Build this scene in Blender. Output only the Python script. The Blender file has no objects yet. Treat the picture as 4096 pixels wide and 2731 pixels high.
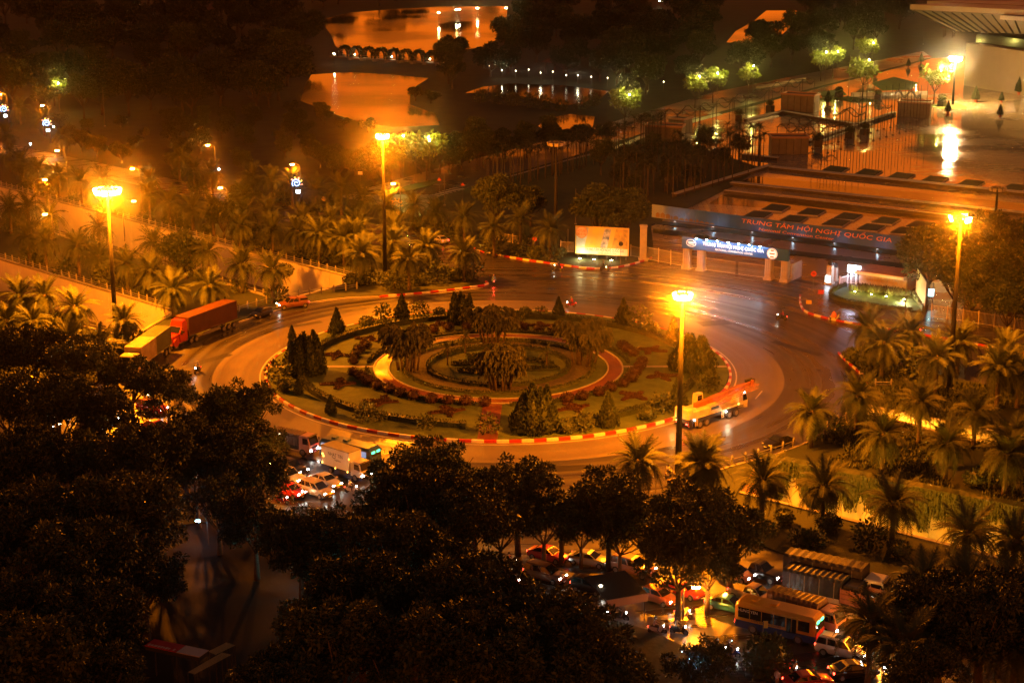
import bpy, bmesh, math, random
from mathutils import Vector, Matrix, noise
from mathutils.geometry import delaunay_2d_cdt
R = math.radians
random.seed(7)
scn = bpy.context.scene
COL = scn.collection

# ------------------------------------------------------------------ camera
CAM_H, PITCH, FPX = 71.0, 0.268, 7000.0
cam = bpy.data.cameras.new('camera')
cam.sensor_width = 36.0
cam.lens = 36.0 * FPX / 4096.0
cam.clip_start, cam.clip_end = 1.0, 6000.0
cam_o = bpy.data.objects.new('camera', cam)
cam_o.location = (0, 0, CAM_H)
cam_o.rotation_euler = (math.pi / 2 - PITCH, 0, 0)
COL.objects.link(cam_o)
scn.camera = cam_o

# ------------------------------------------------------------------ night sky: low overcast lit orange by the city
w = bpy.data.worlds.new('World'); scn.world = w; w.use_nodes = True; w.cycles.sampling_method = 'NONE'
nt = w.node_tree; nt.nodes.clear()
wo = nt.nodes.new('ShaderNodeOutputWorld'); bg = nt.nodes.new('ShaderNodeBackground')
tc = nt.nodes.new('ShaderNodeTexCoord'); sx = nt.nodes.new('ShaderNodeSeparateXYZ')
ra = nt.nodes.new('ShaderNodeValToRGB')
nt.links.new(tc.outputs['Generated'], sx.inputs[0]); nt.links.new(sx.outputs['Z'], ra.inputs[0])
ra.color_ramp.elements[0].position = 0.0; ra.color_ramp.elements[0].color = (1.0, 0.168, 0.005, 1)
ra.color_ramp.elements[1].position = 1.0; ra.color_ramp.elements[1].color = (0.030, 0.026, 0.022, 1)
for p_, c_ in ((0.17, (0.85, 0.145, 0.005, 1)), (0.27, (0.24, 0.050, 0.006, 1)), (0.45, (0.060, 0.028, 0.017, 1))):
    e_ = ra.color_ramp.elements.new(p_); e_.color = c_
nt.links.new(ra.outputs[0], bg.inputs['Color']); bg.inputs['Strength'].default_value = 1.45
nt.links.new(bg.outputs[0], wo.inputs['Surface'])

# ------------------------------------------------------------------ exposure
scn.view_settings.view_transform = 'Standard'
scn.view_settings.look = 'None'
scn.view_settings.exposure = 0.15
scn.view_settings.gamma = 1.0
scn.view_settings.use_curve_mapping = False
scn.render.engine = 'CYCLES'
cy = scn.cycles
cy.use_denoising = True
try:
    cy.denoiser = 'OPENIMAGEDENOISE'
    cy.denoising_input_passes = 'RGB_ALBEDO_NORMAL'
    cy.denoising_prefilter = 'ACCURATE'
except Exception:
    pass
cy.max_bounces = 5; cy.diffuse_bounces = 2; cy.glossy_bounces = 3; cy.transmission_bounces = 2
cy.volume_bounces = 0; cy.transparent_max_bounces = 4
cy.sample_clamp_indirect = 2.0; cy.sample_clamp_direct = 0.0
cy.use_adaptive_sampling = False
cy.use_light_tree = True
cy.caustics_reflective = False; cy.caustics_refractive = False

# ------------------------------------------------------------------ measuring: photo point (2352 wide) -> point in the place
S = 4096.0 / 2352.0
CT, ST = math.cos(PITCH), math.sin(PITCH)
def at(x, y, z=0.0):
    u = (x * S - 2048.0) / FPX; v = (y * S - 1365.5) / FPX
    dy = CT - v * ST; dz = -ST - v * CT
    t = (z - CAM_H) / dz
    return Vector((u * t, dy * t, z))
def proj(p):
    d = (p[0], p[1], p[2] - CAM_H)
    fw = d[1] * CT - d[2] * ST; up = d[1] * ST + d[2] * CT
    return ((2048 + FPX * d[0] / fw) / S, (1365.5 - FPX * up / fw) / S)
def height_at(x, y, ytop, z0=0.0):
    b = at(x, y, z0); lo, hi = 0.0, 60.0
    for _ in range(40):
        m = (lo + hi) / 2
        if proj((b.x, b.y, z0 + m))[1] > ytop: lo = m
        else: hi = m
    return lo
# the same for close-up views of the photo: (origin x, origin y, px per view px)
VIEW = {1: (0, 0, .5952), 2: (1350, 0, .5952), 3: (2696, 0, .5952), 4: (0, 900, .5952), 5: (1350, 900, .5952), 6: (2696, 900, .5952),
        7: (0, 1800, .5952), 8: (1350, 1800, .5952), 9: (2696, 1800, .5952), 10: (2500, 750, .5102), 11: (1000, 1150, .4677), 12: (2000, 1150, .4677)}
def V(k, x, y):
    ox, oy, s = VIEW[k]
    return ((ox + x * s) / S, (oy + y * s) / S)
def av(k, x, y, z=0.0):
    return at(*V(k, x, y), z)
def hv(k, x, y, yt, z0=0.0):
    a, b = V(k, x, y); return height_at(a, b, V(k, x, yt)[1], z0)

# ------------------------------------------------------------------ materials
MATS = {}
def mat(name, col, rough=0.7, metal=0.0, var=0.0, scale=1.0, bump=0.0, bscale=8.0, emit=None, estr=0.0, spec=0.5, col2=None, trans=0.0, rvar=0.0, coord='Object', coat=0.0):
    if name in MATS: return MATS[name]
    m = bpy.data.materials.new(name); m.use_nodes = True
    nt = m.node_tree; b = nt.nodes['Principled BSDF']
    b.inputs['Base Color'].default_value = (*col, 1); b.inputs['Roughness'].default_value = rough
    b.inputs['Metallic'].default_value = metal; b.inputs['Specular IOR Level'].default_value = spec
    b.inputs['Coat Weight'].default_value = coat
    if trans: b.inputs['Transmission Weight'].default_value = trans
    if emit is not None:
        b.inputs['Emission Color'].default_value = (*emit, 1); b.inputs['Emission Strength'].default_value = estr
    if var or bump or rvar or col2:
        tc = nt.nodes.new('ShaderNodeTexCoord')
        n = nt.nodes.new('ShaderNodeTexNoise'); n.inputs['Scale'].default_value = scale; n.inputs['Detail'].default_value = 6; n.inputs['Roughness'].default_value = .65
        nt.links.new(tc.outputs[coord], n.inputs['Vector'])
        if var or col2:
            r = nt.nodes.new('ShaderNodeValToRGB')
            c2 = col2 if col2 else tuple(min(1, c * (1 + var)) for c in col)
            c1 = col if col2 else tuple(c * (1 - var) for c in col)
            r.color_ramp.elements[0].position = .33; r.color_ramp.elements[0].color = (*c1, 1)
            r.color_ramp.elements[1].position = .67; r.color_ramp.elements[1].color = (*c2, 1)
            nt.links.new(n.outputs['Fac'], r.inputs[0]); nt.links.new(r.outputs[0], b.inputs['Base Color'])
        if rvar:
            q = nt.nodes.new('ShaderNodeMapRange'); q.inputs['From Min'].default_value = .35; q.inputs['From Max'].default_value = .65
            q.inputs['To Min'].default_value = max(.02, rough - rvar); q.inputs['To Max'].default_value = min(1, rough + rvar)
            nt.links.new(n.outputs['Fac'], q.inputs['Value']); nt.links.new(q.outputs[0], b.inputs['Roughness'])
        if bump:
            n2 = nt.nodes.new('ShaderNodeTexNoise'); n2.inputs['Scale'].default_value = bscale; n2.inputs['Detail'].default_value = 4
            nt.links.new(tc.outputs[coord], n2.inputs['Vector'])
            bp = nt.nodes.new('ShaderNodeBump'); bp.inputs['Strength'].default_value = bump; bp.inputs['Distance'].default_value = .08
            nt.links.new(n2.outputs['Fac'], bp.inputs['Height']); nt.links.new(bp.outputs[0], b.inputs['Normal'])
    MATS[name] = m
    return m
def leafmat(name, c1, c2, rough=.55):
    """leaf colours vary from plant to plant and from clump to clump"""
    if name in MATS: return MATS[name]
    m = bpy.data.materials.new(name); m.use_nodes = True; nt = m.node_tree; b = nt.nodes['Principled BSDF']
    b.inputs['Roughness'].default_value = rough; b.inputs['Specular IOR Level'].default_value = .35
    tc = nt.nodes.new('ShaderNodeTexCoord'); n = nt.nodes.new('ShaderNodeTexNoise'); n.inputs['Scale'].default_value = 1.3; n.inputs['Detail'].default_value = 5
    oi = nt.nodes.new('ShaderNodeObjectInfo'); ad = nt.nodes.new('ShaderNodeMath'); ad.operation = 'MULTIPLY_ADD'
    ad.inputs[1].default_value = .35; ad.inputs[2].default_value = -.17
    a2 = nt.nodes.new('ShaderNodeMath'); r = nt.nodes.new('ShaderNodeValToRGB')
    r.color_ramp.elements[0].position = .3; r.color_ramp.elements[0].color = (*c1, 1); r.color_ramp.elements[1].position = .7; r.color_ramp.elements[1].color = (*c2, 1)
    nt.links.new(tc.outputs['Object'], n.inputs['Vector']); nt.links.new(oi.outputs['Random'], ad.inputs[0])
    nt.links.new(n.outputs['Fac'], a2.inputs[0]); nt.links.new(ad.outputs[0], a2.inputs[1]); nt.links.new(a2.outputs[0], r.inputs[0])
    nt.links.new(r.outputs[0], b.inputs['Base Color'])
    MATS[name] = m
    return m
def glow(name, col, strength):
    return mat(name, (.02, .02, .02), .4, emit=col, estr=strength)

# ------------------------------------------------------------------ mesh building
class MB:
    def __init__(s): s.v = []; s.f = []; s.m = []; s.cur = 0
    def add(s, vs, fs):
        o = len(s.v); s.v += [tuple(v) for v in vs]; s.f += [tuple(i + o for i in f) for f in fs]; s.m += [s.cur] * len(fs); return s
    def box(s, c, d, rz=0.0, M=None):
        x, y, z = (k / 2 for k in d); vs = []
        for k in ((-x, -y, -z), (x, -y, -z), (x, y, -z), (-x, y, -z), (-x, -y, z), (x, -y, z), (x, y, z), (-x, y, z)):
            p = Vector(k)
            if M is not None: p = M @ p
            elif rz: p = Matrix.Rotation(rz, 3, 'Z') @ p
            vs.append(p + Vector(c))
        return s.add(vs, [(0, 3, 2, 1), (4, 5, 6, 7), (0, 1, 5, 4), (1, 2, 6, 5), (2, 3, 7, 6), (3, 0, 4, 7)])
    def bbox(s, c, d, b=.03):
        """box with chamfered upright and top edges"""
        x, y, z = (k / 2 for k in d); b = min(b, x * .9, y * .9, z * .9)
        ring = lambda xx, yy, bb: [(-xx + bb, -yy), (xx - bb, -yy), (xx, -yy + bb), (xx, yy - bb), (xx - bb, yy), (-xx + bb, yy), (-xx, yy - bb), (-xx, -yy + bb)]
        L = [[(p[0] + c[0], p[1] + c[1], c[2] - z) for p in ring(x, y, b)], [(p[0] + c[0], p[1] + c[1], c[2] + z - b) for p in ring(x, y, b)], [(p[0] + c[0], p[1] + c[1], c[2] + z) for p in ring(x - b, y - b, b * .5)]]
        return s.loft(L, True)
    def loft(s, rings, caps=True):
        n = len(rings[0]); vs = [p for r in rings for p in r]; fs = []
        for i in range(len(rings) - 1):
            for j in range(n):
                k = (j + 1) % n; fs.append((i * n + j, i * n + k, (i + 1) * n + k, (i + 1) * n + j))
        if caps:
            fs.append(tuple(reversed(range(n)))); fs.append(tuple((len(rings) - 1) * n + j for j in range(n)))
        return s.add(vs, fs)
    def tube(s, pts, rad, n=6, caps=True):
        pts = [Vector(p) for p in pts]; rings = []
        if not hasattr(rad, '__len__'): rad = [rad] * len(pts)
        for i, p in enumerate(pts):
            d = (pts[min(i + 1, len(pts) - 1)] - pts[max(i - 1, 0)]).normalized()
            a = d.cross(Vector((0, 0, 1)) if abs(d.z) < .95 else Vector((1, 0, 0))).normalized(); b = d.cross(a)
            rings.append([p + (a * math.cos(t) + b * math.sin(t)) * rad[i] for t in [2 * math.pi * k / n for k in range(n)]])
        return s.loft(rings, caps)
    def cyl(s, c, r, h, n=12, axis='z', r2=None):
        r2 = r if r2 is None else r2; vs = []
        for zz, rr in ((-h / 2, r), (h / 2, r2)):
            for k in range(n):
                t = 2 * math.pi * k / n; a, b = rr * math.cos(t), rr * math.sin(t)
                vs.append((c[0] + a, c[1] + b, c[2] + zz) if axis == 'z' else (c[0] + a, c[1] + zz, c[2] + b) if axis == 'y' else (c[0] + zz, c[1] + a, c[2] + b))
        return s.add(vs, [(k, (k + 1) % n, n + (k + 1) % n, n + k) for k in range(n)] + [tuple(reversed(range(n))), tuple(range(n, 2 * n))])
    def lathe(s, prof, n=12, c=(0, 0, 0)):
        rings = [[(c[0] + r * math.cos(2 * math.pi * k / n), c[1] + r * math.sin(2 * math.pi * k / n), c[2] + z) for k in range(n)] for r, z in prof]
        return s.loft(rings, True)
    def prism(s, poly, z0, z1):
        n = len(poly); vs = [(p[0], p[1], z0) for p in poly] + [(p[0], p[1], z1) for p in poly]
        return s.add(vs, [tuple(reversed(range(n))), tuple(range(n, 2 * n))] + [(k, (k + 1) % n, n + (k + 1) % n, n + k) for k in range(n)])
    def yprism(s, poly, y0, y1, taper=None):
        """polygon in x,z swept along y"""
        n = len(poly); vs = [(p[0], y0, p[1]) for p in poly] + [(p[0], y1, p[1]) for p in poly]
        return s.add(vs, [tuple(range(n)), tuple(reversed(range(n, 2 * n)))] + [((k + 1) % n, k, n + k, n + (k + 1) % n) for k in range(n)])
    def quad(s, a, b, c, d): return s.add([a, b, c, d], [(0, 1, 2, 3)])
    def mesh(s, name, mats, smooth=False):
        me = bpy.data.meshes.new(name); me.from_pydata(s.v, [], s.f)
        for m in (mats if isinstance(mats, (list, tuple)) else [mats]): me.materials.append(m)
        if any(s.m): me.polygons.foreach_set('material_index', s.m)
        if smooth: me.polygons.foreach_set('use_smooth', [True] * len(s.f))
        me.update(); return me
    def build(s, name, mats, parent=None, loc=None, smooth=False):
        return obj(name, s.mesh(name, mats, smooth), parent, loc)
def obj(name, me, parent=None, loc=None, rz=0.0, sc=None, rot=None):
    o = bpy.data.objects.new(name, me); COL.objects.link(o)
    if loc is not None: o.location = loc
    if rot is not None: o.rotation_euler = rot
    elif rz: o.rotation_euler = (0, 0, rz)
    if sc is not None: o.scale = (sc, sc, sc) if not hasattr(sc, '__len__') else sc
    if parent is not None: o.parent = parent
    return o
def tag(o, label=None, cat=None, group=None, kind=None):
    if label: o['label'] = label
    if cat: o['category'] = cat
    if group: o['group'] = group
    if kind: o['kind'] = kind
    return o
def thing(name, label, cat, loc=(0, 0, 0), rz=0.0, group=None, sc=None):
    o = bpy.data.objects.new(name, None); o.empty_display_size = .3; COL.objects.link(o)
    o.location = loc; o.rotation_euler = (0, 0, rz)
    if sc: o.scale = (sc, sc, sc) if not hasattr(sc, '__len__') else sc
    return tag(o, label, cat, group)
def setting(name, loc=(0, 0, 0)):
    o = bpy.data.objects.new(name, None); COL.objects.link(o); o.location = loc; o['kind'] = 'structure'; return o
KIDS = {}
def clone(root, loc, rz=0.0, sc=None, label=None, group=None):
    """a copy of a thing with copies of its parts and sub-parts"""
    def cp(o, par):
        c = o.copy(); COL.objects.link(c); c.parent = par
        for k in kids(o): cp(k, c)
        return c
    def kids(o):
        if o.name not in KIDS: KIDS[o.name] = list(o.children)
        return KIDS[o.name]
    r = cp(root, None); r.location = loc; r.rotation_euler = (0, 0, rz)
    if sc is not None: r.scale = (sc, sc, sc) if not hasattr(sc, '__len__') else sc
    if label: r['label'] = label
    if group: r['group'] = group
    return r
ORD = ['', 'first', 'second', 'third', 'fourth', 'fifth', 'sixth', 'seventh', 'eighth', 'ninth', 'tenth', 'eleventh', 'twelfth', 'thirteenth', 'fourteenth', 'fifteenth', 'sixteenth', 'seventeenth', 'eighteenth', 'nineteenth', 'twentieth', 'twenty-first', 'twenty-second', 'twenty-third', 'twenty-fourth', 'twenty-fifth', 'twenty-sixth', 'twenty-seventh', 'twenty-eighth', 'twenty-ninth', 'thirtieth']
def text(name, s, size, m, parent=None, loc=(0, 0, 0), rot=(0, 0, 0), ext=.02, align='CENTER', space=1.0, width=None, shear=0.0, bold=0.0):
    cu = bpy.data.curves.new(name, 'FONT'); cu.body = s; cu.size = size; cu.extrude = ext; cu.align_x = align; cu.align_y = 'CENTER'
    cu.space_character = space; cu.shear = shear; cu.offset = bold; cu.resolution_u = 2
    t = bpy.data.objects.new(name, cu); COL.objects.link(t)
    dg = bpy.context.evaluated_depsgraph_get()
    me = bpy.data.meshes.new_from_object(t.evaluated_get(dg)); bpy.data.objects.remove(t); me.materials.clear(); me.materials.append(m)
    o = obj(name, me, parent, loc, rot=rot)
    if width:
        xs = [v.co.x for v in me.vertices]; wd = max(xs) - min(xs)
        if wd > 0: o.scale = (width / wd, 1, 1)
    return o

# flat sheets with straight-cut holes
def inside(p, poly):
    c = False; n = len(poly)
    for i in range(n):
        a, b = poly[i], poly[i - 1]
        if (a[1] > p[1]) != (b[1] > p[1]) and p[0] < (b[0] - a[0]) * (p[1] - a[1]) / (b[1] - a[1]) + a[0]: c = not c
    return c
def sheet(name, poly, z, m, holes=(), skirt=0.0, kind='structure', parent=None):
    vs = []; es = []
    for L in [poly] + list(holes):
        o = len(vs); n = len(L); vs += [Vector((p[0], p[1])) for p in L]; es += [(o + i, o + (i + 1) % n) for i in range(n)]
    V2, E2, F2, _, _, _ = delaunay_2d_cdt(vs, es, [], 0, 1e-5)
    fs = []
    for f in F2:
        c = sum((V2[i] for i in f), Vector((0, 0))) / len(f)
        if inside(c, poly) and not any(inside(c, h) for h in holes):
            a, b, d = (V2[f[0]], V2[f[1]], V2[f[2]])
            fs.append(tuple(f) if (b - a).cross(d - a) > 0 else tuple(reversed(f)))
    mb = MB(); mb.add([(p.x, p.y, z) for p in V2], fs)
    if skirt:
        for L in [poly] + list(holes):
            n = len(L)
            for i in range(n):
                a, b = L[i], L[(i + 1) % n]; mb.quad((a[0], a[1], z - skirt), (b[0], b[1], z - skirt), (b[0], b[1], z), (a[0], a[1], z))
    o = mb.build(name, m, parent)
    if kind and parent is None: o['kind'] = kind
    return o
def pts2(L, z=0.0): return [at(x, y, z).xy for x, y in L]
def smooth_path(P, step):
    """evenly spaced points on a Catmull-Rom curve through P"""
    P = [Vector(p) for p in P]; Q = []
    for i in range(len(P) - 1):
        a, b, c, d = P[max(i - 1, 0)], P[i], P[i + 1], P[min(i + 2, len(P) - 1)]
        for k in range(24):
            t = k / 24; Q.append(.5 * ((2 * b) + (c - a) * t + (2 * a - 5 * b + 4 * c - d) * t * t + (3 * b - a - 3 * c + d) * t ** 3))
    Q.append(P[-1]); out = [Q[0]]; acc = 0.0
    for i in range(1, len(Q)):
        seg = (Q[i] - Q[i - 1]).length; pos = step - acc
        while seg > 1e-9 and pos <= seg:
            out.append(Q[i - 1].lerp(Q[i], pos / seg)); pos += step
        acc = seg - (pos - step)
    return out
# ================================================================== setting: ground, roads, water
def wet(name, c1, c2, r_lo, r_hi, patch=.12, fine=9.0, bump=.25, spec=.5, stretch=(1, 1, 1), rings=0.0, tiles=0.0):
    m = bpy.data.materials.new(name); m.use_nodes = True; nt = m.node_tree; b = nt.nodes['Principled BSDF']
    tc = nt.nodes.new('ShaderNodeTexCoord'); mp = nt.nodes.new('ShaderNodeMapping'); mp.inputs['Scale'].default_value = stretch
    nt.links.new(tc.outputs['Object'], mp.inputs[0])
    def nz(s, d=5, v=mp.outputs[0]):
        n = nt.nodes.new('ShaderNodeTexNoise'); n.inputs['Scale'].default_value = s; n.inputs['Detail'].default_value = d; nt.links.new(v, n.inputs['Vector']); return n
    a, f, big = nz(patch, 7), nz(fine, 3), nz(patch * .37, 4)
    mx = nt.nodes.new('ShaderNodeMath'); mx.operation = 'MULTIPLY_ADD'; mx.inputs[1].default_value = .5; nt.links.new(big.outputs[0], mx.inputs[0])
    hf = nt.nodes.new('ShaderNodeMath'); hf.operation = 'MULTIPLY'; hf.inputs[1].default_value = .5; nt.links.new(a.outputs[0], hf.inputs[0]); nt.links.new(hf.outputs[0], mx.inputs[2])
    src = mx.outputs[0]
    if rings:
        sb = nt.nodes.new('ShaderNodeVectorMath'); sb.operation = 'SUBTRACT'; sb.inputs[1].default_value = (-1.97, 243.6, 0); nt.links.new(tc.outputs['Object'], sb.inputs[0])
        ln = nt.nodes.new('ShaderNodeVectorMath'); ln.operation = 'LENGTH'; nt.links.new(sb.outputs[0], ln.inputs[0])
        wb = nt.nodes.new('ShaderNodeMath'); wb.operation = 'MULTIPLY_ADD'; wb.inputs[1].default_value = 3.0; nt.links.new(big.outputs[0], wb.inputs[0]); nt.links.new(ln.outputs['Value'], wb.inputs[2])
        n1 = nt.nodes.new('ShaderNodeTexNoise'); n1.noise_dimensions = '1D'; n1.inputs['Scale'].default_value = .55; n1.inputs['Detail'].default_value = 3; nt.links.new(wb.outputs[0], n1.inputs['W'])
        m1 = nt.nodes.new('ShaderNodeMath'); m1.operation = 'MULTIPLY_ADD'; m1.inputs[1].default_value = rings; nt.links.new(n1.outputs[0], m1.inputs[0])
        m2 = nt.nodes.new('ShaderNodeMath'); m2.operation = 'MULTIPLY_ADD'; m2.inputs[1].default_value = 1 - rings; m2.inputs[2].default_value = 0; nt.links.new(mx.outputs[0], m2.inputs[0]); nt.links.new(m2.outputs[0], m1.inputs[2]); src = m1.outputs[0]
    r = nt.nodes.new('ShaderNodeValToRGB'); r.color_ramp.elements[0].position = .4; r.color_ramp.elements[0].color = (*c1, 1); r.color_ramp.elements[1].position = .6; r.color_ramp.elements[1].color = (*c2, 1)
    nt.links.new(src, r.inputs[0]); nt.links.new(r.outputs[0], b.inputs['Base Color'])
    if tiles:
        bt = nt.nodes.new('ShaderNodeTexBrick'); bt.inputs['Scale'].default_value = 1.0; bt.inputs['Brick Width'].default_value = tiles; bt.inputs['Row Height'].default_value = tiles * .5; bt.inputs['Mortar Size'].default_value = tiles * .022
        for nm_, v_ in (('Color1', 1.0), ('Color2', .78), ('Mortar', .42)): bt.inputs[nm_].default_value = (v_, v_, v_, 1)
        nt.links.new(tc.outputs['Object'], bt.inputs['Vector']); ml = nt.nodes.new('ShaderNodeMix'); ml.data_type = 'RGBA'; ml.blend_type = 'MULTIPLY'; ml.inputs[0].default_value = 1.0
        nt.links.new(r.outputs[0], ml.inputs[6]); nt.links.new(bt.outputs['Color'], ml.inputs[7]); nt.links.new(ml.outputs[2], b.inputs['Base Color'])
    q = nt.nodes.new('ShaderNodeMapRange'); q.inputs['From Min'].default_value = .42; q.inputs['From Max'].default_value = .6; q.inputs['To Min'].default_value = r_lo; q.inputs['To Max'].default_value = r_hi
    nt.links.new(src, q.inputs['Value']); nt.links.new(q.outputs[0], b.inputs['Roughness']); b.inputs['Specular IOR Level'].default_value = spec
    bp = nt.nodes.new('ShaderNodeBump'); bp.inputs['Strength'].default_value = bump; bp.inputs['Distance'].default_value = .02
    nt.links.new(f.outputs[0], bp.inputs['Height']); nt.links.new(bp.outputs[0], b.inputs['Normal'])
    MATS[name] = m; return m
M_asphalt = wet('wet_asphalt', (.024, .022, .020), (.050, .047, .042), .22, .50, .09, 6.0, .35, rings=.5)
M_apron = wet('wet_concrete_lane', (.105, .088, .068), (.155, .132, .104), .34, .58, .15, 7.0, .3, rings=.5)
M_avenue = wet('wet_avenue', (.055, .05, .045), (.095, .088, .08), .22, .45, .1, 5.0, .3)
M_plaza = wet('wet_stone_plaza', (.26, .22, .18), (.38, .33, .27), .03, .24, .05, 2.2, .06, .6, tiles=2.4)
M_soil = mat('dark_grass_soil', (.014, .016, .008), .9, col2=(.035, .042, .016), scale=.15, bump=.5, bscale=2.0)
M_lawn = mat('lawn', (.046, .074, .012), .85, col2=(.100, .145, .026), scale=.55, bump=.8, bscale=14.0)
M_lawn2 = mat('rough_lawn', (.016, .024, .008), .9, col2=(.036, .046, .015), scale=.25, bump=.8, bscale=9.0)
M_conc = mat('concrete', (.30, .285, .26), .7, var=.18, scale=.9, bump=.2, bscale=20)
M_wall = mat('painted_retaining_wall', (.60, .56, .48), .75, col2=(.74, .70, .61), scale=.25, bump=.1, bscale=6)
M_pave = wet('wet_paving', (.055, .052, .055), (.10, .095, .098), .15, .42, .2, 4.0, .3, tiles=1.2)
M_brick = wet('wet_red_brick_path', (.16, .052, .028), (.25, .085, .045), .38, .6, .25, 3.5, .5, tiles=.8)
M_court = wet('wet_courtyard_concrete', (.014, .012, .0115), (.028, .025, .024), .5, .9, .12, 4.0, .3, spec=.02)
M_kred = mat('red_kerb_paint', (.42, .028, .018), .45, var=.15, scale=3); M_kwhite = mat('white_kerb_paint', (.72, .68, .58), .45, var=.12, scale=3)
M_kerb = mat('grey_kerb_stone', (.36, .33, .28), .55, var=.15, scale=2)

def water_mat(name, c, rough, sc):
    m = bpy.data.materials.new(name); m.use_nodes = True; nt = m.node_tree; b = nt.nodes['Principled BSDF']
    b.inputs['Base Color'].default_value = (*c, 1); b.inputs['Roughness'].default_value = rough; b.inputs['IOR'].default_value = 1.33
    tc = nt.nodes.new('ShaderNodeTexCoord'); n = nt.nodes.new('ShaderNodeTexNoise'); n.inputs['Scale'].default_value = sc; n.inputs['Detail'].default_value = 4
    n2 = nt.nodes.new('ShaderNodeTexNoise'); n2.inputs['Scale'].default_value = .025; n2.inputs['Detail'].default_value = 5
    rr = nt.nodes.new('ShaderNodeMapRange'); rr.inputs['From Min'].default_value = .4; rr.inputs['From Max'].default_value = .62; rr.inputs['To Min'].default_value = rough * .5; rr.inputs['To Max'].default_value = rough * 2.2
    bp = nt.nodes.new('ShaderNodeBump'); bp.inputs['Strength'].default_value = .10; bp.inputs['Distance'].default_value = .12
    nt.links.new(tc.outputs['Object'], n.inputs['Vector']); nt.links.new(n.outputs[0], bp.inputs['Height']); nt.links.new(bp.outputs[0], b.inputs['Normal'])
    nt.links.new(tc.outputs['Object'], n2.inputs['Vector']); nt.links.new(n2.outputs[0], rr.inputs['Value']); nt.links.new(rr.outputs[0], b.inputs['Roughness'])
    MATS[name] = m; return m
M_lake = water_mat('lake_water', (.05, .032, .016), .10, .8)
M_pool = water_mat('pool_water', (.03, .02, .012), .05, 1.2)

T1L = [(-140, 394), (832, 646), (650, 692), (-140, 461)]
T2L = [(-140, 555), (402, 717), (300, 778), (-140, 672)]
T1R = [(1990, 936), (2580, 1056), (2580, 1108), (1992, 951)]
T2R = [(1745, 1050), (2580, 1212), (2580, 1356), (1698, 1133)]
TR = [pts2(t) for t in (T1L, T2L, T1R, T2R)]
C0 = Vector((-1.97, 243.6, 0)); RI = 33.4

sheet('ground', [(-2500, 60), (2500, 60), (2500, 6000), (-2500, 6000)], -.05, M_soil, TR)
ROAD = [(-200, 285), (300, 390), (692, 478), (922, 528), (1096, 574), (1300, 600), (1420, 560), (1505, 500), (2100, 600), (2250, 690), (2600, 770), (2700, 1750), (-300, 1750), (-300, 300)]
sheet('road', pts2(ROAD), 0.0, M_asphalt, TR)
ring = lambda r, n=96, c=C0: [(c.x + r * math.cos(2 * math.pi * k / n), c.y + r * math.sin(2 * math.pi * k / n)) for k in range(n)]
sheet('roundabout_lane', ring(RI + 7.6, 128), .006, M_apron, [ring(RI - .2, 128)])
VL = [(1113, 654), (1070, 630), (900, 573), (505, 470), (-150, 320), (-150, 900), (200, 905), (300, 835), (330, 815), (400, 790), (470, 765), (547, 738), (630, 712), (711, 694), (804, 682), (900, 678), (1000, 669)]
VR = [(1924, 811), (1945, 832), (1975, 858), (1985, 880), (1975, 925), (1955, 962), (1890, 1002), (1787, 1042), (1670, 1075), (1600, 1100), (1570, 1140), (1620, 1180), (1700, 1235), (2000, 1350), (2150, 1405), (2600, 1560), (2600, 960), (2352, 905), (2100, 850)]
V2 = [(1096, 577), (1200, 597), (1336, 616), (1377, 618), (1425, 614), (1476, 601), (1503, 590), (1495, 520), (1690, 425), (1745, 388), (1490, 325), (1300, 372), (1172, 408), (1080, 432), (1010, 452), (1005, 480), (1060, 545)]
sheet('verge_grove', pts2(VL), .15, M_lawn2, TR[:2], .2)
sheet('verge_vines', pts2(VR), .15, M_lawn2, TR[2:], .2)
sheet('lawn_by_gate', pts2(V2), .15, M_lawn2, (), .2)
V7 = [(1835, 680), (1838, 700), (1849, 716), (1890, 730), (1958, 744), (2129, 771), (2272, 798), (2600, 860), (2600, 640), (2250, 640), (2100, 620), (1990, 615), (1915, 640), (1880, 655)]
sheet('pavement_by_gatehouse', pts2(V7), .15, M_pave, (), .2)
# park avenue with its pavement, planted median and two zebra crossings
AV = [(780, 452), (860, 428), (1000, 388), (1180, 343), (1330, 305), (1480, 258), (1640, 212), (1820, 176), (2000, 142), (2120, 118), (2140, 132), (2010, 166), (1830, 212), (1650, 258), (1490, 302), (1300, 364), (1172, 400), (1080, 430), (1000, 456), (960, 500), (900, 478)]
sheet('avenue', pts2(AV), .008, M_avenue)
M_paint = mat('worn_road_paint', (.55, .52, .46), .5, var=.2, scale=2)
WALK = [(1172, 404), (1300, 368), (1412, 338), (1490, 304), (1650, 260), (1660, 264), (1496, 309), (1418, 344), (1305, 375), (1180, 410)]
sheet('avenue_pavement', pts2(WALK), .06, mat('pale_paving', (.34, .26, .2), .45, var=.15, scale=.6), (), .1)
zb = setting('zebra_crossing')
for k in range(7):
    for (x0, y0, x1, y1, lx, ly) in ((828, 431, 905, 427, 24, 5), (992, 447, 1040, 431, 26, 4)):
        t = k / 6; a = at(x0 + (x1 - x0) * t - (8 if k % 2 else 0) * 0, y0 + (y1 - y0) * t); d = at(x0 + (x1 - x0) * t + lx, y0 + (y1 - y0) * t + ly) - a
        n = Vector((-d.y, d.x, 0)).normalized() * .25
        MB().add([(a - n)[:2] + (.012,), (a + d - n)[:2] + (.012,), (a + d + n)[:2] + (.012,), (a + n)[:2] + (.012,)], [(0, 1, 2, 3)]).build('crossing_stripe', M_paint, zb)
MED = [(912, 437), (935, 428), (975, 419), (1002, 412), (1008, 418), (985, 428), (945, 438), (920, 443)]
sheet('median_island', pts2(MED), .18, M_lawn, (), .2)
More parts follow.
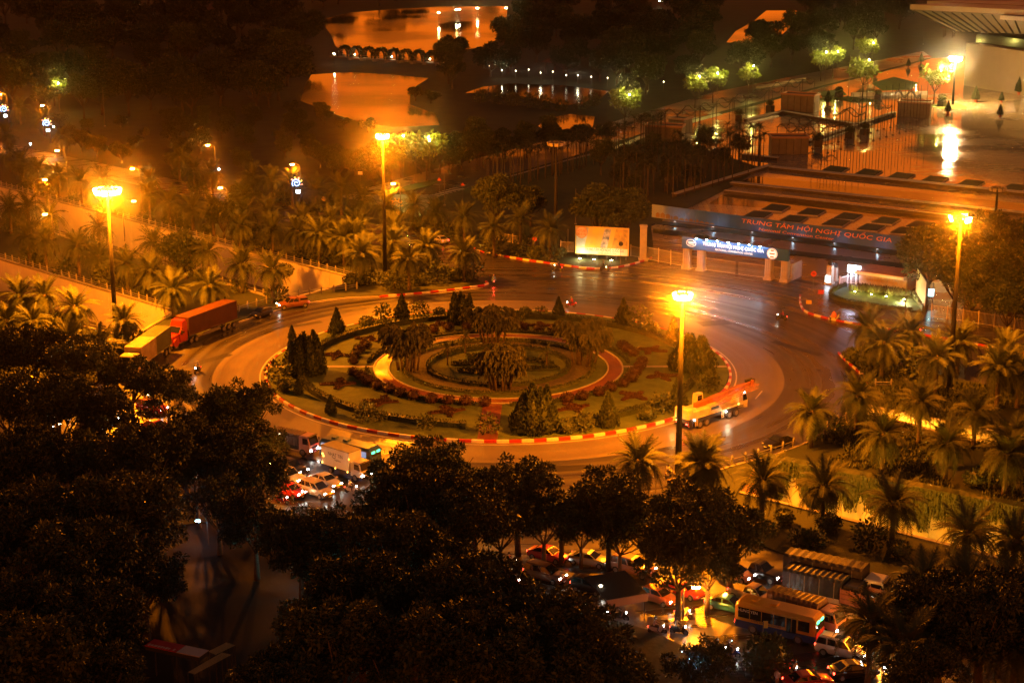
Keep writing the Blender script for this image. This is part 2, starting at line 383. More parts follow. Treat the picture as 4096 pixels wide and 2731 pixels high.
PL = [(1497, 488), (1750, 386), (1500, 303), (1660, 262), (1840, 214), (2020, 168), (2140, 135), (2240, 130), (2700, 150), (2700, 640), (2092, 566)]
sheet('plaza', pts2(PL), .016, M_plaza)
DRIVE = [(1505, 500), (2100, 590), (2180, 640), (2090, 640), (1950, 625), (1840, 640), (1830, 615), (1800, 600), (1570, 560), (1440, 545)]
M_drive = wet('wet_driveway', (.10, .085, .075), (.16, .14, .12), .2, .45, .15, 4.0, .3)
sheet('gate_driveway', pts2(DRIVE), .010, M_drive)
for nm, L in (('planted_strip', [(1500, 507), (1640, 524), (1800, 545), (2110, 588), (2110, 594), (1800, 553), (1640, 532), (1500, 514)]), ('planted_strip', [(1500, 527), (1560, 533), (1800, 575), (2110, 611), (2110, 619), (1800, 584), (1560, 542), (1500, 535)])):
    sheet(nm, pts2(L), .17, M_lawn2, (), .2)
# lakes and ponds of the park
LAKES = {'lake_far': [(735, 47), (800, 30), (900, 22), (1010, 16), (1166, 15), (1163, 45), (1140, 92), (1110, 108), (1030, 120), (1000, 142), (900, 140), (800, 135), (770, 105), (760, 80)],
 'lake_near': [(715, 172), (800, 166), (900, 172), (985, 180), (945, 205), (940, 240), (1000, 262), (1010, 288), (900, 292), (830, 282), (760, 260), (690, 232), (700, 200)],
 'pond_long': [(1068, 214), (1110, 200), (1170, 192), (1300, 197), (1398, 210), (1380, 226), (1330, 240), (1290, 242), (1200, 222), (1130, 213)],
 'pond_small': [(1236, 290), (1258, 272), (1310, 262), (1366, 268), (1362, 290), (1340, 312), (1260, 305)],
 'pond_far': [(1668, 98), (1690, 72), (1730, 50), (1760, 25), (1830, 25), (1822, 58), (1790, 85), (1740, 100)]}
for k, L in LAKES.items(): sheet(k, pts2(L), .02, M_lake)
LAKE2 = [pts2(L) for L in LAKES.values()]
# near pavement, courtyard behind the street trees, and the verges of the near road
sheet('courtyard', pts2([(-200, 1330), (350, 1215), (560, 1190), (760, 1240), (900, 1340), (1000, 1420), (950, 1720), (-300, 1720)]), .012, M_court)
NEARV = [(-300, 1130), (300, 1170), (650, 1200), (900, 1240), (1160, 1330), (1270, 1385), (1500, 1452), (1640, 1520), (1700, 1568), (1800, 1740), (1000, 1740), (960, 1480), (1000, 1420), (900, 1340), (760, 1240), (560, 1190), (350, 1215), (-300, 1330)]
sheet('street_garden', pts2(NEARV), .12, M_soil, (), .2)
sheet('near_pavement', pts2([(1160, 1318), (1290, 1352), (1500, 1420), (1700, 1500), (1760, 1568), (1700, 1568), (1640, 1520), (1500, 1452), (1270, 1385), (1160, 1330)]), .13, M_pave, (), .2)
NM = [(-200, 905), (200, 918), (420, 955), (640, 1010), (700, 1050)]
# painted edge lines on the road
def line_mark(L, wd=.15, z=.014, nm='lane_line'):
    P = smooth_path([at(x, y) for x, y in L], 2.0); mb = MB(); vs = []
    for i, p in enumerate(P):
        d = (P[min(i + 1, len(P) - 1)] - P[max(i - 1, 0)]).normalized(); n = Vector((-d.y, d.x, 0)) * wd / 2
        vs += [(p + n)[:2] + (z,), (p - n)[:2] + (z,)]
    mb.add(vs, [(2 * i, 2 * i + 1, 2 * i + 3, 2 * i + 2) for i in range(len(P) - 1)])
    o = mb.build(nm, M_paint); o['kind'] = 'structure'
line_mark([(1560, 1108), (1670, 1078), (1790, 1046), (1890, 1006)]); line_mark([(700, 699), (800, 686), (900, 682), (1000, 674), (1113, 660)])
for a, b in (((1735, 916), (1752, 896)), ((1660, 672), (1716, 681)), ((1905, 640), (1925, 628)), ((1310, 1368), (1520, 1436)), ((1180, 1322), (1290, 1356)), ((1560, 1500), (1640, 1535))): line_mark([a, b], .18)
# gutter ring of the roundabout
ms = MB(); n = 160
for k in range(n):
    t0, t1 = 2 * math.pi * k / n, 2 * math.pi * (k + 1) / n; c = lambda r, t: (C0.x + r * math.cos(t), C0.y + r * math.sin(t), .012)
    ms.quad(c(RI + .75, t0), c(RI + .95, t0), c(RI + .95, t1), c(RI + .75, t1))
o = ms.build('gutter_line', M_paint); o['kind'] = 'structure'

# patched asphalt and iron covers
M_patch = mat('dark_asphalt_patch', (.016, .015, .014), .5, var=.25, scale=1.2); M_iron = mat('cast_iron', (.05, .047, .044), .45, .6)
for x, y, a, b, rz in ((1250, 640, 9, 2.2, -.2), (1480, 690, 12, 1.6, -.3), (1640, 742, 5, 3.0, .3), (1830, 800, 10, 1.4, -.9), (900, 705, 8, 1.8, .15), (470, 830, 10, 1.6, .9), (1300, 1075, 7, 2.0, .1), (1860, 900, 4, 2.2, -.8), (700, 745, 6, 1.3, .6)):
    p = at(x, y); o = MB().add([(-a / 2, -b / 2, 0), (a / 2, -b / 2, 0), (a / 2, b / 2, 0), (-a / 2, b / 2, 0)], [(0, 1, 2, 3)]).build('road_patch', M_patch, None, (p.x, p.y, .0095)); o.rotation_euler = (0, 0, rz); o['kind'] = 'structure'
for x, y in ((1180, 668), (1560, 735), (1880, 850), (620, 760), (1420, 1070), (1770, 760)):
    p = at(x, y); o = MB().cyl((0, 0, 0), .4, .012, 18).build('manhole_cover', M_iron, None, (p.x, p.y, .014)); o['kind'] = 'structure'
# ------------------------------------------------------------------ kerbs: alternating painted stones, one object each
def stone_mesh(L, h, wd, m):
    return MB().bbox((0, 0, h / 2), (L - .02, wd, h), .03).mesh('kerb_stone', m)
def kerb_row(P, step, h, mats, wd=.32, name='kerb', z=0.0):
    root = setting(name); me = [stone_mesh(step, h, wd, m) for m in mats]
    for i in range(len(P) - 1):
        a, b = P[i], P[i + 1]; c = (a + b) / 2; rz = math.atan2(b.y - a.y, b.x - a.x)
        obj('kerb_stone', me[i % len(me)], root, (c.x, c.y, z), rz)
    return root
n = 132
P = [C0 + Vector((math.cos(2 * math.pi * k / n), math.sin(2 * math.pi * k / n), 0)) * RI for k in range(n + 1)]
kerb_row(P, 2 * math.pi * RI / n, .38, [M_kred, M_kwhite], .35)
for L in ([(547, 742), (630, 716), (711, 697), (804, 685), (880, 683)],): kerb_row(smooth_path([at(x, y) for x, y in L], 1.5), 1.5, .22, [M_kerb])
for L in ([(872, 683), (960, 675), (1040, 667), (1113, 656), (1119, 650), (1108, 645)], [(1090, 572), (1096, 577), (1150, 588), (1200, 597), (1270, 607), (1336, 616), (1377, 618.5), (1425, 614), (1476, 601), (1503, 590)],
          [(1990, 884), (1989, 872), (1975, 857), (1945, 831), (1926, 811), (1932, 806)], [(1838, 680), (1838, 695), (1849, 716), (1890, 730), (1958, 744), (2040, 757), (2129, 772), (2272, 798), (2360, 815)]):
    kerb_row(smooth_path([at(x, y) for x, y in L], 1.5), 1.5, .30, [M_kred, M_kwhite])
for L in ([(300, 835), (330, 816), (400, 791), (470, 767), (547, 741)], [(1992, 884), (1976, 925), (1956, 963), (1890, 1003), (1787, 1043), (1670, 1076), (1600, 1101)]):
    kerb_row(smooth_path([at(x, y) for x, y in L], 2.0), 2.0, .24, [M_kerb])

# ------------------------------------------------------------------ underpass ramps: retaining walls, floor
DEP = 6.5
def trench(px, nm, label):
    P = [at(x, y) for x, y in px]
    root = thing(nm, label, 'retaining wall'); a, b, c, d = P
    def wall(p, q, name):
        n = Vector((-(q - p).y, (q - p).x, 0)).normalized() * .4
        L = (q - p).length; k = max(1, int(L / 9))
        for i in range(k):
            u, v = p.lerp(q, (i + .003) / k), p.lerp(q, (i + .997) / k)
            mb = MB(); vs = [(u.x, u.y, -DEP), (v.x, v.y, -DEP), (v.x + n.x, v.y + n.y, -DEP), (u.x + n.x, u.y + n.y, -DEP)]
            mb.add(vs + [(x, y, .14) for x, y, _ in vs], [(0, 3, 2, 1), (4, 5, 6, 7), (0, 1, 5, 4), (1, 2, 6, 5), (2, 3, 7, 6), (3, 0, 4, 7)])
            mb.build(name, M_wall, root)
        mid = (p + q) / 2 + n * .45; rz = math.atan2((q - p).y, (q - p).x)
        MB().bbox((0, 0, 0), (L, .62, .22), .03).build('coping', M_conc, root, (mid.x, mid.y, .24)).rotation_euler = (0, 0, rz)
    wall(a, b, 'wall_panel'); wall(c, d, 'wall_panel'); wall(b, c, 'portal_wall')
    sheet('ramp_road_' + nm.split('_')[0], [p.xy for p in P], -DEP + .3, M_asphalt, ())
    return root
trench(T1L, 'far_ramp_wall', 'pale underpass ramp walls running behind the palms, farther of two on left')
trench(T2L, 'near_ramp_wall', 'pale underpass ramp walls below the mast on left, nearer of two')
trench(T1R, 'hidden_ramp_wall', 'pale underpass wall glimpsed between palm crowns on the right')
trench(T2R, 'vine_ramp_wall', 'lit underpass wall with hanging vines at lower right')

# balustrades with concrete posts and two pipe rails
M_rail = mat('galvanised_rail', (.42, .40, .36), .38, .6)
ME_post = MB().bbox((0, 0, .5), (.22, .22, 1.0), .03).mesh('post', M_conc)
ME_cap = MB().lathe([(.15, 0), (.15, .06), (.05, .10), (.11, .17), (.08, .26), (.01, .30)], 8).mesh('post_cap', M_conc)
def balustrade(P, label, step=2.4, z=.15, caps=True):
    Q = smooth_path([Vector((p.x, p.y, 0)) for p in P], step); root = thing('balustrade', label, 'balustrade', (0, 0, 0), 0, None)
    for i, p in enumerate(Q):
        d = Q[min(i + 1, len(Q) - 1)] - Q[max(i - 1, 0)]; o = obj('post', ME_post, root, (p.x, p.y, z), math.atan2(d.y, d.x))
        if caps: obj('post_cap', ME_cap, o, (0, 0, 1.0))
    for h, r in ((.45, .045), (.8, .055)): MB().tube([(p.x, p.y, z + h) for p in Q], r, 5).build('rail', M_rail, root)
    return root
def edge(px, i, j, off=.5):
    a, b = at(*px[i]), at(*px[j]); n = Vector((-(b - a).y, (b - a).x, 0)).normalized() * off
    return [a + n, b + n]
balustrade(edge(T1L, 0, 1), 'balustrade with capped posts along far edge of the farther left ramp')
balustrade(edge(T1L, 2, 3), 'balustrade along near edge of the farther left ramp, among the palms')
balustrade(edge(T2L, 0, 1), 'balustrade with capped posts above the nearer left ramp, passing the mast')
balustrade(edge(T2L, 2, 3), 'balustrade along near edge of the nearer left ramp, behind palms')
balustrade([at(x, y) for x, y in ((470, 745), (547, 718), (600, 702), (646, 692), (720, 678), (804, 668), (838, 661))], 'low guardrail beside the dark hatchback and the pickup truck', 2.2)
balustrade([at(x, y) for x, y in ((1650, 1079), (1700, 1066), (1770, 1047), (1787, 1042), (1830, 1026))], 'low guardrail beside the black car at the lower right kerb', 2.2)
balustrade([at(x, y) for x, y in ((1900, 985), (1935, 972), (1950, 962))], 'short guardrail behind the palms right of the roundabout', 2.2)
balustrade([at(x, y) for x, y in ((2010, 892), (2030, 890), (2050, 893))], 'short double rail on the lawn right of the roundabout', 2.4)
# ================================================================== lamps of the place
SODIUM = (1.0, .212, .0015)
M_pole = mat('galvanised_pole', (.13, .12, .11), .45, .5, var=.1, scale=2)
M_head = mat('lamp_housing', (.16, .15, .14), .5, .3)
M_sod = glow('lit_sodium_lens', (1.0, .50, .09), 220.0)
M_whl = glow('lit_white_lens', (1.0, .90, .66), 300.0)
M_offl = mat('unlit_lens', (.5, .45, .38), .2)
def point(name, loc, col, power, rad=.4, parent=None):
    l = bpy.data.lights.new(name, 'POINT'); l.color = col; l.energy = power; l.shadow_soft_size = rad
    o = bpy.data.objects.new(name, l); COL.objects.link(o); o.location = loc
    if parent: o.parent = parent
    return o
def mast(bx, by, ytop, label, lit=True, power=1.0, lens=None, col=SODIUM, nh=6, ring_r=.62, hd=None, face=None, sz=.95):
    b = at(bx, by); h = hd or height_at(bx, by, ytop)
    t = thing('light_mast', label, 'light mast', (b.x, b.y, 0))
    MB().tube([(0, 0, 0), (0, 0, h * .5), (0, 0, h)], [.42, .30, .17], 10).build('pole', mat('dull_mast_paint', (.013, .012, .011), .8), t, smooth=True)
    MB().bbox((0, 0, .2), (1.1, 1.1, .4), .05).build('base', M_conc, t)
    mb = MB(); P = [(ring_r * math.cos(a), ring_r * math.sin(a), h) for a in [2 * math.pi * k / 16 for k in range(17)]]
    mb.tube(P, .07, 5)
    for k in range(4): a = math.pi * k / 2; mb.tube([(0, 0, h + .2), (ring_r * math.cos(a), ring_r * math.sin(a), h)], .06, 5)
    mb.build('lamp_ring', M_head, t)
    for k in range(nh):
        a = 2 * math.pi * (k + .5) / nh; d = Vector((math.cos(a), math.sin(a), 0)); o = MB().bbox((0, 0, 0), (.5 * sz, .62 * sz, .5 * sz), .06).build('floodlight', M_head, t, d * ring_r + Vector((0, 0, h - .1)))
        o.rotation_euler = (0, R(18), a)
        on = lit and (face is None or k in face)
        MB().loft([[(.25 * sz, y * .33 * sz, z * .28 * sz) for y, z in ((-1, -1), (1, -1), (1, 1), (-1, 1))], [(.46 * sz, y * .40 * sz, z * .34 * sz) for y, z in ((-1, -1), (1, -1), (1, 1), (-1, 1))]]).build('lens', (lens or M_sod) if on else M_offl, o)
    if lit: point('lamp_light', (0, 0, h - .75), col, 150000 * power, .8, t)
    return t
mast(268, 790, 436, 'lit high mast with wide row of floodlights, leftmost in the photo', power=2.3, ring_r=1.5, nh=10, sz=1.1)
mast(885, 636, 311, 'lit high mast standing in the palms behind the roundabout', power=1.3)
mast(1557, 1092, 676, 'lit high mast in front of the roundabout beside the crane truck', power=1.5)
mast(2180, 896, 498, 'lit high mast among the palms on the right', power=.72, nh=3, ring_r=1.0, sz=1.1)
mast(1276, 545, 328, 'unlit high mast left of the yellow advertising billboard', lit=False, nh=10, ring_r=1.3)
mast(2285, 522, 432, 'unlit mast at right edge behind the blue hoarding', lit=False, nh=10, ring_r=1.3)
mast(2188, 243, 133, 'white lit mast in front of the big overhanging building', power=1.0, lens=M_whl, col=(1.0, .52, .12), sz=1.5, ring_r=1.0)
def street_lamp(hx, hy, bx, by, label, lit=True, power=1.0, side=-1, festive=False):
    b = at(bx, by); h = height_at(bx, by, hy)
    t = thing('street_lamp', label, 'street lamp', (b.x, b.y, .12), 0, 'street lamps along the boulevard')
    hxw = at(hx, hy, h).x - b.x; L = max(1.2, min(3.5, abs(hxw))) * (1 if hxw > 0 else -1)
    MB().tube([(0, 0, 0), (0, 0, h * .5), (0, 0, h * .9), (L * .12, 0, h * .965), (L * .45, 0, h), (L * .8, 0, h)], [.13, .10, .08, .07, .06, .05], 7).build('pole', M_pole, t, smooth=True)
    o = MB().bbox((0, 0, 0), (.85, .36, .2), .05).build('lamp_head', M_head, t, (L, 0, h)); MB().bbox((0, 0, 0), (.75, .36, .26), .06).build('lens', M_sod if lit else M_offl, o, (0, 0, -.2))
    if lit: point('lamp_light', (L, 0, h - .5), SODIUM, 7000 * power, .3, t)
    return t
STREET = [(0, 216, 22, 300), (97, 242, 117, 330), (477, 333, 497, 430), (671, 377, 692, 478), (903, 421, 921, 530), (131, 345, 157, 452), (304, 387, 327, 507), (506, 431, 526, 530), (103, 412, 84, 500), (307, 461, 287, 555), (103, 491, 127, 590)]
WORDS = ['at the far left edge under the dark woods', 'with glowing snail ornament, second from left in far row', 'before the dark wood with small lit lawn behind', 'with glowing ornament right of the palm rows', 'beside the zebra crossing left of the park avenue', 'above the leftmost palms in middle row', 'between the left mast and the palm grove', 'over the bright palms right of the left mast', 'small one left of the wide mast, arm to the right', 'small one just right of the wide mast', 'low on the left between balustrade and palms']
for (a, b_, c_, d_), wd in zip(STREET, WORDS): street_lamp(a, b_, c_, d_, 'single arm street lamp ' + wd)
# far small lamp of the gate area

street_lamp(622, 1062, 600, 1150, 'street lamp hidden among the trees left of the jammed cars', power=.3)
street_lamp(1590, 1345, 1568, 1425, 'street lamp hidden behind the tall trunk tree on the pavement', power=.35)
street_lamp(2040, 1400, 2062, 1490, 'street lamp hidden among the corner palms beside the jam', power=.5)
# lamps under the copings of the two right-hand ramps
def ramp_lamps(px, us, label, power):
    c, d = at(*px[2]), at(*px[3]); n = Vector((-(d - c).y, (d - c).x, 0)).normalized()
    if (at(*px[0]) - c).dot(n) < 0: n = -n
    for i, u in enumerate(us):
        p = c.lerp(d, u) + n * .35; t = thing('wall_lamp', label % ORD[i + 1], 'lamp', (p.x, p.y, -1.2), math.atan2(n.y, n.x), 'underpass wall lamps')
        MB().bbox((0, 0, 0), (.3, .7, .25), .04).build('housing', M_head, t); MB().bbox((.18, 0, -.02), (.06, .6, .18), .02).build('lens', M_sod, t); point('lamp_light', (.55, 0, -.1), (1.0, .36, .01), power, .2, t)
ramp_lamps(T2R, (.96, .86, .76, .66, .56, .46, .36, .26), 'lamp inside the vine-hung ramp below its near edge, %s from left', 1500)
ramp_lamps(T1R, (.9, .8, .7), 'lamp inside the ramp glimpsed between right palms, %s from left', 1100)
# ================================================================== vegetation
L_tree = leafmat('broad_leaves', (.024, .038, .012), (.064, .086, .027))
L_dark = leafmat('dark_leaves', (.015, .025, .010), (.040, .056, .021))
L_palm = leafmat('palm_leaflets', (.026, .038, .011), (.070, .086, .028), .7)
L_fish = leafmat('fishtail_leaves', (.040, .048, .018), (.095, .100, .038), .45)
L_con = leafmat('conifer_leaves', (.020, .032, .014), (.045, .062, .026))
L_bush = leafmat('bush_leaves', (.038, .056, .016), (.085, .105, .034))
L_red = leafmat('red_shrub_leaves', (.034, .018, .010), (.064, .027, .016))
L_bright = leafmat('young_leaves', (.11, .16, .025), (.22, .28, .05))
L_vine = leafmat('vine_strands', (.040, .055, .018), (.085, .10, .036))
M_bark = mat('bark', (.075, .058, .042), .9, var=.35, scale=3, bump=.6, bscale=10)
M_pbark = mat('palm_bark', (.115, .088, .060), .9, var=.4, scale=5, bump=.9, bscale=9)
M_white_bark = mat('limewashed_bark', (.085, .072, .055), .8, var=.2, scale=4)
rnd = random.Random(3)
def rdir(r):
    z = r.uniform(-1, 1); a = r.uniform(0, 2 * math.pi); s = math.sqrt(1 - z * z); return Vector((s * math.cos(a), s * math.sin(a), z))
def leaf(mb, p, d, up, L, W):
    s = d.cross(up)
    s = s.normalized() * W if s.length > 1e-4 else Vector((W, 0, 0))
    mb.add([p, p + d * L * .5 + s, p + d * L, p + d * L * .5 - s], [(0, 1, 2, 3)])
def foliage(clumps, per, ls, seed, core=None, droop=.2, mb=None):
    """clumps: (centre, radius); leaves stand on and inside the skin of each clump"""
    r = random.Random(seed); mb = mb or MB()
    for c, rad in clumps:
        c = Vector(c); n = int(per * rad * rad)
        for _ in range(n):
            d = rdir(r)
            if d.z < -.35 and r.random() < .5: d.z = -d.z
            k = rad * (1 - .55 * r.random() ** 2.2)
            p = c + Vector((d.x * k, d.y * k, d.z * k * .78))
            ld = (d * .6 + rdir(r) * .8 + Vector((0, 0, -droop))).normalized()
            leaf(mb, p, ld, rdir(r), ls * r.uniform(.7, 1.35), ls * r.uniform(.16, .3))
        if core:
            v = []; f = []; s = rad * core
            for i in range(4):
                ph = math.pi * (i + .5) / 4
                for j in range(6):
                    q = 2 * math.pi * j / 6 + i * .4; v.append(c + Vector((math.sin(ph) * math.cos(q), math.sin(ph) * math.sin(q), math.cos(ph) * .78)) * s * r.uniform(.85, 1.1))
            for i in range(3):
                for j in range(6): f.append((i * 6 + j, i * 6 + (j + 1) % 6, (i + 1) * 6 + (j + 1) % 6, (i + 1) * 6 + j))
            f += [tuple(range(6)), tuple(reversed(range(18, 24)))]; mb.add(v, f)
    return mb
def tree_parts(h, spread, trunk_h, seed, per=34, ls=.5, ncl=26, flat=.55, r0=.32, lean=0.0, crown_r=(.20, .34)):
    """trunk with limbs, crown of many leaf clumps with gaps"""
    r = random.Random(seed); tr = MB(); cl = []
    top = Vector((lean * h * .1, 0, h * .72)); p0 = Vector((0, 0, 0)); fork = Vector((lean * .3, 0, trunk_h))
    tr.tube([p0, (fork.x * .4, .05, trunk_h * .5), fork], [r0 * 1.25, r0, r0 * .85], 8)
    nb = 7
    cz = trunk_h + (h - trunk_h) * .52; hh = (h - trunk_h) * .5
    for i in range(nb):
        a = 2 * math.pi * (i + r.uniform(-.3, .3)) / nb; e = spread * r.uniform(.45, .9); zt = trunk_h + (h - trunk_h) * r.uniform(.35, .85)
        tip = Vector((math.cos(a) * e, math.sin(a) * e, zt)); mid = fork.lerp(tip, .45) + Vector((0, 0, -.3))
        tr.tube([fork, mid, tip], [r0 * .5, r0 * .32, r0 * .10], 5)
        for _ in range(2):
            t2 = mid.lerp(tip, r.uniform(.2, .8)) + Vector((r.uniform(-1, 1), r.uniform(-1, 1), r.uniform(.2, 1))) * spread * .32
            tr.tube([mid, t2], [r0 * .22, r0 * .06], 4)
    tries = 0
    while len(cl) < ncl and tries < 2000:
        tries += 1; d = rdir(r); k = r.random() ** .4
        c = Vector((d.x * spread * k * .86, d.y * spread * k * .86, cz + d.z * hh * k * .9))
        if d.z < -.55: continue
        cl.append((c, spread * r.uniform(*crown_r)))
    return tr, cl
TREES = {}
def tree_kind(key, leafm, **kw):
    per, ls, seed = kw.get('per', 34), kw.get('ls', .5), kw['seed']
    tr, cl = tree_parts(**kw); mb = foliage(cl, per, ls, seed + 50)
    TREES[key] = (tr.mesh('trunk', M_bark, True), mb.mesh('crown', leafm))
tree_kind('street0', L_tree, h=11.5, spread=5.2, trunk_h=3.6, seed=1, per=230, ls=.42, ncl=52, crown_r=(.13, .23))
tree_kind('street1', L_tree, h=10.5, spread=4.6, trunk_h=3.2, seed=2, per=230, ls=.42, ncl=45, crown_r=(.13, .23))
tree_kind('street2', L_dark, h=12.5, spread=5.8, trunk_h=4.0, seed=3, per=230, ls=.46, ncl=56, crown_r=(.13, .23))
tree_kind('street3', L_dark, h=11.0, spread=5.0, trunk_h=3.4, seed=4, per=230, ls=.42, ncl=42, crown_r=(.13, .23))
tree_kind('park0', L_dark, h=13, spread=6.5, trunk_h=3.0, seed=5, per=70, ls=.8, ncl=26, r0=.35)
tree_kind('park1', L_dark, h=11, spread=5.2, trunk_h=2.6, seed=6, per=80, ls=.75, ncl=22, r0=.3)
tree_kind('park2', L_tree, h=15, spread=5.0, trunk_h=4.0, seed=7, per=80, ls=.8, ncl=24, r0=.33)
tree_kind('park3', L_dark, h=9, spread=6.0, trunk_h=2.0, seed=8, per=70, ls=.75, ncl=20, r0=.3)
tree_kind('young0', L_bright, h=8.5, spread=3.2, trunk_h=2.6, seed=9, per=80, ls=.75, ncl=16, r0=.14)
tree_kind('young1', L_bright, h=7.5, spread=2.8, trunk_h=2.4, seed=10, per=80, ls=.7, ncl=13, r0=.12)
tree_kind('dense0', L_tree, h=10, spread=4.6, trunk_h=1.6, seed=11, per=120, ls=.55, ncl=34, r0=.3, crown_r=(.26, .4))
def tree(key, p, h_scale, rz, label, cat='tree', group=None, name='tree', sxy=1.0):
    t = thing(name, label, cat, (p[0], p[1], p[2] if len(p) > 2 else 0), rz, group, (h_scale * sxy, h_scale * sxy, h_scale))
    a, b = TREES[key]; obj('trunk', a, t); obj('crown', b, t); return t

# ---- feather palms: each frond one object
def frond_mesh(L, arch, seed, nl=26, name='frond'):
    r = random.Random(seed); mb = MB(); P = []
    for i in range(7):
        t = i / 6; x = L * (t - .16 * arch * t * t); z = L * (.42 * t - arch * .82 * t * t); P.append(Vector((x, 0, z)))
    mb.tube(P, [.05, .045, .04, .03, .025, .018, .01], 3, False)
    for i in range(nl):
        t = .14 + .84 * i / (nl - 1); k = t * 6; j = min(int(k), 5); p = P[j].lerp(P[j + 1], k - j); d = (P[j + 1] - P[j]).normalized()
        ll = L * .29 * math.sin(math.pi * min(1, .22 + t * .74)) * r.uniform(.85, 1.15)
        for s in (-1, 1):
            q = (d * .62 + Vector((0, s * .72, .16 - .55 * t * r.random()))).normalized()
            tip = p + q * ll + Vector((0, 0, -.12 * ll)); wv = d * .07
            mb.add([p - wv, p + wv, tip], [(0, 1, 2)])
    return mb
FR = [[frond_mesh(3.9, a, 10 + i * 3 + s).mesh('frond', L_palm) for s in range(2)] for i, a in enumerate((.38, .75, 1.08, 1.4))]
def fan(r, n=46):
    """angles and droops of a full palm head"""
    out = []
    for i in range(n):
        t = i / n; lvl = 0 if t < .2 else 1 if t < .5 else 2 if t < .8 else 3
        tilt = (R(46), R(20), R(-6), R(-30))[lvl] + r.uniform(-.14, .14)
        out.append((lvl, i * 2.39996 + r.uniform(-.2, .2), tilt))
    return out
ME_boot = MB().lathe([(.18, -.9), (.42, -.45), (.46, .05), (.30, .35), (.05, .5)], 8).mesh('crown_shaft', M_pbark)
def palm_trunk(h, r0=.25, seed=0):
    r = random.Random(seed); mb = MB(); n = 7
    mb.tube([(r.uniform(-.06, .06) * (i > 0), r.uniform(-.06, .06) * (i > 0), h * i / n) for i in range(n + 1)], [r0 * (1.35 if i == 0 else 1.0 + .06 * (i % 2)) for i in range(n + 1)], 7)
    return mb
TRK = {}
def trunk_for(h):
    k = round(h * 2) / 2
    if k not in TRK: TRK[k] = palm_trunk(k, .26, int(k * 7)).mesh('trunk', M_pbark, True)
    return TRK[k], k
def palm(p, h, label, sc=1.0, seed=0, group=None, n=44, name='date_palm'):
    r = random.Random(seed); t = thing(name, label, 'palm', p, r.uniform(0, 6.28), group, sc)
    me, k = trunk_for(max(1.0, h / sc - .6)); obj('trunk', me, t); obj('crown_shaft', ME_boot, t, (0, 0, k))
    for lvl, a, tilt in fan(r, n):
        obj('frond', FR[lvl][r.randrange(2)], t, (.18 * math.cos(a), .18 * math.sin(a), k + .1), rot=(0, -tilt, a), sc=r.uniform(.85, 1.08))
    return t
CROWN = []
for s in range(4):                                   # far palms: the head as one part
    r = random.Random(90 + s); mb = MB()
    for lvl, a, tilt in fan(r, 44):
        me = frond_mesh(3.9, (.38, .75, 1.08, 1.4)[lvl], 40 + s, 20)
        M = Matrix.Rotation(a, 3, 'Z') @ Matrix.Rotation(-tilt, 3, 'Y'); k = r.uniform(.85, 1.08); o = Vector((.18 * math.cos(a), .18 * math.sin(a), .1))
        mb.add([M @ (Vector(v) * k) + o for v in me.v], me.f)
    CROWN.append(mb.mesh('crown', L_palm))
def far_palm(p, h, label, sc=1.0, seed=0, group=None):
    r = random.Random(seed); t = thing('date_palm', label, 'palm', p, r.uniform(0, 6.28), group, sc)
    me, k = trunk_for(max(1.0, h / sc - .6)); obj('trunk', me, t); obj('crown', CROWN[seed % 4], t, (0, 0, k)); return t

# ---- bushes, topiary
def ball(rx, rz, seed, ls, per, leafm, loose=0.0, name='foliage'):
    r = random.Random(seed); mb = MB(); N = int(per * rx * rx * 6)
    v = []; f = []
    for i in range(6):
        ph = math.pi * (i + .35) / 5.7
        for j in range(10):
            q = 2 * math.pi * j / 10; k = .86 * (1 + .08 * r.uniform(-1, 1)); v.append(Vector((math.sin(ph) * math.cos(q) * rx * k, math.sin(ph) * math.sin(q) * rx * k, rz + math.cos(ph) * rz * k)))
    for i in range(5):
        for j in range(10): f.append((i * 10 + j, i * 10 + (j + 1) % 10, (i + 1) * 10 + (j + 1) % 10, (i + 1) * 10 + j))
    if not loose: mb.add(v, f)
    for _ in range(N):
        d = rdir(r); k = r.uniform(.8, 1.06) if not loose else r.random() ** .5 * (1.05 + loose * r.random())
        p = Vector((d.x * rx * k, d.y * rx * k, max(.03, rz + d.z * rz * k)))
        leaf(mb, p, (d + rdir(r) * .7 + Vector((0, 0, .3))).normalized(), rdir(r), ls * r.uniform(.7, 1.3), ls * .3)
    return mb.mesh(name, leafm)
B_red = [ball(1.0, .8, 200 + i, .26, 60, L_red) for i in range(3)]
B_green = [ball(1.0, .72, 210 + i, .26, 60, L_bush) for i in range(2)]
B_loose = [ball(1.15, 1.05, 220 + i, .42, 36, L_bush, .35) for i in range(3)]
def conifer_mesh(h, rb, seed, leafm=L_con, per=900):
    r = random.Random(seed); mb = MB(); prof = [(.25, 0), (rb * .8, .05 * h), (rb * .86, .22 * h), (rb * .66, .5 * h), (rb * .36, .76 * h), (.05, .97 * h)]
    mb.lathe(prof, 9)
    for _ in range(per):
        t = r.random() ** 1.25; z = h * t; rr = rb * (1.02 if t < .25 else 1.02 * (1 - (t - .25) / .76)) * r.uniform(.82, 1.08) * (1 + .12 * math.sin(r.random() * 9)); a = r.uniform(0, 6.283)
        p = Vector((rr * math.cos(a), rr * math.sin(a), z + .05)); d = Vector((math.cos(a) * .55, math.sin(a) * .55, 1.0 + r.random())).normalized()
        leaf(mb, p, d, rdir(r), .42 * r.uniform(.7, 1.4), .10)
    return mb.mesh('foliage', leafm)
CON = [conifer_mesh(4.2, 1.15, 300 + i) for i in range(3)]
ME_stem = MB().tube([(0, 0, 0), (0, 0, .8)], .09, 6).mesh('stem', M_bark)
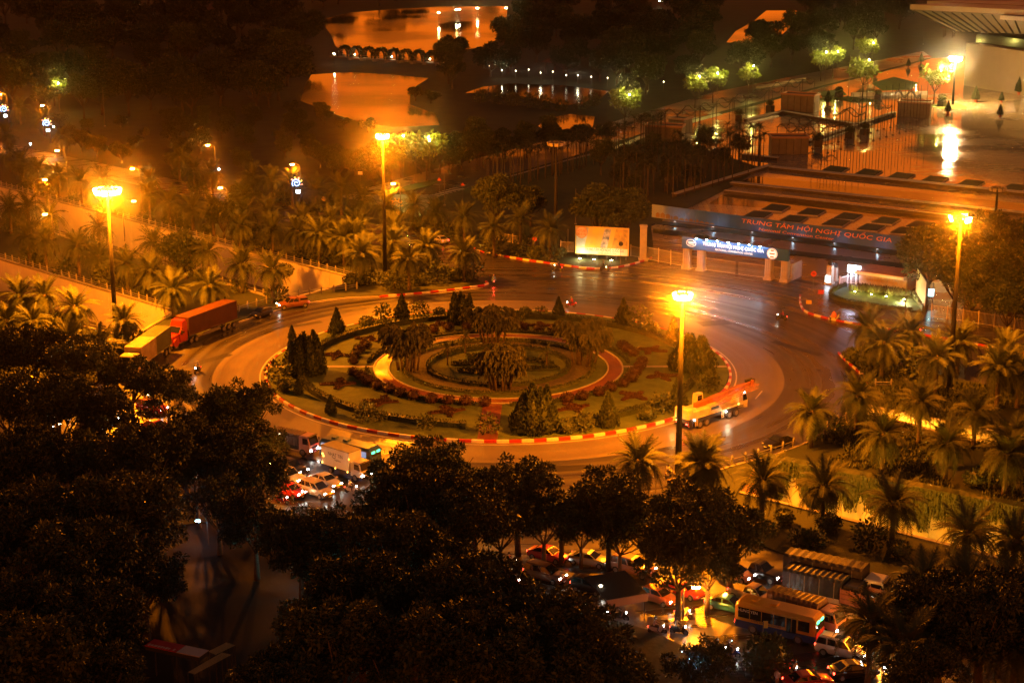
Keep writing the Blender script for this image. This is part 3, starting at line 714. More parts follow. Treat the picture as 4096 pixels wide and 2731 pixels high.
def plant(name, me, p, label, cat, sc=1.0, rz=0.0, group=None, z=.3):
    t = thing(name, label, cat, (p.x, p.y, z), rz, group, sc); obj('foliage', me, t); obj('stem', ME_stem, t); return t

# ================================================================== the island of the roundabout
ZI = .34
isl = setting('traffic_island')
PATHS = (0, 90, 180, 268)
sheet('island_lawn', ring(RI - .3, 96), ZI, M_lawn)
M_beds = mat('flower_mix', (.05, .055, .02), .9, col2=(.13, .10, .045), scale=3.0, bump=1, bscale=12)
def annulus(nm, r0, r1, z, m, n=96):
    mb = MB(); c = lambda r, t, zz: (C0.x + r * math.cos(t), C0.y + r * math.sin(t), zz)
    for k in range(n):
        a, b = 2 * math.pi * k / n, 2 * math.pi * (k + 1) / n
        mb.quad(c(r0, a, z), c(r1, a, z), c(r1, b, z), c(r0, b, z)); mb.quad(c(r1, a, z - .2), c(r1, b, z - .2), c(r1, b, z), c(r1, a, z)); mb.quad(c(r0, b, z - .2), c(r0, a, z - .2), c(r0, a, z), c(r0, b, z))
    o = mb.build(nm, m); o['kind'] = 'structure'; return o
annulus('ring_path', 16.0, 17.9, ZI + .02, M_brick); annulus('flower_ring', 10.4, 13.6, ZI + .03, M_beds)
for r0 in (15.8, 17.9):
    P = [C0 + Vector((math.cos(2 * math.pi * k / 72), math.sin(2 * math.pi * k / 72), 0)) * (r0 + .1) for k in range(73)]
    kerb_row(P, 2 * math.pi * r0 / 72, .22, [M_kerb], .22, 'path_edging', ZI - .06)
for dg, wd, m in ((268, 2.6, M_brick), (90, 2.2, M_brick), (180, .9, M_conc), (0, .9, M_conc)):
    a = R(dg); u = Vector((math.cos(a), math.sin(a), 0)); n = Vector((-u.y, u.x, 0)) * wd / 2; p, q = C0 + u * 18.1, C0 + u * (RI - .3)
    o = MB().add([(p - n)[:2] + (ZI + .02,), (q - n)[:2] + (ZI + .02,), (q + n)[:2] + (ZI + .02,), (p + n)[:2] + (ZI + .02,)], [(0, 1, 2, 3)]).build('garden_path', m); o['kind'] = 'structure'
def hedge_arc(r0, a0, a1, wd, h, leafm, label, seed, group=None, per=34):
    r = random.Random(seed); t = thing('clipped_hedge', label, 'hedge', (C0.x, C0.y, ZI), 0, group); n = max(3, int(abs(a1 - a0) / 3)); core = MB(); lf = MB()
    rings = []
    for i in range(n + 1):
        a = R(a0 + (a1 - a0) * i / n); rings.append([Vector((math.cos(a) * rr, math.sin(a) * rr, z)) for rr, z in ((r0 - wd / 2, 0), (r0 + wd / 2, 0), (r0 + wd / 2 * .95, h * .92), (r0 - wd / 2 * .95, h * .92))])
    core.loft(rings); N = int(R(abs(a1 - a0)) * r0 * per)
    for _ in range(N):
        a = R(r.uniform(a0, a1)); s = r.random()
        if s < .5: p = Vector((r0 + r.uniform(-wd, wd) / 2, 0, h * r.uniform(.9, 1.06)))
        else: p = Vector((r0 + (wd / 2 if s < .75 else -wd / 2), 0, h * r.random()))
        d = Vector((r.uniform(-.5, .5), r.uniform(-.7, .7), 1)).normalized(); M = Matrix.Rotation(a, 3, 'Z'); leaf(lf, M @ p, M @ d, rdir(r), .26, .07)
    core.build('branches', leafm, t); lf.build('leaves', leafm, t); return t
for k, (a0, a1, wd) in enumerate(((4, 86, 'back right'), (94, 176, 'back left'), (184, 262, 'front left'), (274, 356, 'front right'))):
    hedge_arc(28.6, a0, a1, .9, .75, L_dark, 'low clipped hedge arc near the kerb, %s quarter of the roundabout' % wd, 400 + k, 'hedge arcs of the roundabout')
    hedge_arc(19.0, a0 + 1, a1 - 1, .45, .4, L_dark, 'thin hedge arc along the brick ring path, %s quarter of the roundabout' % wd, 410 + k, 'hedge arcs of the roundabout')
hedge_arc(10.2, 0, 359.9, .5, .5, L_dark, 'inner clipped hedge circle round the middle palm clump', 420)
hedge_arc(13.8, 0, 359.9, .45, .35, L_bush, 'outer low hedge circle around the flower ring', 421)
for k, (x, y, a, l) in enumerate(((-4.2, 1.5, 20, 'left'), (-3.0, -3.0, -10, 'front left'), (5.5, 2.2, -25, 'back right'), (6.0, -1.5, 8, 'right'), (-2.0, 5.0, 5, 'back'))):
    r = random.Random(k); mb = MB(); t = thing('shrub_bed', 'dark leaf-shaped shrub bed inside the middle circle, %s one' % l, 'shrub bed', (C0.x + x, C0.y + y, ZI), R(a))
    mb.prism([(math.cos(b) * 2.9, math.sin(b) * .95) for b in [2 * math.pi * i / 14 for i in range(14)]], 0, .32)
    for _ in range(260):
        b = r.uniform(0, 6.28); q = r.random() ** .5; leaf(mb, Vector((math.cos(b) * 2.9 * q, math.sin(b) * .95 * q, .3)), Vector((r.uniform(-.5, .5), r.uniform(-.5, .5), 1)).normalized(), rdir(r), .3, .09)
    mb.build('foliage', L_dark, t)
# bird shaped beds of red leaves
BIRD = [(-1.9, .1), (-1.0, .55), (-.4, .5), (-.9, 1.9), (-.2, 2.5), (.5, 1.2), (.9, .55), (1.7, .75), (2.1, .35), (1.2, -.1), (.5, -.6), (.1, -2.3), (-.5, -1.9), (-.45, -.6), (-1.2, -.35), (-2.5, -.6), (-2.6, -.15)]
def bird(p, rz, label, sc):
    r = random.Random(int(p.x * 10)); t = thing('flower_bed', label, 'flower bed', (p.x, p.y, ZI), rz, 'bird shaped flower beds', (sc * .88, sc * .88, 1)); mb = MB(); mb.prism(BIRD, 0, .2)
    n = 0
    while n < 420:
        q = (r.uniform(-2.7, 2.2), r.uniform(-2.4, 2.6))
        if inside(q, BIRD): leaf(mb, Vector((*q, .17)), Vector((r.uniform(-.6, .6), r.uniform(-.6, .6), 1)).normalized(), rdir(r), .22, .08); n += 1
    mb.build('foliage', L_red, t)
for (k, x, y, rz, l, sc) in ((11, 745, 600, 75, 'back left, left of the three', 1.15), (11, 1010, 465, 60, 'behind the left palm clump', 1.1), (11, 770, 850, -5, 'front left, nearest the left path', 1.25), (11, 1130, 1000, -15, 'front left, middle of the three', 1.25), (11, 1700, 1085, 10, 'front left, nearest the brick path', 1.25),
                         (11, 1650, 338, 20, 'at the back, left of the back path', 1.0), (12, 640, 1055, 20, 'front right, left of the tall conifer', 1.25), (12, 1150, 950, 40, 'front right, right of the tall conifer', 1.2), (12, 1390, 780, 100, 'right side, beside the mast', 1.15), (12, 1290, 555, 150, 'back right, below the clipped hedge', 1.15), (12, 340, 348, -10, 'at the back, right of the back path', 1.0)):
    bird(av(k, x, y), R(rz), 'red bird-shaped flower bed on the roundabout lawn, ' + l, sc)
REDS = [(11, 885, 672), (11, 905, 618), (11, 935, 575), (11, 1000, 540)], [(11, 885, 775), (11, 950, 808), (11, 1005, 850), (11, 1085, 890), (11, 1188, 918), (11, 1285, 950), (11, 1400, 978), (11, 1550, 1005), (11, 1700, 1015), (11, 1845, 1025), (11, 2005, 1035)], \
    [(12, 575, 1000), (12, 705, 980), (12, 850, 945), (12, 950, 905), (12, 1055, 868), (12, 1125, 825), (12, 1160, 772), (12, 1195, 725), (12, 1215, 680)], [(12, 1140, 605), (12, 1085, 575), (12, 1045, 545)], [(11, 1575, 408), (11, 1700, 390), (11, 1860, 388), (11, 2205, 385), (11, 2320, 385), (12, 205, 388), (12, 330, 400), (12, 450, 400)]
for grp, wd in zip(REDS, ('in the back left arc', 'in the long front left arc', 'in the front right arc', 'in the short back right arc', 'in the arc behind the ring path')):
    for i, (k, x, y) in enumerate(grp):
        p = av(k, x, y); plant('round_shrub', B_red[i % 3], p, 'clipped round red shrub beside the ring path, %s %s' % (ORD[i + 1], wd), 'shrub', rnd.uniform(.74, .86), rnd.uniform(0, 6), 'round red shrubs of the roundabout', ZI)
for i, (k, x, y, yt, l) in enumerate(((11, 745, 402, 185, 'at the back left kerb'), (11, 1300, 272, 68, 'behind the left palm clump'), (11, 360, 440, 328, 'left, behind the big shrub group'), (12, 500, 252, 88, 'behind the right palm clump'), (12, 1055, 330, 104, 'at the back right kerb'), (12, 1480, 470, 258, 'just behind the mast at the right'),
        (12, 925, 1190, 905, 'largest, at the front right kerb'), (12, 1515, 1045, 778, 'in front of the mast at the right'), (11, 415, 915, 780, 'at the left kerb under the dark tree'), (11, 692, 1078, 925, 'small one at the front left hedge'), (12, 1820, 850, 680, 'at the right kerb above the crane'))):
    h = hv(k, x, y, yt, ZI); plant('conifer', CON[i % 3], av(k, x, y, ZI), 'dark cone-shaped conifer on the roundabout ' + l, 'conifer', h / 4.3, i, 'conifers of the roundabout', ZI)
def shrub_group(k, x, y, yt, wpx, label, seed, n=7):
    p = av(k, x, y, ZI); h = hv(k, x, y, yt, ZI); wd = (av(k, x + wpx / 2, y) - p).length; r = random.Random(seed)
    t = thing('shrub_group', label, 'shrub', (p.x, p.y, ZI), 0); cl = []
    for i in range(n):
        a = 6.28 * i / n; cl.append((Vector((math.cos(a) * wd * .62, math.sin(a) * wd * .45, 0)), h * r.uniform(.72, 1.0)))
    cl.append((Vector((0, 0, 0)), h))
    for c, hh in cl:
        o = obj('stem_bundle', conifer_mesh(hh, wd * .5, seed + int(c.x * 10), L_con, 700), t, c)
        o.rotation_euler = (c.y * .05, -c.x * .05, r.random() * 6)
shrub_group(11, 470, 735, 392, 300, 'large dark shrub group at the left end of the roundabout', 500)
shrub_group(12, 1640, 700, 410, 320, 'large dark shrub group right of the mast on the roundabout', 510)
shrub_group(12, 285, 1225, 832, 340, 'large upright shrub group beside the front brick path', 520, 8)
shrub_group(11, 1800, 310, 50, 150, 'tall dark rounded shrub behind the back palm clump', 530, 5)
for i, (k, x, y, kind, sc, l) in enumerate(((11, 1000, 338, 'g', 1.15, 'at the back left kerb'), (11, 1150, 295, 'l', 1.2, 'left of the second conifer at the back'), (11, 1455, 250, 'l', 1.05, 'right of the second conifer at the back'), (11, 1620, 247, 'g', .95, 'at the back kerb beside the tall shrub'), (12, 215, 240, 'g', .95, 'at the back kerb right of the back path'), (12, 350, 245, 'l', .7, 'small, at the back kerb near the red scooter'),
        (12, 1180, 352, 'l', 1.5, 'right of the back right conifer'), (12, 1290, 398, 'g', 1.3, 'low one at the right back kerb'), (12, 345, 1245, 'l', 1.45, 'bright, in front of the upright shrub group'), (12, 570, 1240, 'g', 1.2, 'at the front kerb left of the conifer'), (12, 720, 1222, 'l', 1.05, 'just left of the largest conifer'), (12, 1255, 1130, 'g', 1.2, 'at the front right kerb'), (12, 1390, 1070, 'l', 1.2, 'before the conifer by the mast'),
        (12, 1785, 885, 'l', 1.15, 'above the crane boom'), (11, 245, 800, 'l', 1.3, 'at the left kerb'), (11, 295, 885, 'g', 1.0, 'low, at the left kerb'), (11, 985, 1140, 'l', 1.1, 'before the front left hedge'), (11, 1110, 1140, 'l', .7, 'thin, before the front left hedge'), (11, 1510, 1210, 'l', .9, 'thin, near the front kerb'), (11, 2040, 1245, 'l', 1.1, 'just left of the front brick path'), (11, 2300, 300, 'l', .9, 'right of the back palm clump'))):
    plant('bush', B_green[i % 2] if kind == 'g' else B_loose[i % 3], av(k, x, y, ZI), ('clipped' if kind == 'g' else 'loose leafy') + ' green bush on the roundabout ' + l, 'bush', sc, i * 1.3, 'green bushes of the roundabout', ZI)
# clumps of fishtail palms
def fish_crown(seed, n=22):
    r = random.Random(seed); mb = MB()
    for i in range(n):
        a = i * 2.4 + r.uniform(-.3, .3); up = r.uniform(.15, 1.15); L = r.uniform(1.5, 2.3); P = []
        for j in range(6):
            t = j / 5; P.append(Vector((math.cos(a) * L * t * (1 - .25 * t), math.sin(a) * L * t * (1 - .25 * t), up * 1.3 * t - 1.25 * t * t)))
        mb.tube(P, [.035, .03, .025, .02, .015, .01], 3, False)
        for j in range(84):
            t = r.uniform(.12, 1); k = t * 5; q = min(int(k), 4); p = P[q].lerp(P[q + 1], k - q); d = (Vector((r.uniform(-.5, .5), r.uniform(-.5, .5), -1.0 - .5 * t)) + (P[-1] - P[0]).normalized() * .6).normalized()
            leaf(mb, p, d, rdir(r), r.uniform(.4, .85), .075)
    return mb.mesh('crown', L_fish)
FC = [fish_crown(600 + i) for i in range(4)]
def palm_clump(p, h, wd, n, label, seed):
    r = random.Random(seed); t = thing('palm_clump', label, 'palm', (p.x, p.y, ZI))
    for i in range(n):
        a = 6.28 * i / n + r.uniform(-.3, .3); b = Vector((math.cos(a), math.sin(a), 0)) * wd * r.uniform(.3, .55); hh = h * r.uniform(.55, .88) - .5; e = b * r.uniform(1.5, 2.0)
        MB().tube([b, b.lerp(e, .4) + Vector((0, 0, hh * .5)), Vector((e.x, e.y, hh))], [.17, .13, .12], 7).build('trunk', M_pbark, t, smooth=True)
        obj('crown', FC[i % 4], t, (e.x, e.y, hh), r.uniform(0, 6), r.uniform(.9, 1.15)); obj('crown', FC[(i + 1) % 4], t, (e.x * .9, e.y * .9, hh * .82), r.uniform(0, 6), r.uniform(.75, .95)); obj('crown', FC[(i + 2) % 4], t, (e.x * .6, e.y * .6, hh * .93), r.uniform(0, 6), r.uniform(.85, 1.05))
palm_clump(av(11, 1345, 705, ZI), hv(11, 1345, 705, 262, ZI), 3.0, 11, 'clump of bushy palms on the left of the roundabout garden', 1)
palm_clump(av(11, 2075, 470, ZI), hv(11, 2075, 470, 55, ZI), 3.2, 11, 'clump of bushy palms at the back of the roundabout garden', 2)
palm_clump(av(12, 730, 650, ZI), hv(12, 730, 650, 205, ZI), 3.2, 11, 'clump of bushy palms on the right of the roundabout garden', 3)
palm_clump(av(5, 1110, 1105, ZI), hv(5, 1110, 1105, 762, ZI), 3.2, 12, 'clump of bushy palms in the middle front of the roundabout garden', 4)
for i, (k, x, y, l) in enumerate(((11, 1840, 560, 'behind the inner circle'), (11, 1690, 660, 'at the left of the inner circle'), (12, 400, 690, 'at the right of the inner circle'), (11, 1450, 870, 'x'))[:3]):
    palm(av(k, x, y, ZI), 2.6, 'small young palm ' + l + ' on the roundabout', .42, 700 + i, 'small palms of the roundabout', 18, 'small_palm')
# ================================================================== palms of the verges (crown centre seen in the photo, standing height)
def in_trench(p, m=1.2):
    return any(inside((p.x + dx, p.y + dy), t) for t in TR for dx in (-m, 0, m) for dy in (-m, 0, m))
def keep_off(p):
    for k in range(24):
        if not in_trench(p): return p
        p = p + Vector((0, -.7 if k < 12 else 1.4, 0))
    return p
ROWS = [
 ('date palm below the nearer left ramp', [(4, 40, 610), (4, 130, 445), (4, 215, 610), (4, 295, 445), (4, 470, 735), (4, 500, 520), (4, 660, 800), (4, 830, 610)], 5.2, 1),
 ('date palm between the two left ramps, front row', [(4, 440, 190), (4, 640, 205), (4, 800, 270), (4, 1000, 295), (4, 1200, 335), (4, 1410, 385), (4, 1620, 225), (4, 1830, 270)], 5.6, 1),
 ('date palm between the two left ramps, back row', [(1, 60, 1365), (1, 185, 1365), (4, 100, 95), (4, 285, 85), (1, 330, 1430), (1, 660, 1490), (4, 1030, 85), (4, 1230, 60), (4, 1425, 120)], 5.6, 0),
 ('date palm just behind the farther left ramp', [(4, 1560, 40), (4, 1980, 40), (4, 2130, 60), (4, 2245, 55), (5, 160, 150), (5, 380, 80), (5, 480, 200), (5, 600, 105), (5, 850, 155)], 5.6, 1),
 ('date palm in the second row behind the farther left ramp', [(1, 520, 1205), (1, 990, 1290), (1, 1130, 1335), (1, 1290, 1365), (1, 1430, 1375), (1, 1640, 1405), (1, 1800, 1395), (1, 2030, 1435), (1, 2220, 1455), (1, 1830, 1500), (5, 40, 60), (5, 130, 30)], 5.6, 0),
 ('date palm in the third row of the left grove', [(1, 250, 1110), (1, 390, 1150), (1, 680, 1190), (1, 1000, 1180), (1, 1200, 1025), (1, 1300, 1115), (1, 1420, 1130), (1, 1690, 1150), (1, 1820, 1175), (1, 1960, 1195), (1, 2120, 1260), (1, 2290, 1240), (1, 1640, 1290)], 5.6, 0),
 ('date palm in the row left of the unlit mast', [(2, 170, 1300), (2, 330, 1345), (2, 510, 1345), (2, 660, 1405), (2, 850, 1430), (2, 1050, 1500), (2, 1230, 1445), (2, 1430, 1515), (2, 140, 1490), (2, 380, 1510)], 5.6, 0),
 ('date palm at far left under the woods', [(1, 130, 710), (1, 290, 770), (1, 40, 880), (1, 60, 1010), (1, 140, 1060), (1, 420, 900)], 5.4, 0),
 ('date palm right of the roundabout, back row', [(6, 1310, 640), (6, 1410, 755), (6, 1590, 690), (6, 1770, 850), (6, 1920, 745), (6, 2235, 800), (6, 2190, 920), (6, 2330, 930)], 5.6, 1),
 ('date palm right of the roundabout, middle row', [(6, 930, 1215), (6, 1240, 1105), (6, 1660, 1150), (6, 2030, 1210), (6, 1430, 1375), (6, 1840, 1420), (6, 2290, 1390)], 5.6, 1),
 ('date palm along the vine wall and guardrail', [(9, 200, 55), (9, 600, 155), (9, 1010, 195), (9, 1480, 320), (9, 1980, 500), (6, 175, 1535), (8, 2025, 45), (9, 2310, 60), (9, 2300, 560)], 5.6, 1),
 ('dark palm at the lower right corner', [(9, 1330, 1090), (9, 1680, 840), (9, 1960, 900), (9, 2230, 930), (9, 1560, 1260), (9, 1800, 1180), (9, 2080, 1180), (9, 2300, 1250)], 6.5, 1)]
sd = 1000
for desc, L, h, near in ROWS:
    L = sorted(set(L), key=lambda q: V(*q)[0])
    for i, (k, x, y) in enumerate(L):
        sd += 1; hh = h * rnd.uniform(.9, 1.12); p = av(k, x, y, hh + .5); p = keep_off(Vector((p.x, p.y, 0))); p.z = .12
        lb = '%s, %s from the left' % (desc, ORD[i + 1]); (palm if near else far_palm)(p, hh, lb, rnd.uniform(.98, 1.14), sd, desc.split(',')[0].replace('date palm', 'date palms'))
# low bushes at the foot of the palms
for i, (x, y, sc, l) in enumerate(((820, 652, 1.4, 'at the end of the farther ramp'), (850, 655, 1.2, 'right of the ramp end'), (890, 655, 1.4, 'at the foot of the back mast'), (925, 660, 1.7, 'under the palms behind the kerb'), (965, 655, 1.3, 'between two palms behind the kerb'), (1005, 650, 1.6, 'under the palm near the kerb tip'), (1045, 645, 1.4, 'left of the kerb tip'), (1085, 640, 1.6, 'at the kerb tip beside the motorbike'), (640, 662, 1.5, 'under the palm beside the pickup'),
        (1190, 588, 1.2, 'on the far verge, left'), (1230, 594, 1.5, 'on the far verge, middle'), (1270, 600, 1.3, 'on the far verge, right'), (2000, 845, 2.2, 'behind the right kerb'), (2040, 850, 1.8, 'under the right palms'), (1960, 835, 1.5, 'at the right kerb tip'), (2105, 870, 2.0, 'right of the right palm trunks'), (2160, 985, 1.6, 'above the vine wall'), (1895, 1010, 1.5, 'beside the guardrail'),
        (1905, 1222, 1.3, 'dark, under the second palm below the vine wall'), (1995, 1262, 1.3, 'dark, below the vine wall'), (2065, 1282, 1.2, 'dark, right part below the vine wall'), (1838, 1258, .9, 'small round, left of three on the lower lawn'), (1862, 1250, .9, 'small round, back of three on the lower lawn'), (1866, 1264, 1.0, 'small round, front of three on the lower lawn'), (2240, 1120, 1.4, 'round, left of pair above the vine wall'), (2278, 1122, 1.3, 'round, right of pair above the vine wall'), (1800, 1205, 1.1, 'dark, under the left palm by the vine wall'))):
    p = keep_off(at(x, y)); plant('bush', B_loose[i % 3] if i % 2 else B_green[i % 2], p, 'dark green bush ' + l, 'bush', sc, i, 'bushes of the verges', .13)

# undergrowth between the palms of the left grove
q_ = random.Random(55)
for desc, L, h, near in ROWS[:7]:
    L = sorted(set(L), key=lambda q: V(*q)[0])
    for i, (k, x, y) in enumerate(L):
        p = av(k, x, y, h); p = keep_off(Vector((p.x + q_.uniform(-2.5, 2.5), p.y - q_.uniform(.8, 2.5), 0)))
        plant('bush', (B_loose + B_green)[i % 5], p, 'bush under the palm%s, %s from left' % (desc.replace('date palm', '').replace(', ', ' '), ORD[i + 1]), 'bush', q_.uniform(.9, 1.7), i, 'undergrowth of the palm grove', .13)

# ground cover and vines of the right verge, hanging over the wall
def inpoly_pts(poly, n, r):
    xs = [p[0] for p in poly]; ys = [p[1] for p in poly]; out = []
    while len(out) < n:
        q = (r.uniform(min(xs), max(xs)), r.uniform(min(ys), max(ys)))
        if inside(q, poly): out.append(q)
    return out
r = random.Random(77); mb = MB()
VRp = pts2([(1935, 825), (1985, 872), (1975, 925), (1900, 1000), (1790, 1046), (2352, 1165), (2420, 1100), (2420, 920), (2100, 856)])
for q in inpoly_pts(VRp, 16000, r):
    if any(inside(q, t) for t in TR[2:]): continue
    if noise.noise(Vector((q[0] * .12, q[1] * .12, 3))) < -.12: continue
    leaf(mb, Vector((q[0], q[1], .15)), Vector((r.uniform(-.8, .8), r.uniform(-.8, .8), .9)).normalized(), rdir(r), r.uniform(.4, .8), .10)
tag(mb.build('ground_cover', L_vine), 'tangled green ground cover on the right verge', 'ground cover', kind='stuff')
a, b = at(*T2R[0]), at(*T2R[1]); t = thing('hanging_vines', 'long thin vines hanging over the lit wall at lower right', 'vines'); 
d = (b - a); n_ = Vector((d.y, -d.x, 0)).normalized()
for s in range(70):
    u = (s + r.random()) / 70 * .86; mb = MB(); c = a + d * u + n_ * .25; dens = max(.15, noise.noise(Vector((u * 14, 1, 0))) * 1.1 + .62); top = Vector((c.x, c.y, .35))
    for _ in range(int(64 * dens) + 6):
        L = (.6 + 3.6 * r.random() ** 1.4) * min(1.5, .5 + dens); p = top + d.normalized() * r.uniform(-.55, .55) + n_ * r.uniform(-.25, .35); wv = d.normalized() * .06
        P = [p - n_ * .8 + Vector((0, 0, .15)), p, p + Vector((r.uniform(-.1, .1), 0, -L * .5)) + n_ * .1, p + Vector((r.uniform(-.15, .15), 0, -L))]
        for i in range(3): mb.quad(P[i] - wv, P[i] + wv, P[i + 1] + wv * .7, P[i + 1] - wv * .7)
        for j in range(int(L * 5)):
            q = p + Vector((r.uniform(-.12, .12), 0, -L * r.random())); leaf(mb, q, Vector((r.uniform(-.6, .6), r.uniform(-.6, .6), -1)).normalized(), rdir(r), .35, .09)
    mb.build('vine_bunch', L_vine, t)

# ================================================================== street trees of the foreground
FG = [(1606, 1518, 1, .68, 'strung with cyan fairy lights at the bottom'), (450, 1090, 3, .85, 'left of the jam, under the queue'), (585, 1115, 2, .75, 'just left of the gold van'), (500, 1155, 3, .8, 'above the courtyard'), (1150, 1215, 2, .72, 'right of the glowing sign'), (1335, 1212, 3, .62, 'behind the dark car'), (1425, 1232, 2, .62, 'left of the tall trunk'), (1040, 1172, 3, .8, 'above the glowing sign'), # (crown centre x, y, kind, scale, words)
 (70, 838, 2, 1.0, 'at the left edge above the jam lights'), (190, 850, 0, 1.05, 'below the container trucks, second from the left edge'), (300, 862, 1, .95, 'just below the pale container'), (385, 905, 0, .8, 'right of the pale container, below the motorbike'), (20, 930, 3, 1.0, 'cut by the left edge, second down'), (135, 955, 2, 1.0, 'in the middle of the left tree mass'), (265, 965, 3, 1.0, 'in the left tree mass below the pale container'),
 (480, 945, 1, 1.0, 'left of the one before the island kerb'), (560, 955, 0, 1.0, 'overlapping the left end of the roundabout kerb'), (610, 1010, 1, .7, 'just left of the blue bus'), (425, 1030, 3, .95, 'below the motorbike lane, front of the left mass'), (520, 1060, 2, .85, 'left of the jammed cars'), (340, 1080, 2, 1.0, 'front left above the blue puddle'), (190, 1075, 0, .95, 'left mass, front row'), (60, 1090, 2, 1.05, 'left edge, front row'),
 (120, 1200, 3, 1.15, 'large dark one in the lower left'), (285, 1215, 2, 1.15, 'left of the blue puddle'), (20, 1270, 2, 1.1, 'lower left edge'), (180, 1330, 2, 1.1, 'lower left, left of the courtyard'), (330, 1320, 3, .9, 'left border of the courtyard'), (60, 1430, 3, 1.1, 'lower left corner, upper'), (200, 1470, 2, 1.0, 'lower left corner, right'), (40, 1560, 2, 1.1, 'bottom left corner'), (230, 1570, 3, .9, 'bottom edge, left of the red banner'),
 (585, 1200, 3, .85, 'below the jammed white cars'), (690, 1262, 2, .85, 'right of the blue puddle'), (800, 1245, 0, .85, 'below the orange box truck'), (930, 1085, 1, .95, 'right of the orange box truck, before the kerb'), (1000, 1090, 0, .95, 'overlapping the front kerb of the roundabout'), (1090, 1130, 1, .9, 'right of the one overlapping the front kerb'), (900, 1180, 3, .9, 'in the middle of the central tree mass'), (960, 1180, 2, 1.0, 'left of the lit shop sign'), (1190, 1135, 0, .95, 'above the lit shop sign, before the road'),
 (1290, 1160, 1, .9, 'before the empty road, centre'), (1400, 1165, 0, .95, 'left of the small brown sign board'), (1490, 1195, 1, .9, 'below the small brown sign board'), (1590, 1205, 0, 1.0, 'below the front mast, back'), (1680, 1215, 1, .95, 'right end of the central tree mass'), (1250, 1195, 3, .7, 'centre, above the brown van'), (1560, 1290, 2, .9, 'with tall trunk on the near pavement'), (1628, 1290, 3, .75, 'left of the dark tarpaulin trucks'),
 (1060, 1215, 2, .95, 'below the lit shop sign, left'), (760, 1275, 3, .9, 'above the courtyard lamp'), (900, 1290, 2, 1.0, 'right of the courtyard lamp'), (1000, 1300, 3, .85, 'left of the brown van'), (1060, 1345, 1, .7, 'just left of the brown van'), (830, 1390, 2, 1.0, 'dark, right border of the courtyard'), (950, 1410, 3, 1.05, 'dark, lower centre left'), (1080, 1410, 2, 1.05, 'dark, lower centre'), (1190, 1440, 3, .95, 'dark, lower centre right'), (745, 1440, 0, .85, 'lit olive one right of the yellow roofs, upper'), (700, 1525, 1, .8, 'lit olive one right of the yellow roofs, lower'), (780, 1510, 2, 1.0, 'bottom, right of the yellow roofs'), (910, 1520, 3, 1.05, 'bottom centre left'), (1040, 1530, 2, 1.05, 'bottom centre'), (1170, 1540, 3, 1.0, 'bottom centre right'), (1300, 1500, 2, .95, 'below the parked motorbikes'), (1420, 1545, 1, .85, 'bottom, left of the tree with blue lights'), (1310, 1570, 3, .9, 'bottom edge below the parked motorbikes'), (640, 1612, 2, .8, 'bottom edge by the yellow roofs'),
 (2150, 1425, 2, .85, 'dark, lower right above the corner palms'), (2260, 1395, 3, .85, 'dark, right edge below the vine wall'), (2350, 1445, 2, .9, 'right edge, lower'), (2080, 1430, 3, .75, 'dark, right of the red lorry bed'), (2250, 1450, 2, .95, 'dark, lower right corner'), (2120, 1560, 3, .8, 'bottom edge, right corner')]
for i, (x, y, k, sc, l) in enumerate(FG):
    p = at(x, y, 7.4 * sc); tree('street%d' % k, (p.x, p.y, .1), sc, i * 2.1, 'dark street tree ' + l, group='street trees in the foreground', name='street_tree')
# trees round the gate and the ramp
for i, (k, x, y, kind, sc, sxy, l) in enumerate(((5, 1010, 1, 'dense0', .95, 1.1, 'left of the billboard'), (2, 1070, 1330, 'dense0', .95, 1.1, 'left of the unlit mast'), (2, 1300, 1380, 'park1', .75, 1.0, 'right of the unlit mast'), (2, 1750, 1400, 'dense0', 1.05, 1.15, 'behind the yellow billboard, left'), (2, 1930, 1430, 'dense0', 1.0, 1.1, 'behind the yellow billboard, right'), (4, 1240, 190, 'dense0', .8, 1.15, 'between the ramps among the palms'), (1, 1500, 1460, 'dense0', .7, 1.1, 'behind the farther ramp among palms'), (1, 1600, 1330, 'dense0', .6, 1.0, 'under the street lamp in the grove'),
        (6, 1720, 220, 'dense0', 1.15, 1.1, 'large, behind the thin billboard'), (6, 1900, 300, 'dense0', 1.2, 1.1, 'large, left of the right mast'), (6, 2100, 200, 'park0', 1.0, 1.0, 'large, right of the right mast'), (6, 2270, 330, 'dense0', 1.2, 1.1, 'large, at the right edge'), (6, 2010, 420, 'dense0', .9, 1.1, 'low, behind the grey fence'), (6, 2250, 540, 'dense0', .8, 1.2, 'low, behind the grey fence at right edge'), (6, 2330, 150, 'park1', 1.0, 1.0, 'at the right edge, back'))[1:]):
    p = av(k, x, y, 6.0 * sc); tree(kind, (p.x, p.y, .1), sc, i * 1.7, 'leafy green tree ' + l, group='trees around the gate', sxy=sxy)

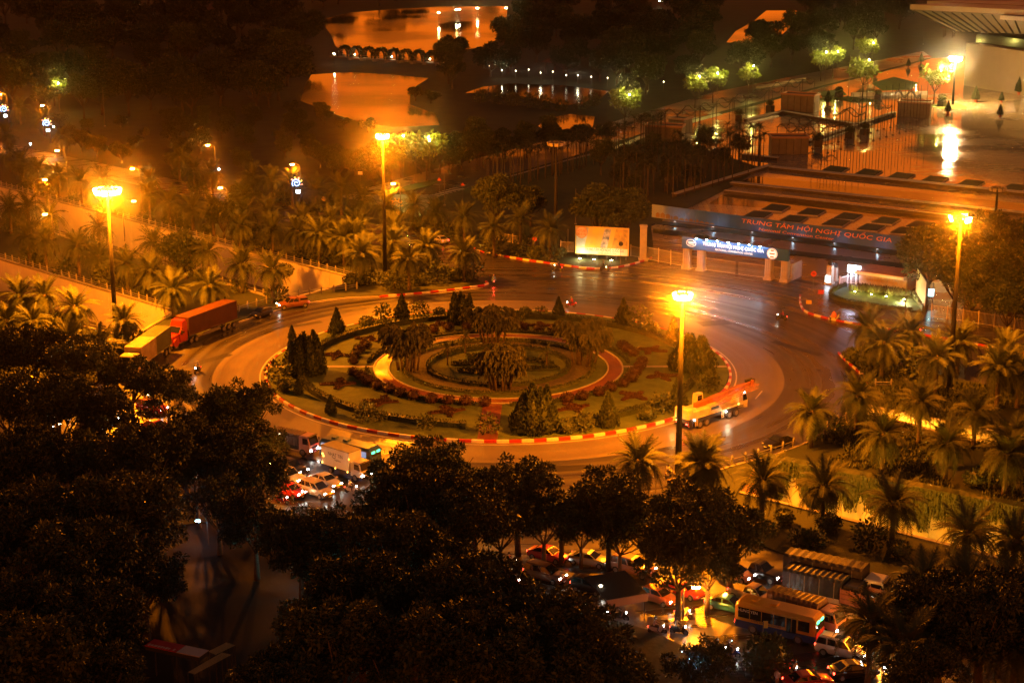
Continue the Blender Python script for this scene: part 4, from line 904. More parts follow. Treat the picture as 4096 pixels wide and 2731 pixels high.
# ================================================================== park: wood, lake shores, avenue
r = random.Random(11); placed = []
def woods(px, n, kinds, sc, label, group, off=7.0, seed=0, gap=.026):
    poly = pts2(px); rr = random.Random(seed); k = 0; tries = 0
    while k < n and tries < 9000:
        tries += 1; xs = [q[0] for q in px]; ys = [q[1] for q in px]; s = (rr.uniform(min(xs), max(xs)), rr.uniform(min(ys), max(ys)))
        if not inside(s, px): continue
        p = at(*s); g = max(5.0, gap * p.y * rr.uniform(.8, 1.3))
        if any(inside((p.x + dx, p.y + dy), L) for L in LAKE2 for dx, dy in ((-4, 0), (4, 0), (0, 5), (0, -9))): continue
        if any((p.x - q[0]) ** 2 + (p.y - q[1]) ** 2 < g * g for q in placed): continue
        placed.append((p.x, p.y)); z = rr.uniform(*sc) * (1 + max(0, p.y - 450) * .0011); k += 1
        kd = rr.choice(kinds); fx_ = (s[0] - min(xs)) / (max(xs) - min(xs)); fy_ = (s[1] - min(ys)) / (max(ys) - min(ys))
        wd_ = {'park0': 'broad ', 'park1': 'round ', 'park2': 'tall ', 'park3': 'low spreading '}[kd]; lb_ = '%s, %s, %s' % (label, ('back', 'middle', 'front')[min(2, int(fy_ * 3))], ('left', 'centre left', 'centre right', 'right')[min(3, int(fx_ * 4))])
        tree(kd, (p.x, p.y, 0), z, rr.uniform(0, 6), wd_ + lb_.replace('leafy tree', 'tree').replace('low tree', 'tree'), group=group, name='park_tree')
    return k
W = [('leafy tree in the dark wood at upper left', 'trees of the dark wood at upper left', [(-60, 0), (640, 0), (680, 60), (700, 110), (735, 165), (690, 195), (650, 250), (560, 270), (330, 280), (150, 290), (-60, 240)], 95, ['park0', 'park1', 'park2', 'park3'], (.75, 1.15)),
     ('tree on the dark shore right of the far lake', 'trees of the dark wood at top', [(1150, 165), (1180, 120), (1195, 60), (1210, 0), (1650, 0), (1640, 90), (1650, 130), (1630, 190), (1480, 212), (1410, 204), (1300, 188), (1160, 184), (1060, 206), (985, 205), (1010, 175), (1070, 165)], 62, ['park0', 'park1', 'park2', 'park3'], (.7, 1.05)),
     ('tree in the dark wood left of the big building', 'trees of the wood near the building', [(1700, 115), (1760, 100), (1835, 60), (1850, 0), (2090, 0), (2100, 95), (1900, 140), (1700, 195), (1660, 200)], 28, ['park0', 'park1', 'park2'], (.65, .95)),
     ('tree on the strip beyond the far lake', 'trees beyond the far lake', [(690, -14), (1180, -14), (1170, 8), (1000, 11), (800, 22), (720, 36)], 12, ['park0', 'park3', 'park1'], (.7, 1.0)),
     ('tree on the near lake shore', 'trees of the near lake shore', [(850, 368), (1010, 366), (1100, 345), (1240, 340), (1380, 334), (1430, 314), (1340, 348), (1180, 366), (1000, 404), (850, 430), (760, 410), (730, 385)], 46, ['park1', 'park2', 'park3'], (.42, .62)),
     ('low tree of the nursery left of the near lake', 'trees of the nursery', [(330, 290), (560, 275), (700, 262), (760, 280), (700, 330), (730, 380), (560, 345), (400, 320), (300, 330)], 34, ['park3', 'park1'], (.28, .5)),
     ('low tree on the dark slope under the upper wood', 'trees of the slope at left', [(130, 300), (320, 285), (420, 330), (560, 370), (620, 420), (400, 400), (200, 370), (120, 340)], 18, ['park3', 'park1'], (.35, .6)),
     ('tree along the park avenue', 'trees along the park avenue', [(1420, 250), (1560, 215), (1700, 180), (1900, 145), (1900, 135), (1700, 165), (1550, 200), (1410, 230)], 10, ['park2', 'park1'], (.6, .8))]
for i, (lb, gr, px, n, kinds, sc) in enumerate(W): woods(px, n, kinds, sc, lb, gr, seed=20 + i, gap=.019 if i in (0, 1, 2) else .013)
# single trees on the shore
for i, (x, y, kind, sc, l) in enumerate(((640, 232, 'park0', 1.25, 'wide, leaning over the left shore of the near lake'), (790, 300, 'park3', .36, 'round, on the bottom shore, left'), (845, 305, 'park3', .4, 'round, on the bottom shore, right'), (955, 232, 'park1', .4, 'on the rocky tip in the near lake'), (990, 238, 'park3', .42, 'behind the rocky tip in the near lake'), (235, 265, 'park0', 1.0, 'big, round, right of the bright bush'))):
    p = at(x, y); tree(kind, (p.x, p.y, 0), sc, i, 'dark park tree ' + l, group='single trees of the park', sxy=1.2, name='park_tree')
# young trees lit by white lamps
YT = [(2, 600, 1215, 'young0', 1.2, 'beside the zebra crossing, right'), (2, 425, 1195, 'young1', 1.25, 'beside the zebra crossing, left'), (2, 1930, 880, 'young0', 1.25, 'above the palm rows, middle of the avenue'), (3, 140, 730, 'young1', 1.2, 'left of the pair on the avenue'), (3, 260, 695, 'young0', 1.15, 'right of the pair on the avenue'), (3, 500, 640, 'young1', 1.15, 'small, behind the first pavilion'), (3, 985, 545, 'young1', 1.2, 'left of the pair above the pavilion'), (3, 1065, 520, 'young0', 1.1, 'right of the pair above the pavilion'), (3, 1300, 475, 'young0', 1.2, 'tallest, upper avenue'), (3, 1265, 665, 'young1', 1.5, 'cone shaped, at the plaza edge'), (3, 1745, 705, 'young0', 1.3, 'left of the white lit mast'), (1, 400, 740, 'young0', 1.0, 'under the wood at far left')]
for i, (k, x, y, kind, sc, l) in enumerate(YT):
    p = av(k, x, y); tree(kind, (p.x, p.y, 0), sc * 1.15, i * 1.9, 'bright yellow-green lit tree ' + l, group='lit young trees', name='young_tree')
M_gl = glow('lit_garden_lens', (1.0, .9, .55), 60.0)
def garden_lamp(p, h, label, power=700.0, col=(1.0, .80, .22), light=True, group='garden lamps of the park', sz=.16, lm=None):
    t = thing('garden_lamp', label, 'lamp', (p.x, p.y, 0), 0, group); MB().tube([(0, 0, 0), (0, 0, h)], [.07, .05], 6).build('pole', M_pole, t)
    MB().lathe([(.05, 0), (sz, .08), (sz * 1.2, .25), (sz * .7, .42), (.02, .48)], 10).build('lens', lm or M_gl, t, (0, 0, h)); MB().cyl((0, 0, h + .5), sz * 1.1, .05, 10).build('lamp_cap', M_head, t)
    if light: point('lamp_light', (0, 0, h + .9), col, power, .15, t)
    return t
for i, (k, x, y, kind, sc, l) in enumerate(YT):
    p = av(k, x, y); garden_lamp(p + Vector((.9, -3.0, 0)), 8.0 * sc, 'tall thin lamp at the lit tree ' + l, 2100.0, (1.0, .80, .14))
# shrubby edge of the small pond and the zebra islands
for i, (k, x, y, sc) in enumerate(((2, 960, 690, 1.7), (2, 1080, 700, 1.7), (2, 1180, 712, 1.8), (2, 1300, 722, 1.9), (2, 1390, 735, 1.7), (2, 1500, 745, 1.6), (2, 1640, 735, 1.7), (2, 1720, 715, 1.6))):
    plant('bush', B_loose[i % 3], av(k, x, y), 'dark bush in the belt between the long and small pond, %s from left' % ORD[i + 1], 'bush', sc, i, 'bushes between the ponds', 0)

# ---- slender areca palms
def slender(seed):
    r = random.Random(seed); mb = MB()
    for i in range(11):
        a = i * 2.4; me = frond_mesh(1.9, (.5, .8, 1.1)[i % 3], seed + i, 7); M = Matrix.Rotation(a, 3, 'Z') @ Matrix.Rotation(-(R(35), R(12), R(-8))[i % 3], 3, 'Y'); mb.add([M @ Vector(v) for v in me.v], me.f)
    return mb.mesh('crown', L_dark)
AC = [slender(800 + i) for i in range(3)]; ME_at = MB().tube([(0, 0, 0), (.04, 0, 3.5), (0, 0, 7.4)], [.13, .09, .08], 5).mesh('trunk', M_white_bark, True)
def areca_rows(px, n, label, group, seed, rows=3, gap=2.2):
    rr = random.Random(seed); poly = pts2(px); k = 0; tries = 0; L = []
    while k < n and tries < 6000:
        tries += 1; q = inpoly_pts(poly, 1, rr)[0]
        if any((q[0] - a) ** 2 + (q[1] - b) ** 2 < gap * gap for a, b in L): continue
        L.append(q); k += 1; X_, Y_ = proj((q[0], q[1], 0)); x0_, x1_ = min(a for a, b in px), max(a for a, b in px); f_ = (X_ - x0_) / (x1_ - x0_); sc_ = rr.uniform(.85, 1.15)
        t = thing('areca_palm', '%s, %s, %s' % (label, 'taller' if sc_ > 1 else 'shorter', ('left end', 'left part', 'middle left', 'middle right', 'right part', 'right end')[min(5, int(f_ * 6))]), 'palm', (q[0], q[1], 0), rr.uniform(0, 6), group, sc_); obj('trunk', ME_at, t); obj('crown', AC[k % 3], t, (0, 0, 7.3))
areca_rows([(1110, 425), (1200, 410), (1330, 380), (1480, 335), (1520, 318), (1530, 330), (1490, 345), (1340, 392), (1215, 424), (1120, 436)], 95, 'areca palm in the park avenue row', 'areca palms along the avenue', 1, gap=1.6)
areca_rows([(1420, 405), (1560, 375), (1740, 345), (1755, 382), (1690, 420), (1600, 445), (1500, 480), (1450, 470), (1400, 440)], 125, 'areca palm in the grove left of the plaza', 'areca palms left of the plaza', 2, gap=1.7)
for i, (x, y, kind, sc) in enumerate(((1380, 405, 'park2', .6), (1440, 400, 'park1', .6), (1500, 392, 'park2', .6), (1560, 385, 'park1', .6), (1620, 372, 'park2', .55), (1010, 400, 'park2', .62), (1060, 392, 'park1', .62), (1110, 385, 'park2', .62), (1160, 372, 'park1', .6), (1210, 362, 'park2', .6), (1265, 350, 'park1', .6), (1420, 432, 'park1', .5), (1480, 425, 'park2', .5), (1540, 415, 'park1', .52), (1600, 405, 'park2', .5), (1660, 392, 'park1', .5), (1700, 375, 'park2', .48), (1455, 455, 'park1', .45), (1530, 442, 'park2', .45), (1590, 430, 'park1', .45))):
    p = at(x, y); tree(kind, (p.x, p.y, 0), sc, i, 'leafy tree %s' % ('behind the areca grove left of the plaza, %s from left' % ORD[i + 1] if i < 5 else 'among the arecas left of the plaza, %s in its row' % ORD[i - 10] if i > 10 else 'along the near part of the park avenue, %s from left' % ORD[i - 4]), group='avenue trees', name='avenue_tree')
# ================================================================== gate, signs, buildings, plaza
M_stone = mat('pale_stone', (.42, .38, .31), .6, var=.15, scale=1.2, bump=.15, bscale=9)
M_bars = mat('cream_painted_bars', (.48, .43, .34), .45)
M_dark = mat('dark_metal', (.03, .03, .032), .5, .2)
M_blue = mat('blue_sign_board', (.008, .075, .22), .4, var=.15, scale=.4)
M_white = mat('white_paint', (.75, .74, .70), .5)
M_org = mat('orange_lettering', (.75, .22, .03), .5)
M_gold = mat('gold_lettering', (.55, .36, .10), .35, .5)
M_ink = mat('black_lettering', (.03, .03, .035), .5)
M_cool = glow('lit_cool_lens', (.75, .88, 1.0), 40.0)
class Frame:
    """local x from p to q along the ground, local -y towards the viewer's side"""
    def __init__(s, p, q): s.p = Vector((p.x, p.y, 0)); d = q - p; s.L = Vector((d.x, d.y, 0)).length; s.rz = math.atan2(d.y, d.x)
def bars(L, h, step, m, z0=.1, r=.035, tops=True):
    mb = MB(); n = int(L / step)
    for i in range(n + 1): mb.box((L * i / n, 0, z0 + h / 2), (r, r, h))
    for z in (z0 + .12, z0 + h - .15): mb.box((L / 2, 0, z), (L, .05, .06))
    return mb
def fence_run(P, h, label, step=.22, name='fence', m=None, post=3.0):
    m = m or M_bars; t = thing(name, label, 'fence')
    for a, b in zip(P[:-1], P[1:]):
        L = (b - a).length; n = max(1, round(L / post))
        for i in range(n):
            u, v = a.lerp(b, i / n), a.lerp(b, (i + 1) / n); rz = math.atan2((b - a).y, (b - a).x)
            o = bars((v - u).length - .12, h, step, m).build('bar_panel', m, t, (u.x, u.y, .1)); o.rotation_euler = (0, 0, rz); o['kind'] = 'stuff'
            MB().bbox((0, 0, (h + .35) / 2), (.16, .16, h + .35), .02).build('post', m, t, (u.x, u.y, .05)).rotation_euler = (0, 0, rz)
    return t
F = Frame(av(6, 88, 292), av(6, 745, 380)); G = thing('entrance_gate', 'entrance gate with blue lit sign board on paired stone pillars', 'gate', F.p, F.rz)
HP = hv(6, 88, 292, 152); HS = hv(6, 88, 292, 76); L = F.L
def pillar(x, wd, h):
    o = MB().bbox((0, 0, h / 2), (wd, wd, h), .06).build('pillar', M_stone, G, (x, 0, 0))
    for s in (-.3, 0, .3): MB().bbox((0, 0, 0), (wd * .18, .12, h * .86), .02).build('fin', M_stone, o, (s * wd, -wd / 2 - .05, h * .52))
    MB().bbox((0, 0, .25), (wd + .35, wd + .35, .5), .05).build('plinth', M_stone, o)
fx = [0.0, 97 / 657 * L, 552 / 657 * L, L]
for x in fx: pillar(x, 1.25, HP)
MB().bbox((0, 0, 0), (L + 1.6, .7, HS - HP), .05).build('sign_board', M_blue, G, (L / 2, -.55, (HS + HP) / 2))
zc = (HS + HP) / 2; hh = HS - HP; M_lit = mat('white_sign_letters', (.85, .84, .74), .4, emit=(1, .93, .7), estr=.35)
text('lettering', 'TRUNG TÂM HỘI NGHỊ QUỐC GIA', hh * .42, M_lit, G, (L * .49, -.94, zc + hh * .12), (math.pi / 2, 0, 0), width=L * .62, bold=.012)
text('lettering', 'NATIONAL CONVENTION CENTER', hh * .24, M_lit, G, (L * .50, -.94, zc - hh * .26), (math.pi / 2, 0, 0), width=L * .38)
e = MB(); e.tube([(math.cos(a) * .95, 0, math.sin(a) * .62) for a in [2 * math.pi * k / 20 for k in range(21)]], .05, 4); e.yprism([(math.cos(a) * .72, math.sin(a) * .16 + .08) for a in [2 * math.pi * k / 14 for k in range(14)]], -.03, .03); e.yprism([(-.6, -.3), (.6, -.3), (.45, -.18), (-.45, -.18)], -.03, .03)
e.build('emblem', M_lit, G, (L * .06, -.95, zc + hh * .05))
ds = MB().cyl((0, 0, 0), hh * .47, .08, 24, 'y').build('round_logo', mat('white_round_logo', (.85, .82, .76), .4, emit=(1, .86, .66), estr=.8), G, (L * .885, -.96, zc))
MB().tube([(math.cos(a) * hh * .43, -.05, math.sin(a) * hh * .43) for a in [2 * math.pi * k / 24 for k in range(25)]], .05, 4).build('logo_ring', M_org, ds)
for z, wd in ((.28, .30), (0, .5), (-.26, .34)): MB().bbox((0, -.05, hh * z), (hh * wd, .03, hh * .13), .01).build('logo_lettering', M_org, ds)
for k in range(7):                       # lamps over the sign
    x = L * (.13 + .108 * k); MB().tube([(0, .3, .0), (0, -.2, .35), (0, -1.0, .3)], .025, 4).build('lamp_arm', M_dark, G, (x, -.6, HS - .1)); o = MB().bbox((0, 0, 0), (.3, .2, .12), .02).build('sign_lamp', M_cool, G, (x, -1.65, HS + .16)); point('lamp_light', (x, -1.75, HS - .05), (.60, .86, 1.0), 150, .08, G)
for x0, x1 in ((fx[0], fx[1]), (fx[1], (fx[1] + fx[2]) / 2), ((fx[1] + fx[2]) / 2, fx[2]), (fx[2], fx[3])):
    o = bars(x1 - x0 - 1.4 + (.7 if x1 - x0 > 4 else 0), HP * .62, .2, M_bars).build('gate_leaf', M_bars, G, (x0 + .7, .1, 0)); o['kind'] = 'stuff'
o = MB().bbox((0, 0, 1.5), (.25, 4.6, 3.0), .03).build('wing_wall', M_stone, G, (L + .75, 3.0, 0))
# left wing of the gate up to its pillar
a, b = av(5, 2075, 238), av(6, 60, 285); fence_run([a, b], 2.4, 'long cream barred gate left of the blue sign', .2, 'barred_gate')
t = thing('gate_pillar', 'pale fluted gate pillar right of the yellow billboard', 'pillar', a + Vector((-.6, 0, 0)))
MB().bbox((0, 0, 3.2), (1.2, 1.2, 6.4), .05).build('shaft', M_stone, t); MB().bbox((0, 0, .3), (1.7, 1.7, .6), .05).build('plinth', M_stone, t); MB().bbox((0, 0, 6.5), (1.4, 1.4, .25), .04).build('capital', M_stone, t)
fence_run([av(5, 1500, 185), av(5, 1590, 190)], 2.0, 'cream fence left of the yellow billboard'); fence_run([av(5, 1970, 215), av(5, 2050, 232)], 2.0, 'cream fence right of the yellow billboard')
fence_run([av(5, 1010, 95), av(5, 1350, 160)], 1.6, 'low pale fence behind the far verge palms')
fence_run([av(6, 1728, 622), av(6, 1940, 655), av(6, 2150, 690), av(6, 2420, 732)], 2.0, 'long cream barred fence at the right under the trees')
# billboard with four slanted pictures
F = Frame(av(5, 1597, 222), av(5, 1957, 242)); zb0 = .9; HB = hv(5, 1597, 222, 4); W = F.L; HB2 = HB - zb0
t = thing('billboard', 'bright yellow and white advertising billboard before the leafy trees', 'billboard', F.p, F.rz)
MB().bbox((0, 0, 0), (W, .3, HB2), .03).build('frame', mat('yellow_billboard_frame', (.62, .45, .10), .5), t, (W / 2, 0, zb0 + HB2 / 2))
for k in range(6): MB().tube([(0, 0, 0), (0, 0, zb0 + .1)], .09, 6).build('leg', M_dark, t, (W * (.05 + .18 * k), .1, 0))
cols = [('photo_pale', (.62, .62, .58), (.30, .40, .55)), ('photo_yellow', (.75, .52, .05), (.55, .40, .10)), ('photo_blue', (.70, .72, .74), (.06, .10, .24)), ('photo_gold', (.62, .42, .06), (.22, .17, .07))]
z0, z1 = zb0 + HB2 * .26, zb0 + HB2 * .95
xs = [.02, .26, .47, .68, .98]; sl = .13
for i, (nm, c1, c2) in enumerate(cols):
    x0, x1 = xs[i] * W, xs[i + 1] * W - .06; o_ = sl * W
    o = MB().add([(x0, -.17, z0), (x1 - (o_ * .6 if i < 3 else 0), -.17, z0), (x1, -.17, z1), (x0 + (o_ * .6 if i > 0 else 0), -.17, z1)], [(0, 1, 2, 3)]).build('picture', mat(nm, c1, .45, col2=c2, scale=.9), t)
o = MB().add([(.02 * W, -.17, zb0 + .1), (.98 * W, -.17, zb0 + .1), (.98 * W, -.17, z0 - .06), (.02 * W, -.17, z0 - .06)], [(0, 1, 2, 3)]).build('caption_band', M_white, t)
text('lettering', 'TRUNG TÂM HỘI NGHỊ QUỐC GIA', .8, M_ink, t, (W * .55, -.19, zb0 + HB2 * .17), (math.pi / 2, 0, 0), width=W * .72, ext=.005)
text('lettering', 'NATIONAL CONVENTION CENTER', .4, M_ink, t, (W * .6, -.19, zb0 + HB2 * .06), (math.pi / 2, 0, 0), width=W * .34, ext=.005)
MB().cyl((0, 0, 0), HB2 * .21, .06, 24, 'y').build('hotline_disc', mat('pale_orange_disc', (.80, .55, .32), .5), t, (W * .12, -.2, zb0 + HB2 * .78))
MB().tube([(math.cos(a) * HB2 * .2, 0, math.sin(a) * HB2 * .2) for a in [2 * math.pi * k / 24 for k in range(25)]], .06, 4).build('disc_ring', M_org, t, (W * .12, -.24, zb0 + HB2 * .78))
text('lettering', 'HOTLINE', .7, M_org, t, (W * .12, -.25, zb0 + HB2 * .83), (math.pi / 2, 0, 0), width=HB2 * .30, ext=.01, bold=.01); text('lettering', '080.41196', .7, M_org, t, (W * .12, -.25, zb0 + HB2 * .71), (math.pi / 2, 0, 0), width=HB2 * .32, ext=.01, bold=.01)
for i, x in enumerate((.13, .40, .72)):
    p = Vector((W * x, -2.2, .25)); MB().bbox((0, 0, 0), (.45, .3, .3), .04).build('floodlight', M_head, t, p); MB().bbox((0, 0, 0), (.4, .26, .06), .01).build('floodlight_lens', M_gl, t, p + Vector((0, .05, .2))); point('lamp_light', p + Vector((0, .35, .5)), (1.0, .84, .30), (420, 150, 150)[i], .12, t)
# blue hoarding along the drive, its left end printed with a pale skyline
a, b = at(1497, 501), at(2095, 582); F = Frame(a, b); L = F.L; hw = 2.9
m = bpy.data.materials.new('printed_hoarding'); m.use_nodes = True; nt = m.node_tree; bs = nt.nodes['Principled BSDF']; bs.inputs['Roughness'].default_value = .5
tc = nt.nodes.new('ShaderNodeTexCoord'); sp = nt.nodes.new('ShaderNodeSeparateXYZ'); mr = nt.nodes.new('ShaderNodeMapRange'); rp = nt.nodes.new('ShaderNodeValToRGB'); mr.inputs['From Max'].default_value = L
nt.links.new(tc.outputs['Object'], sp.inputs[0]); nt.links.new(sp.outputs[0], mr.inputs['Value']); nt.links.new(mr.outputs[0], rp.inputs[0]); nt.links.new(rp.outputs[0], bs.inputs['Base Color'])
rp.color_ramp.elements[0].color = (.40, .50, .55, 1); rp.color_ramp.elements[1].position = .42; rp.color_ramp.elements[1].color = (.014, .075, .22, 1)
x_ = rp.color_ramp.elements.new(.2); x_.color = (.10, .26, .42, 1)
t = thing('hoarding', 'long blue hoarding with orange lettering along the drive behind the gate', 'hoarding', F.p, F.rz)
np_ = 22
for k in range(np_):
    x0, x1 = L * k / np_, L * (k + 1) / np_ - .03; o = MB().add([(x0, -.06, .2), (x1, -.06, .2), (x1, -.06, hw), (x0, -.06, hw), (x0, .06, .2), (x1, .06, .2), (x1, .06, hw), (x0, .06, hw)], [(0, 1, 2, 3), (5, 4, 7, 6), (3, 2, 6, 7), (0, 4, 5, 1), (1, 5, 6, 2), (0, 3, 7, 4)]).build('panel', m, t)
for k in range(0, np_ + 1, 2): MB().tube([(0, .12, 0), (0, .12, hw)], .06, 5).build('post', M_dark, t, (L * k / np_, 0, 0))
text('lettering', 'TRUNG TÂM HỘI NGHỊ QUỐC GIA', 1.2, M_org, t, (L * .645, -.09, hw * .66), (math.pi / 2, 0, 0), width=L * .56, shear=.15); text('lettering', 'National Convention Center', .8, M_org, t, (L * .575, -.09, hw * .25), (math.pi / 2, 0, 0), width=L * .285, shear=.15)
mb = MB(); rr = random.Random(5); x = 1.0
while x < L * .26:
    wv = rr.uniform(.4, 1.3); h_ = rr.uniform(.3, .8) * (1 - x / (L * .34)); mb.add([(x, -.075, .35), (x + wv, -.075, .35), (x + wv, -.075, .45 + h_), (x + wv * .5, -.075, .6 + h_ * 1.3), (x, -.075, .45 + h_)], [(0, 1, 2, 3, 4)]); x += wv + .15
mb.build('printed_skyline', mat('printed_ochre', (.30, .20, .06), .6), t)
for k in range(6):
    p = Vector((L * (.12 + .155 * k), -2.4, .3)); MB().bbox((0, 0, 0), (.4, .25, .25), .04).build('floodlight', M_head, t, p); MB().bbox((0, .1, .14), (.34, .2, .05), .01).build('floodlight_lens', glow('lit_dim_cool_lens', (.7, .85, 1.0), 1.5), t, p); point('lamp_light', p + Vector((0, .3, .45)), (.55, .80, 1.0), 32, .1, t)
# gatehouse with name wall, flower bed and lamps
F = Frame(av(6, 1240, 408), av(6, 1565, 455)); L = F.L; h = hv(6, 1240, 408, 322)
t = thing('gatehouse', 'low gatehouse with white flat roof edge and name wall', 'gatehouse', F.p, F.rz)
MB().bbox((L / 2, 2.2, h / 2), (L, 4.4, h), .04).build('wall', mat('mottled_stone_wall', (.30, .27, .20), .7, col2=(.45, .41, .32), scale=1.5, bump=.3, bscale=5), t)
MB().bbox((L / 2 - .4, 2.2, h + .25), (L * 1.02, 6.4, .5), .05).build('roof', M_white, t); MB().bbox((L / 2 - .4, 2.2, h + .56), (L * .98, 6.0, .12), .02).build('roof_covering', mat('red_roof_felt', (.30, .12, .07), .8, var=.2, scale=.8), t)
text('lettering', 'TRUNG TÂM HỘI NGHỊ QUỐC GIA', .7, M_gold, t, (L * .47, -.04, h * .60), (math.pi / 2, 0, 0), width=L * .66, ext=.04)
p = av(6, 1205, 402); hh = hv(6, 1205, 402, 272); t = thing('light_box_sign', 'glowing white light box sign beside the gatehouse', 'sign', (p.x, p.y, .1), F.rz)
MB().bbox((0, 0, hh - .75), (2.3, .5, 1.25), .06).build('light_box', glow('lit_white_panel', (.72, .84, 1.0), 14.0), t)
for s in (-.45, .45): MB().bbox((0, 0, (hh - 1.4) / 2), (.22, .22, hh - 1.4), .02).build('leg', M_white, t, (s, 0, 0))
point('lamp_light', (0, -.9, hh - .8), (.62, .72, 1.0), 520, .35, t)
for i, (x, y, yt, wd) in enumerate(((1045, 400, 272, 1.0), (1080, 378, 288, .8))):
    p = av(6, x, y); h_ = hv(6, x, y, yt); t = thing('gate_pillar', 'gate pillar left of the gatehouse, %s' % ('front one with lit white panel' if i == 0 else 'rear one'), 'pillar', (p.x, p.y, .1), F.rz)
    MB().bbox((0, 0, h_ / 2), (wd, wd, h_), .05).build('shaft', M_stone, t); MB().bbox((0, 0, .2), (wd + .4, wd + .4, .4), .04).build('plinth', M_stone, t)
    MB().lathe([(.25, 0), (.45, .15), (.5, .45), (.35, .75), (.05, .85)], 10).build('finial', M_dark, t, (0, 0, h_))
    if i == 0: MB().bbox((0, 0, 0), (.95, .12, 1.25), .03).build('lit_panel', glow('lit_notice_panel', (.85, .92, 1.0), 5.0), t, (-.1, -.62, .95))
fence_run([av(6, 1112, 415), av(6, 1165, 400), av(6, 1235, 400)], 1.5, 'short white fence between pillar and gatehouse', .2, 'fence', M_white)
BED = [(6, 1045, 480), (6, 1060, 462), (6, 1110, 432), (6, 1200, 425), (6, 1400, 462), (6, 1570, 480), (6, 1640, 500), (6, 1690, 590), (6, 1600, 585), (6, 1400, 562), (6, 1200, 532), (6, 1090, 508)]
sheet('gatehouse_lawn', [av(*q).xy for q in BED], .30, M_lawn, (), .2)
def box_hedge(P, wd, h, label, seed, leafm=L_bush, z=.15):
    r = random.Random(seed); t = thing('clipped_hedge', label, 'hedge'); Q = smooth_path(P, 1.0); mb = MB()
    for a, b in zip(Q[:-1], Q[1:]):
        c = (a + b) / 2; mb.box((c.x, c.y, z + h / 2), ((b - a).length, wd, h * .95), math.atan2((b - a).y, (b - a).x))
        for _ in range(46):
            p = a.lerp(b, r.random()) + Vector((r.uniform(-wd, wd) * .55, r.uniform(-wd, wd) * .55, z + h * r.uniform(.5, 1.0))); leaf(mb, p, Vector((r.uniform(-.6, .6), r.uniform(-.6, .6), 1)).normalized(), rdir(r), .28, .08)
    mb.build('foliage', leafm, t); return t
box_hedge([av(6, x, y) for x, y in ((1048, 485), (1060, 465), (1112, 436), (1170, 415))], .5, .7, 'low hedge edging the gatehouse lawn on the left', 1); box_hedge([av(6, x, y) for x, y in ((1600, 480), (1640, 530), (1680, 590))], .6, .9, 'low hedge below the thin billboard', 2)
box_hedge([av(6, x, y) for x, y in ((1050, 488), (1095, 512), (1200, 536), (1400, 566), (1600, 590))], .5, .55, 'low hedge edging the gatehouse lawn in front', 3)
r = random.Random(4); mb = MB()
for _ in range(700):
    u = r.random(); p = av(6, 1175 + 400 * u, 448 + 42 * u) + Vector((r.uniform(-.3, .3), r.uniform(-1.2, 1.2), .3)); leaf(mb, p, Vector((r.uniform(-.35, .35), r.uniform(-.35, .35), 1)).normalized(), rdir(r), r.uniform(.6, 1.3), .07)
tag(mb.build('tall_flowers', leafmat('flower_stems', (.05, .085, .03), (.14, .16, .05))), 'row of tall lit flowers below the name wall', 'flowers', kind='stuff')
r = random.Random(6); mb = MB()
for _ in range(500):
    u = r.random(); p = av(6, 1240 + 330 * u, 428 + 42 * u) + Vector((0, r.uniform(-.5, .9), .3)); leaf(mb, p, Vector((r.uniform(-.4, .4), r.uniform(-.4, .4), 1)).normalized(), rdir(r), r.uniform(.5, .9), .09)
tag(mb.build('red_planting', L_red), 'reddish planting at the foot of the name wall', 'planting', kind='stuff')
for i, (x, y) in enumerate(((1215, 468), (1325, 487), (1425, 500), (1545, 520))):
    p = av(6, x, y); t = thing('ground_lamp', 'yellow ground spotlight on the gatehouse lawn, %s from left' % ORD[i + 1], 'lamp', (p.x, p.y, .3), 0, 'lawn spotlights'); MB().lathe([(.2, 0), (.22, .18), (.16, .24)], 10).build('housing', M_dark, t); MB().cyl((0, 0, .26), .15, .03, 10).build('lens', M_gl, t); point('lamp_light', (0, .2, .55), (1.0, .85, .12), 170, .1, t)
# thin billboard seen almost edge on
a, b = av(6, 1628, 488), av(6, 1692, 592); F = Frame(a, b); h = hv(6, 1692, 592, 378); t = thing('billboard', 'tall pale billboard seen almost edge-on right of the gatehouse lawn', 'billboard', F.p, F.rz); L = F.L
MB().bbox((L / 2, 0, h / 2 + .3), (L, .35, h - .6), .04).build('frame', M_dark, t)
MB().add([(.15, -.2, .8), (L - .15, -.2, .8), (L - .15, -.2, h - .2), (.15, -.2, h - .2)], [(0, 1, 2, 3)]).build('poster', mat('pale_poster', (.70, .66, .50), .4, col2=(.42, .50, .30), scale=.5), t)
for x in (.3, L * .5, L - .3): MB().tube([(x, .15, 0), (x, .15, 1.0)], .1, 6).build('leg', M_dark, t)
point('lamp_light', (L * .5, -3.0, .8), (1.0, .9, .5), 900, .15, t); MB().bbox((L * .5, -3.0, .2), (.4, .3, .25), .04).build('floodlight', M_head, t)
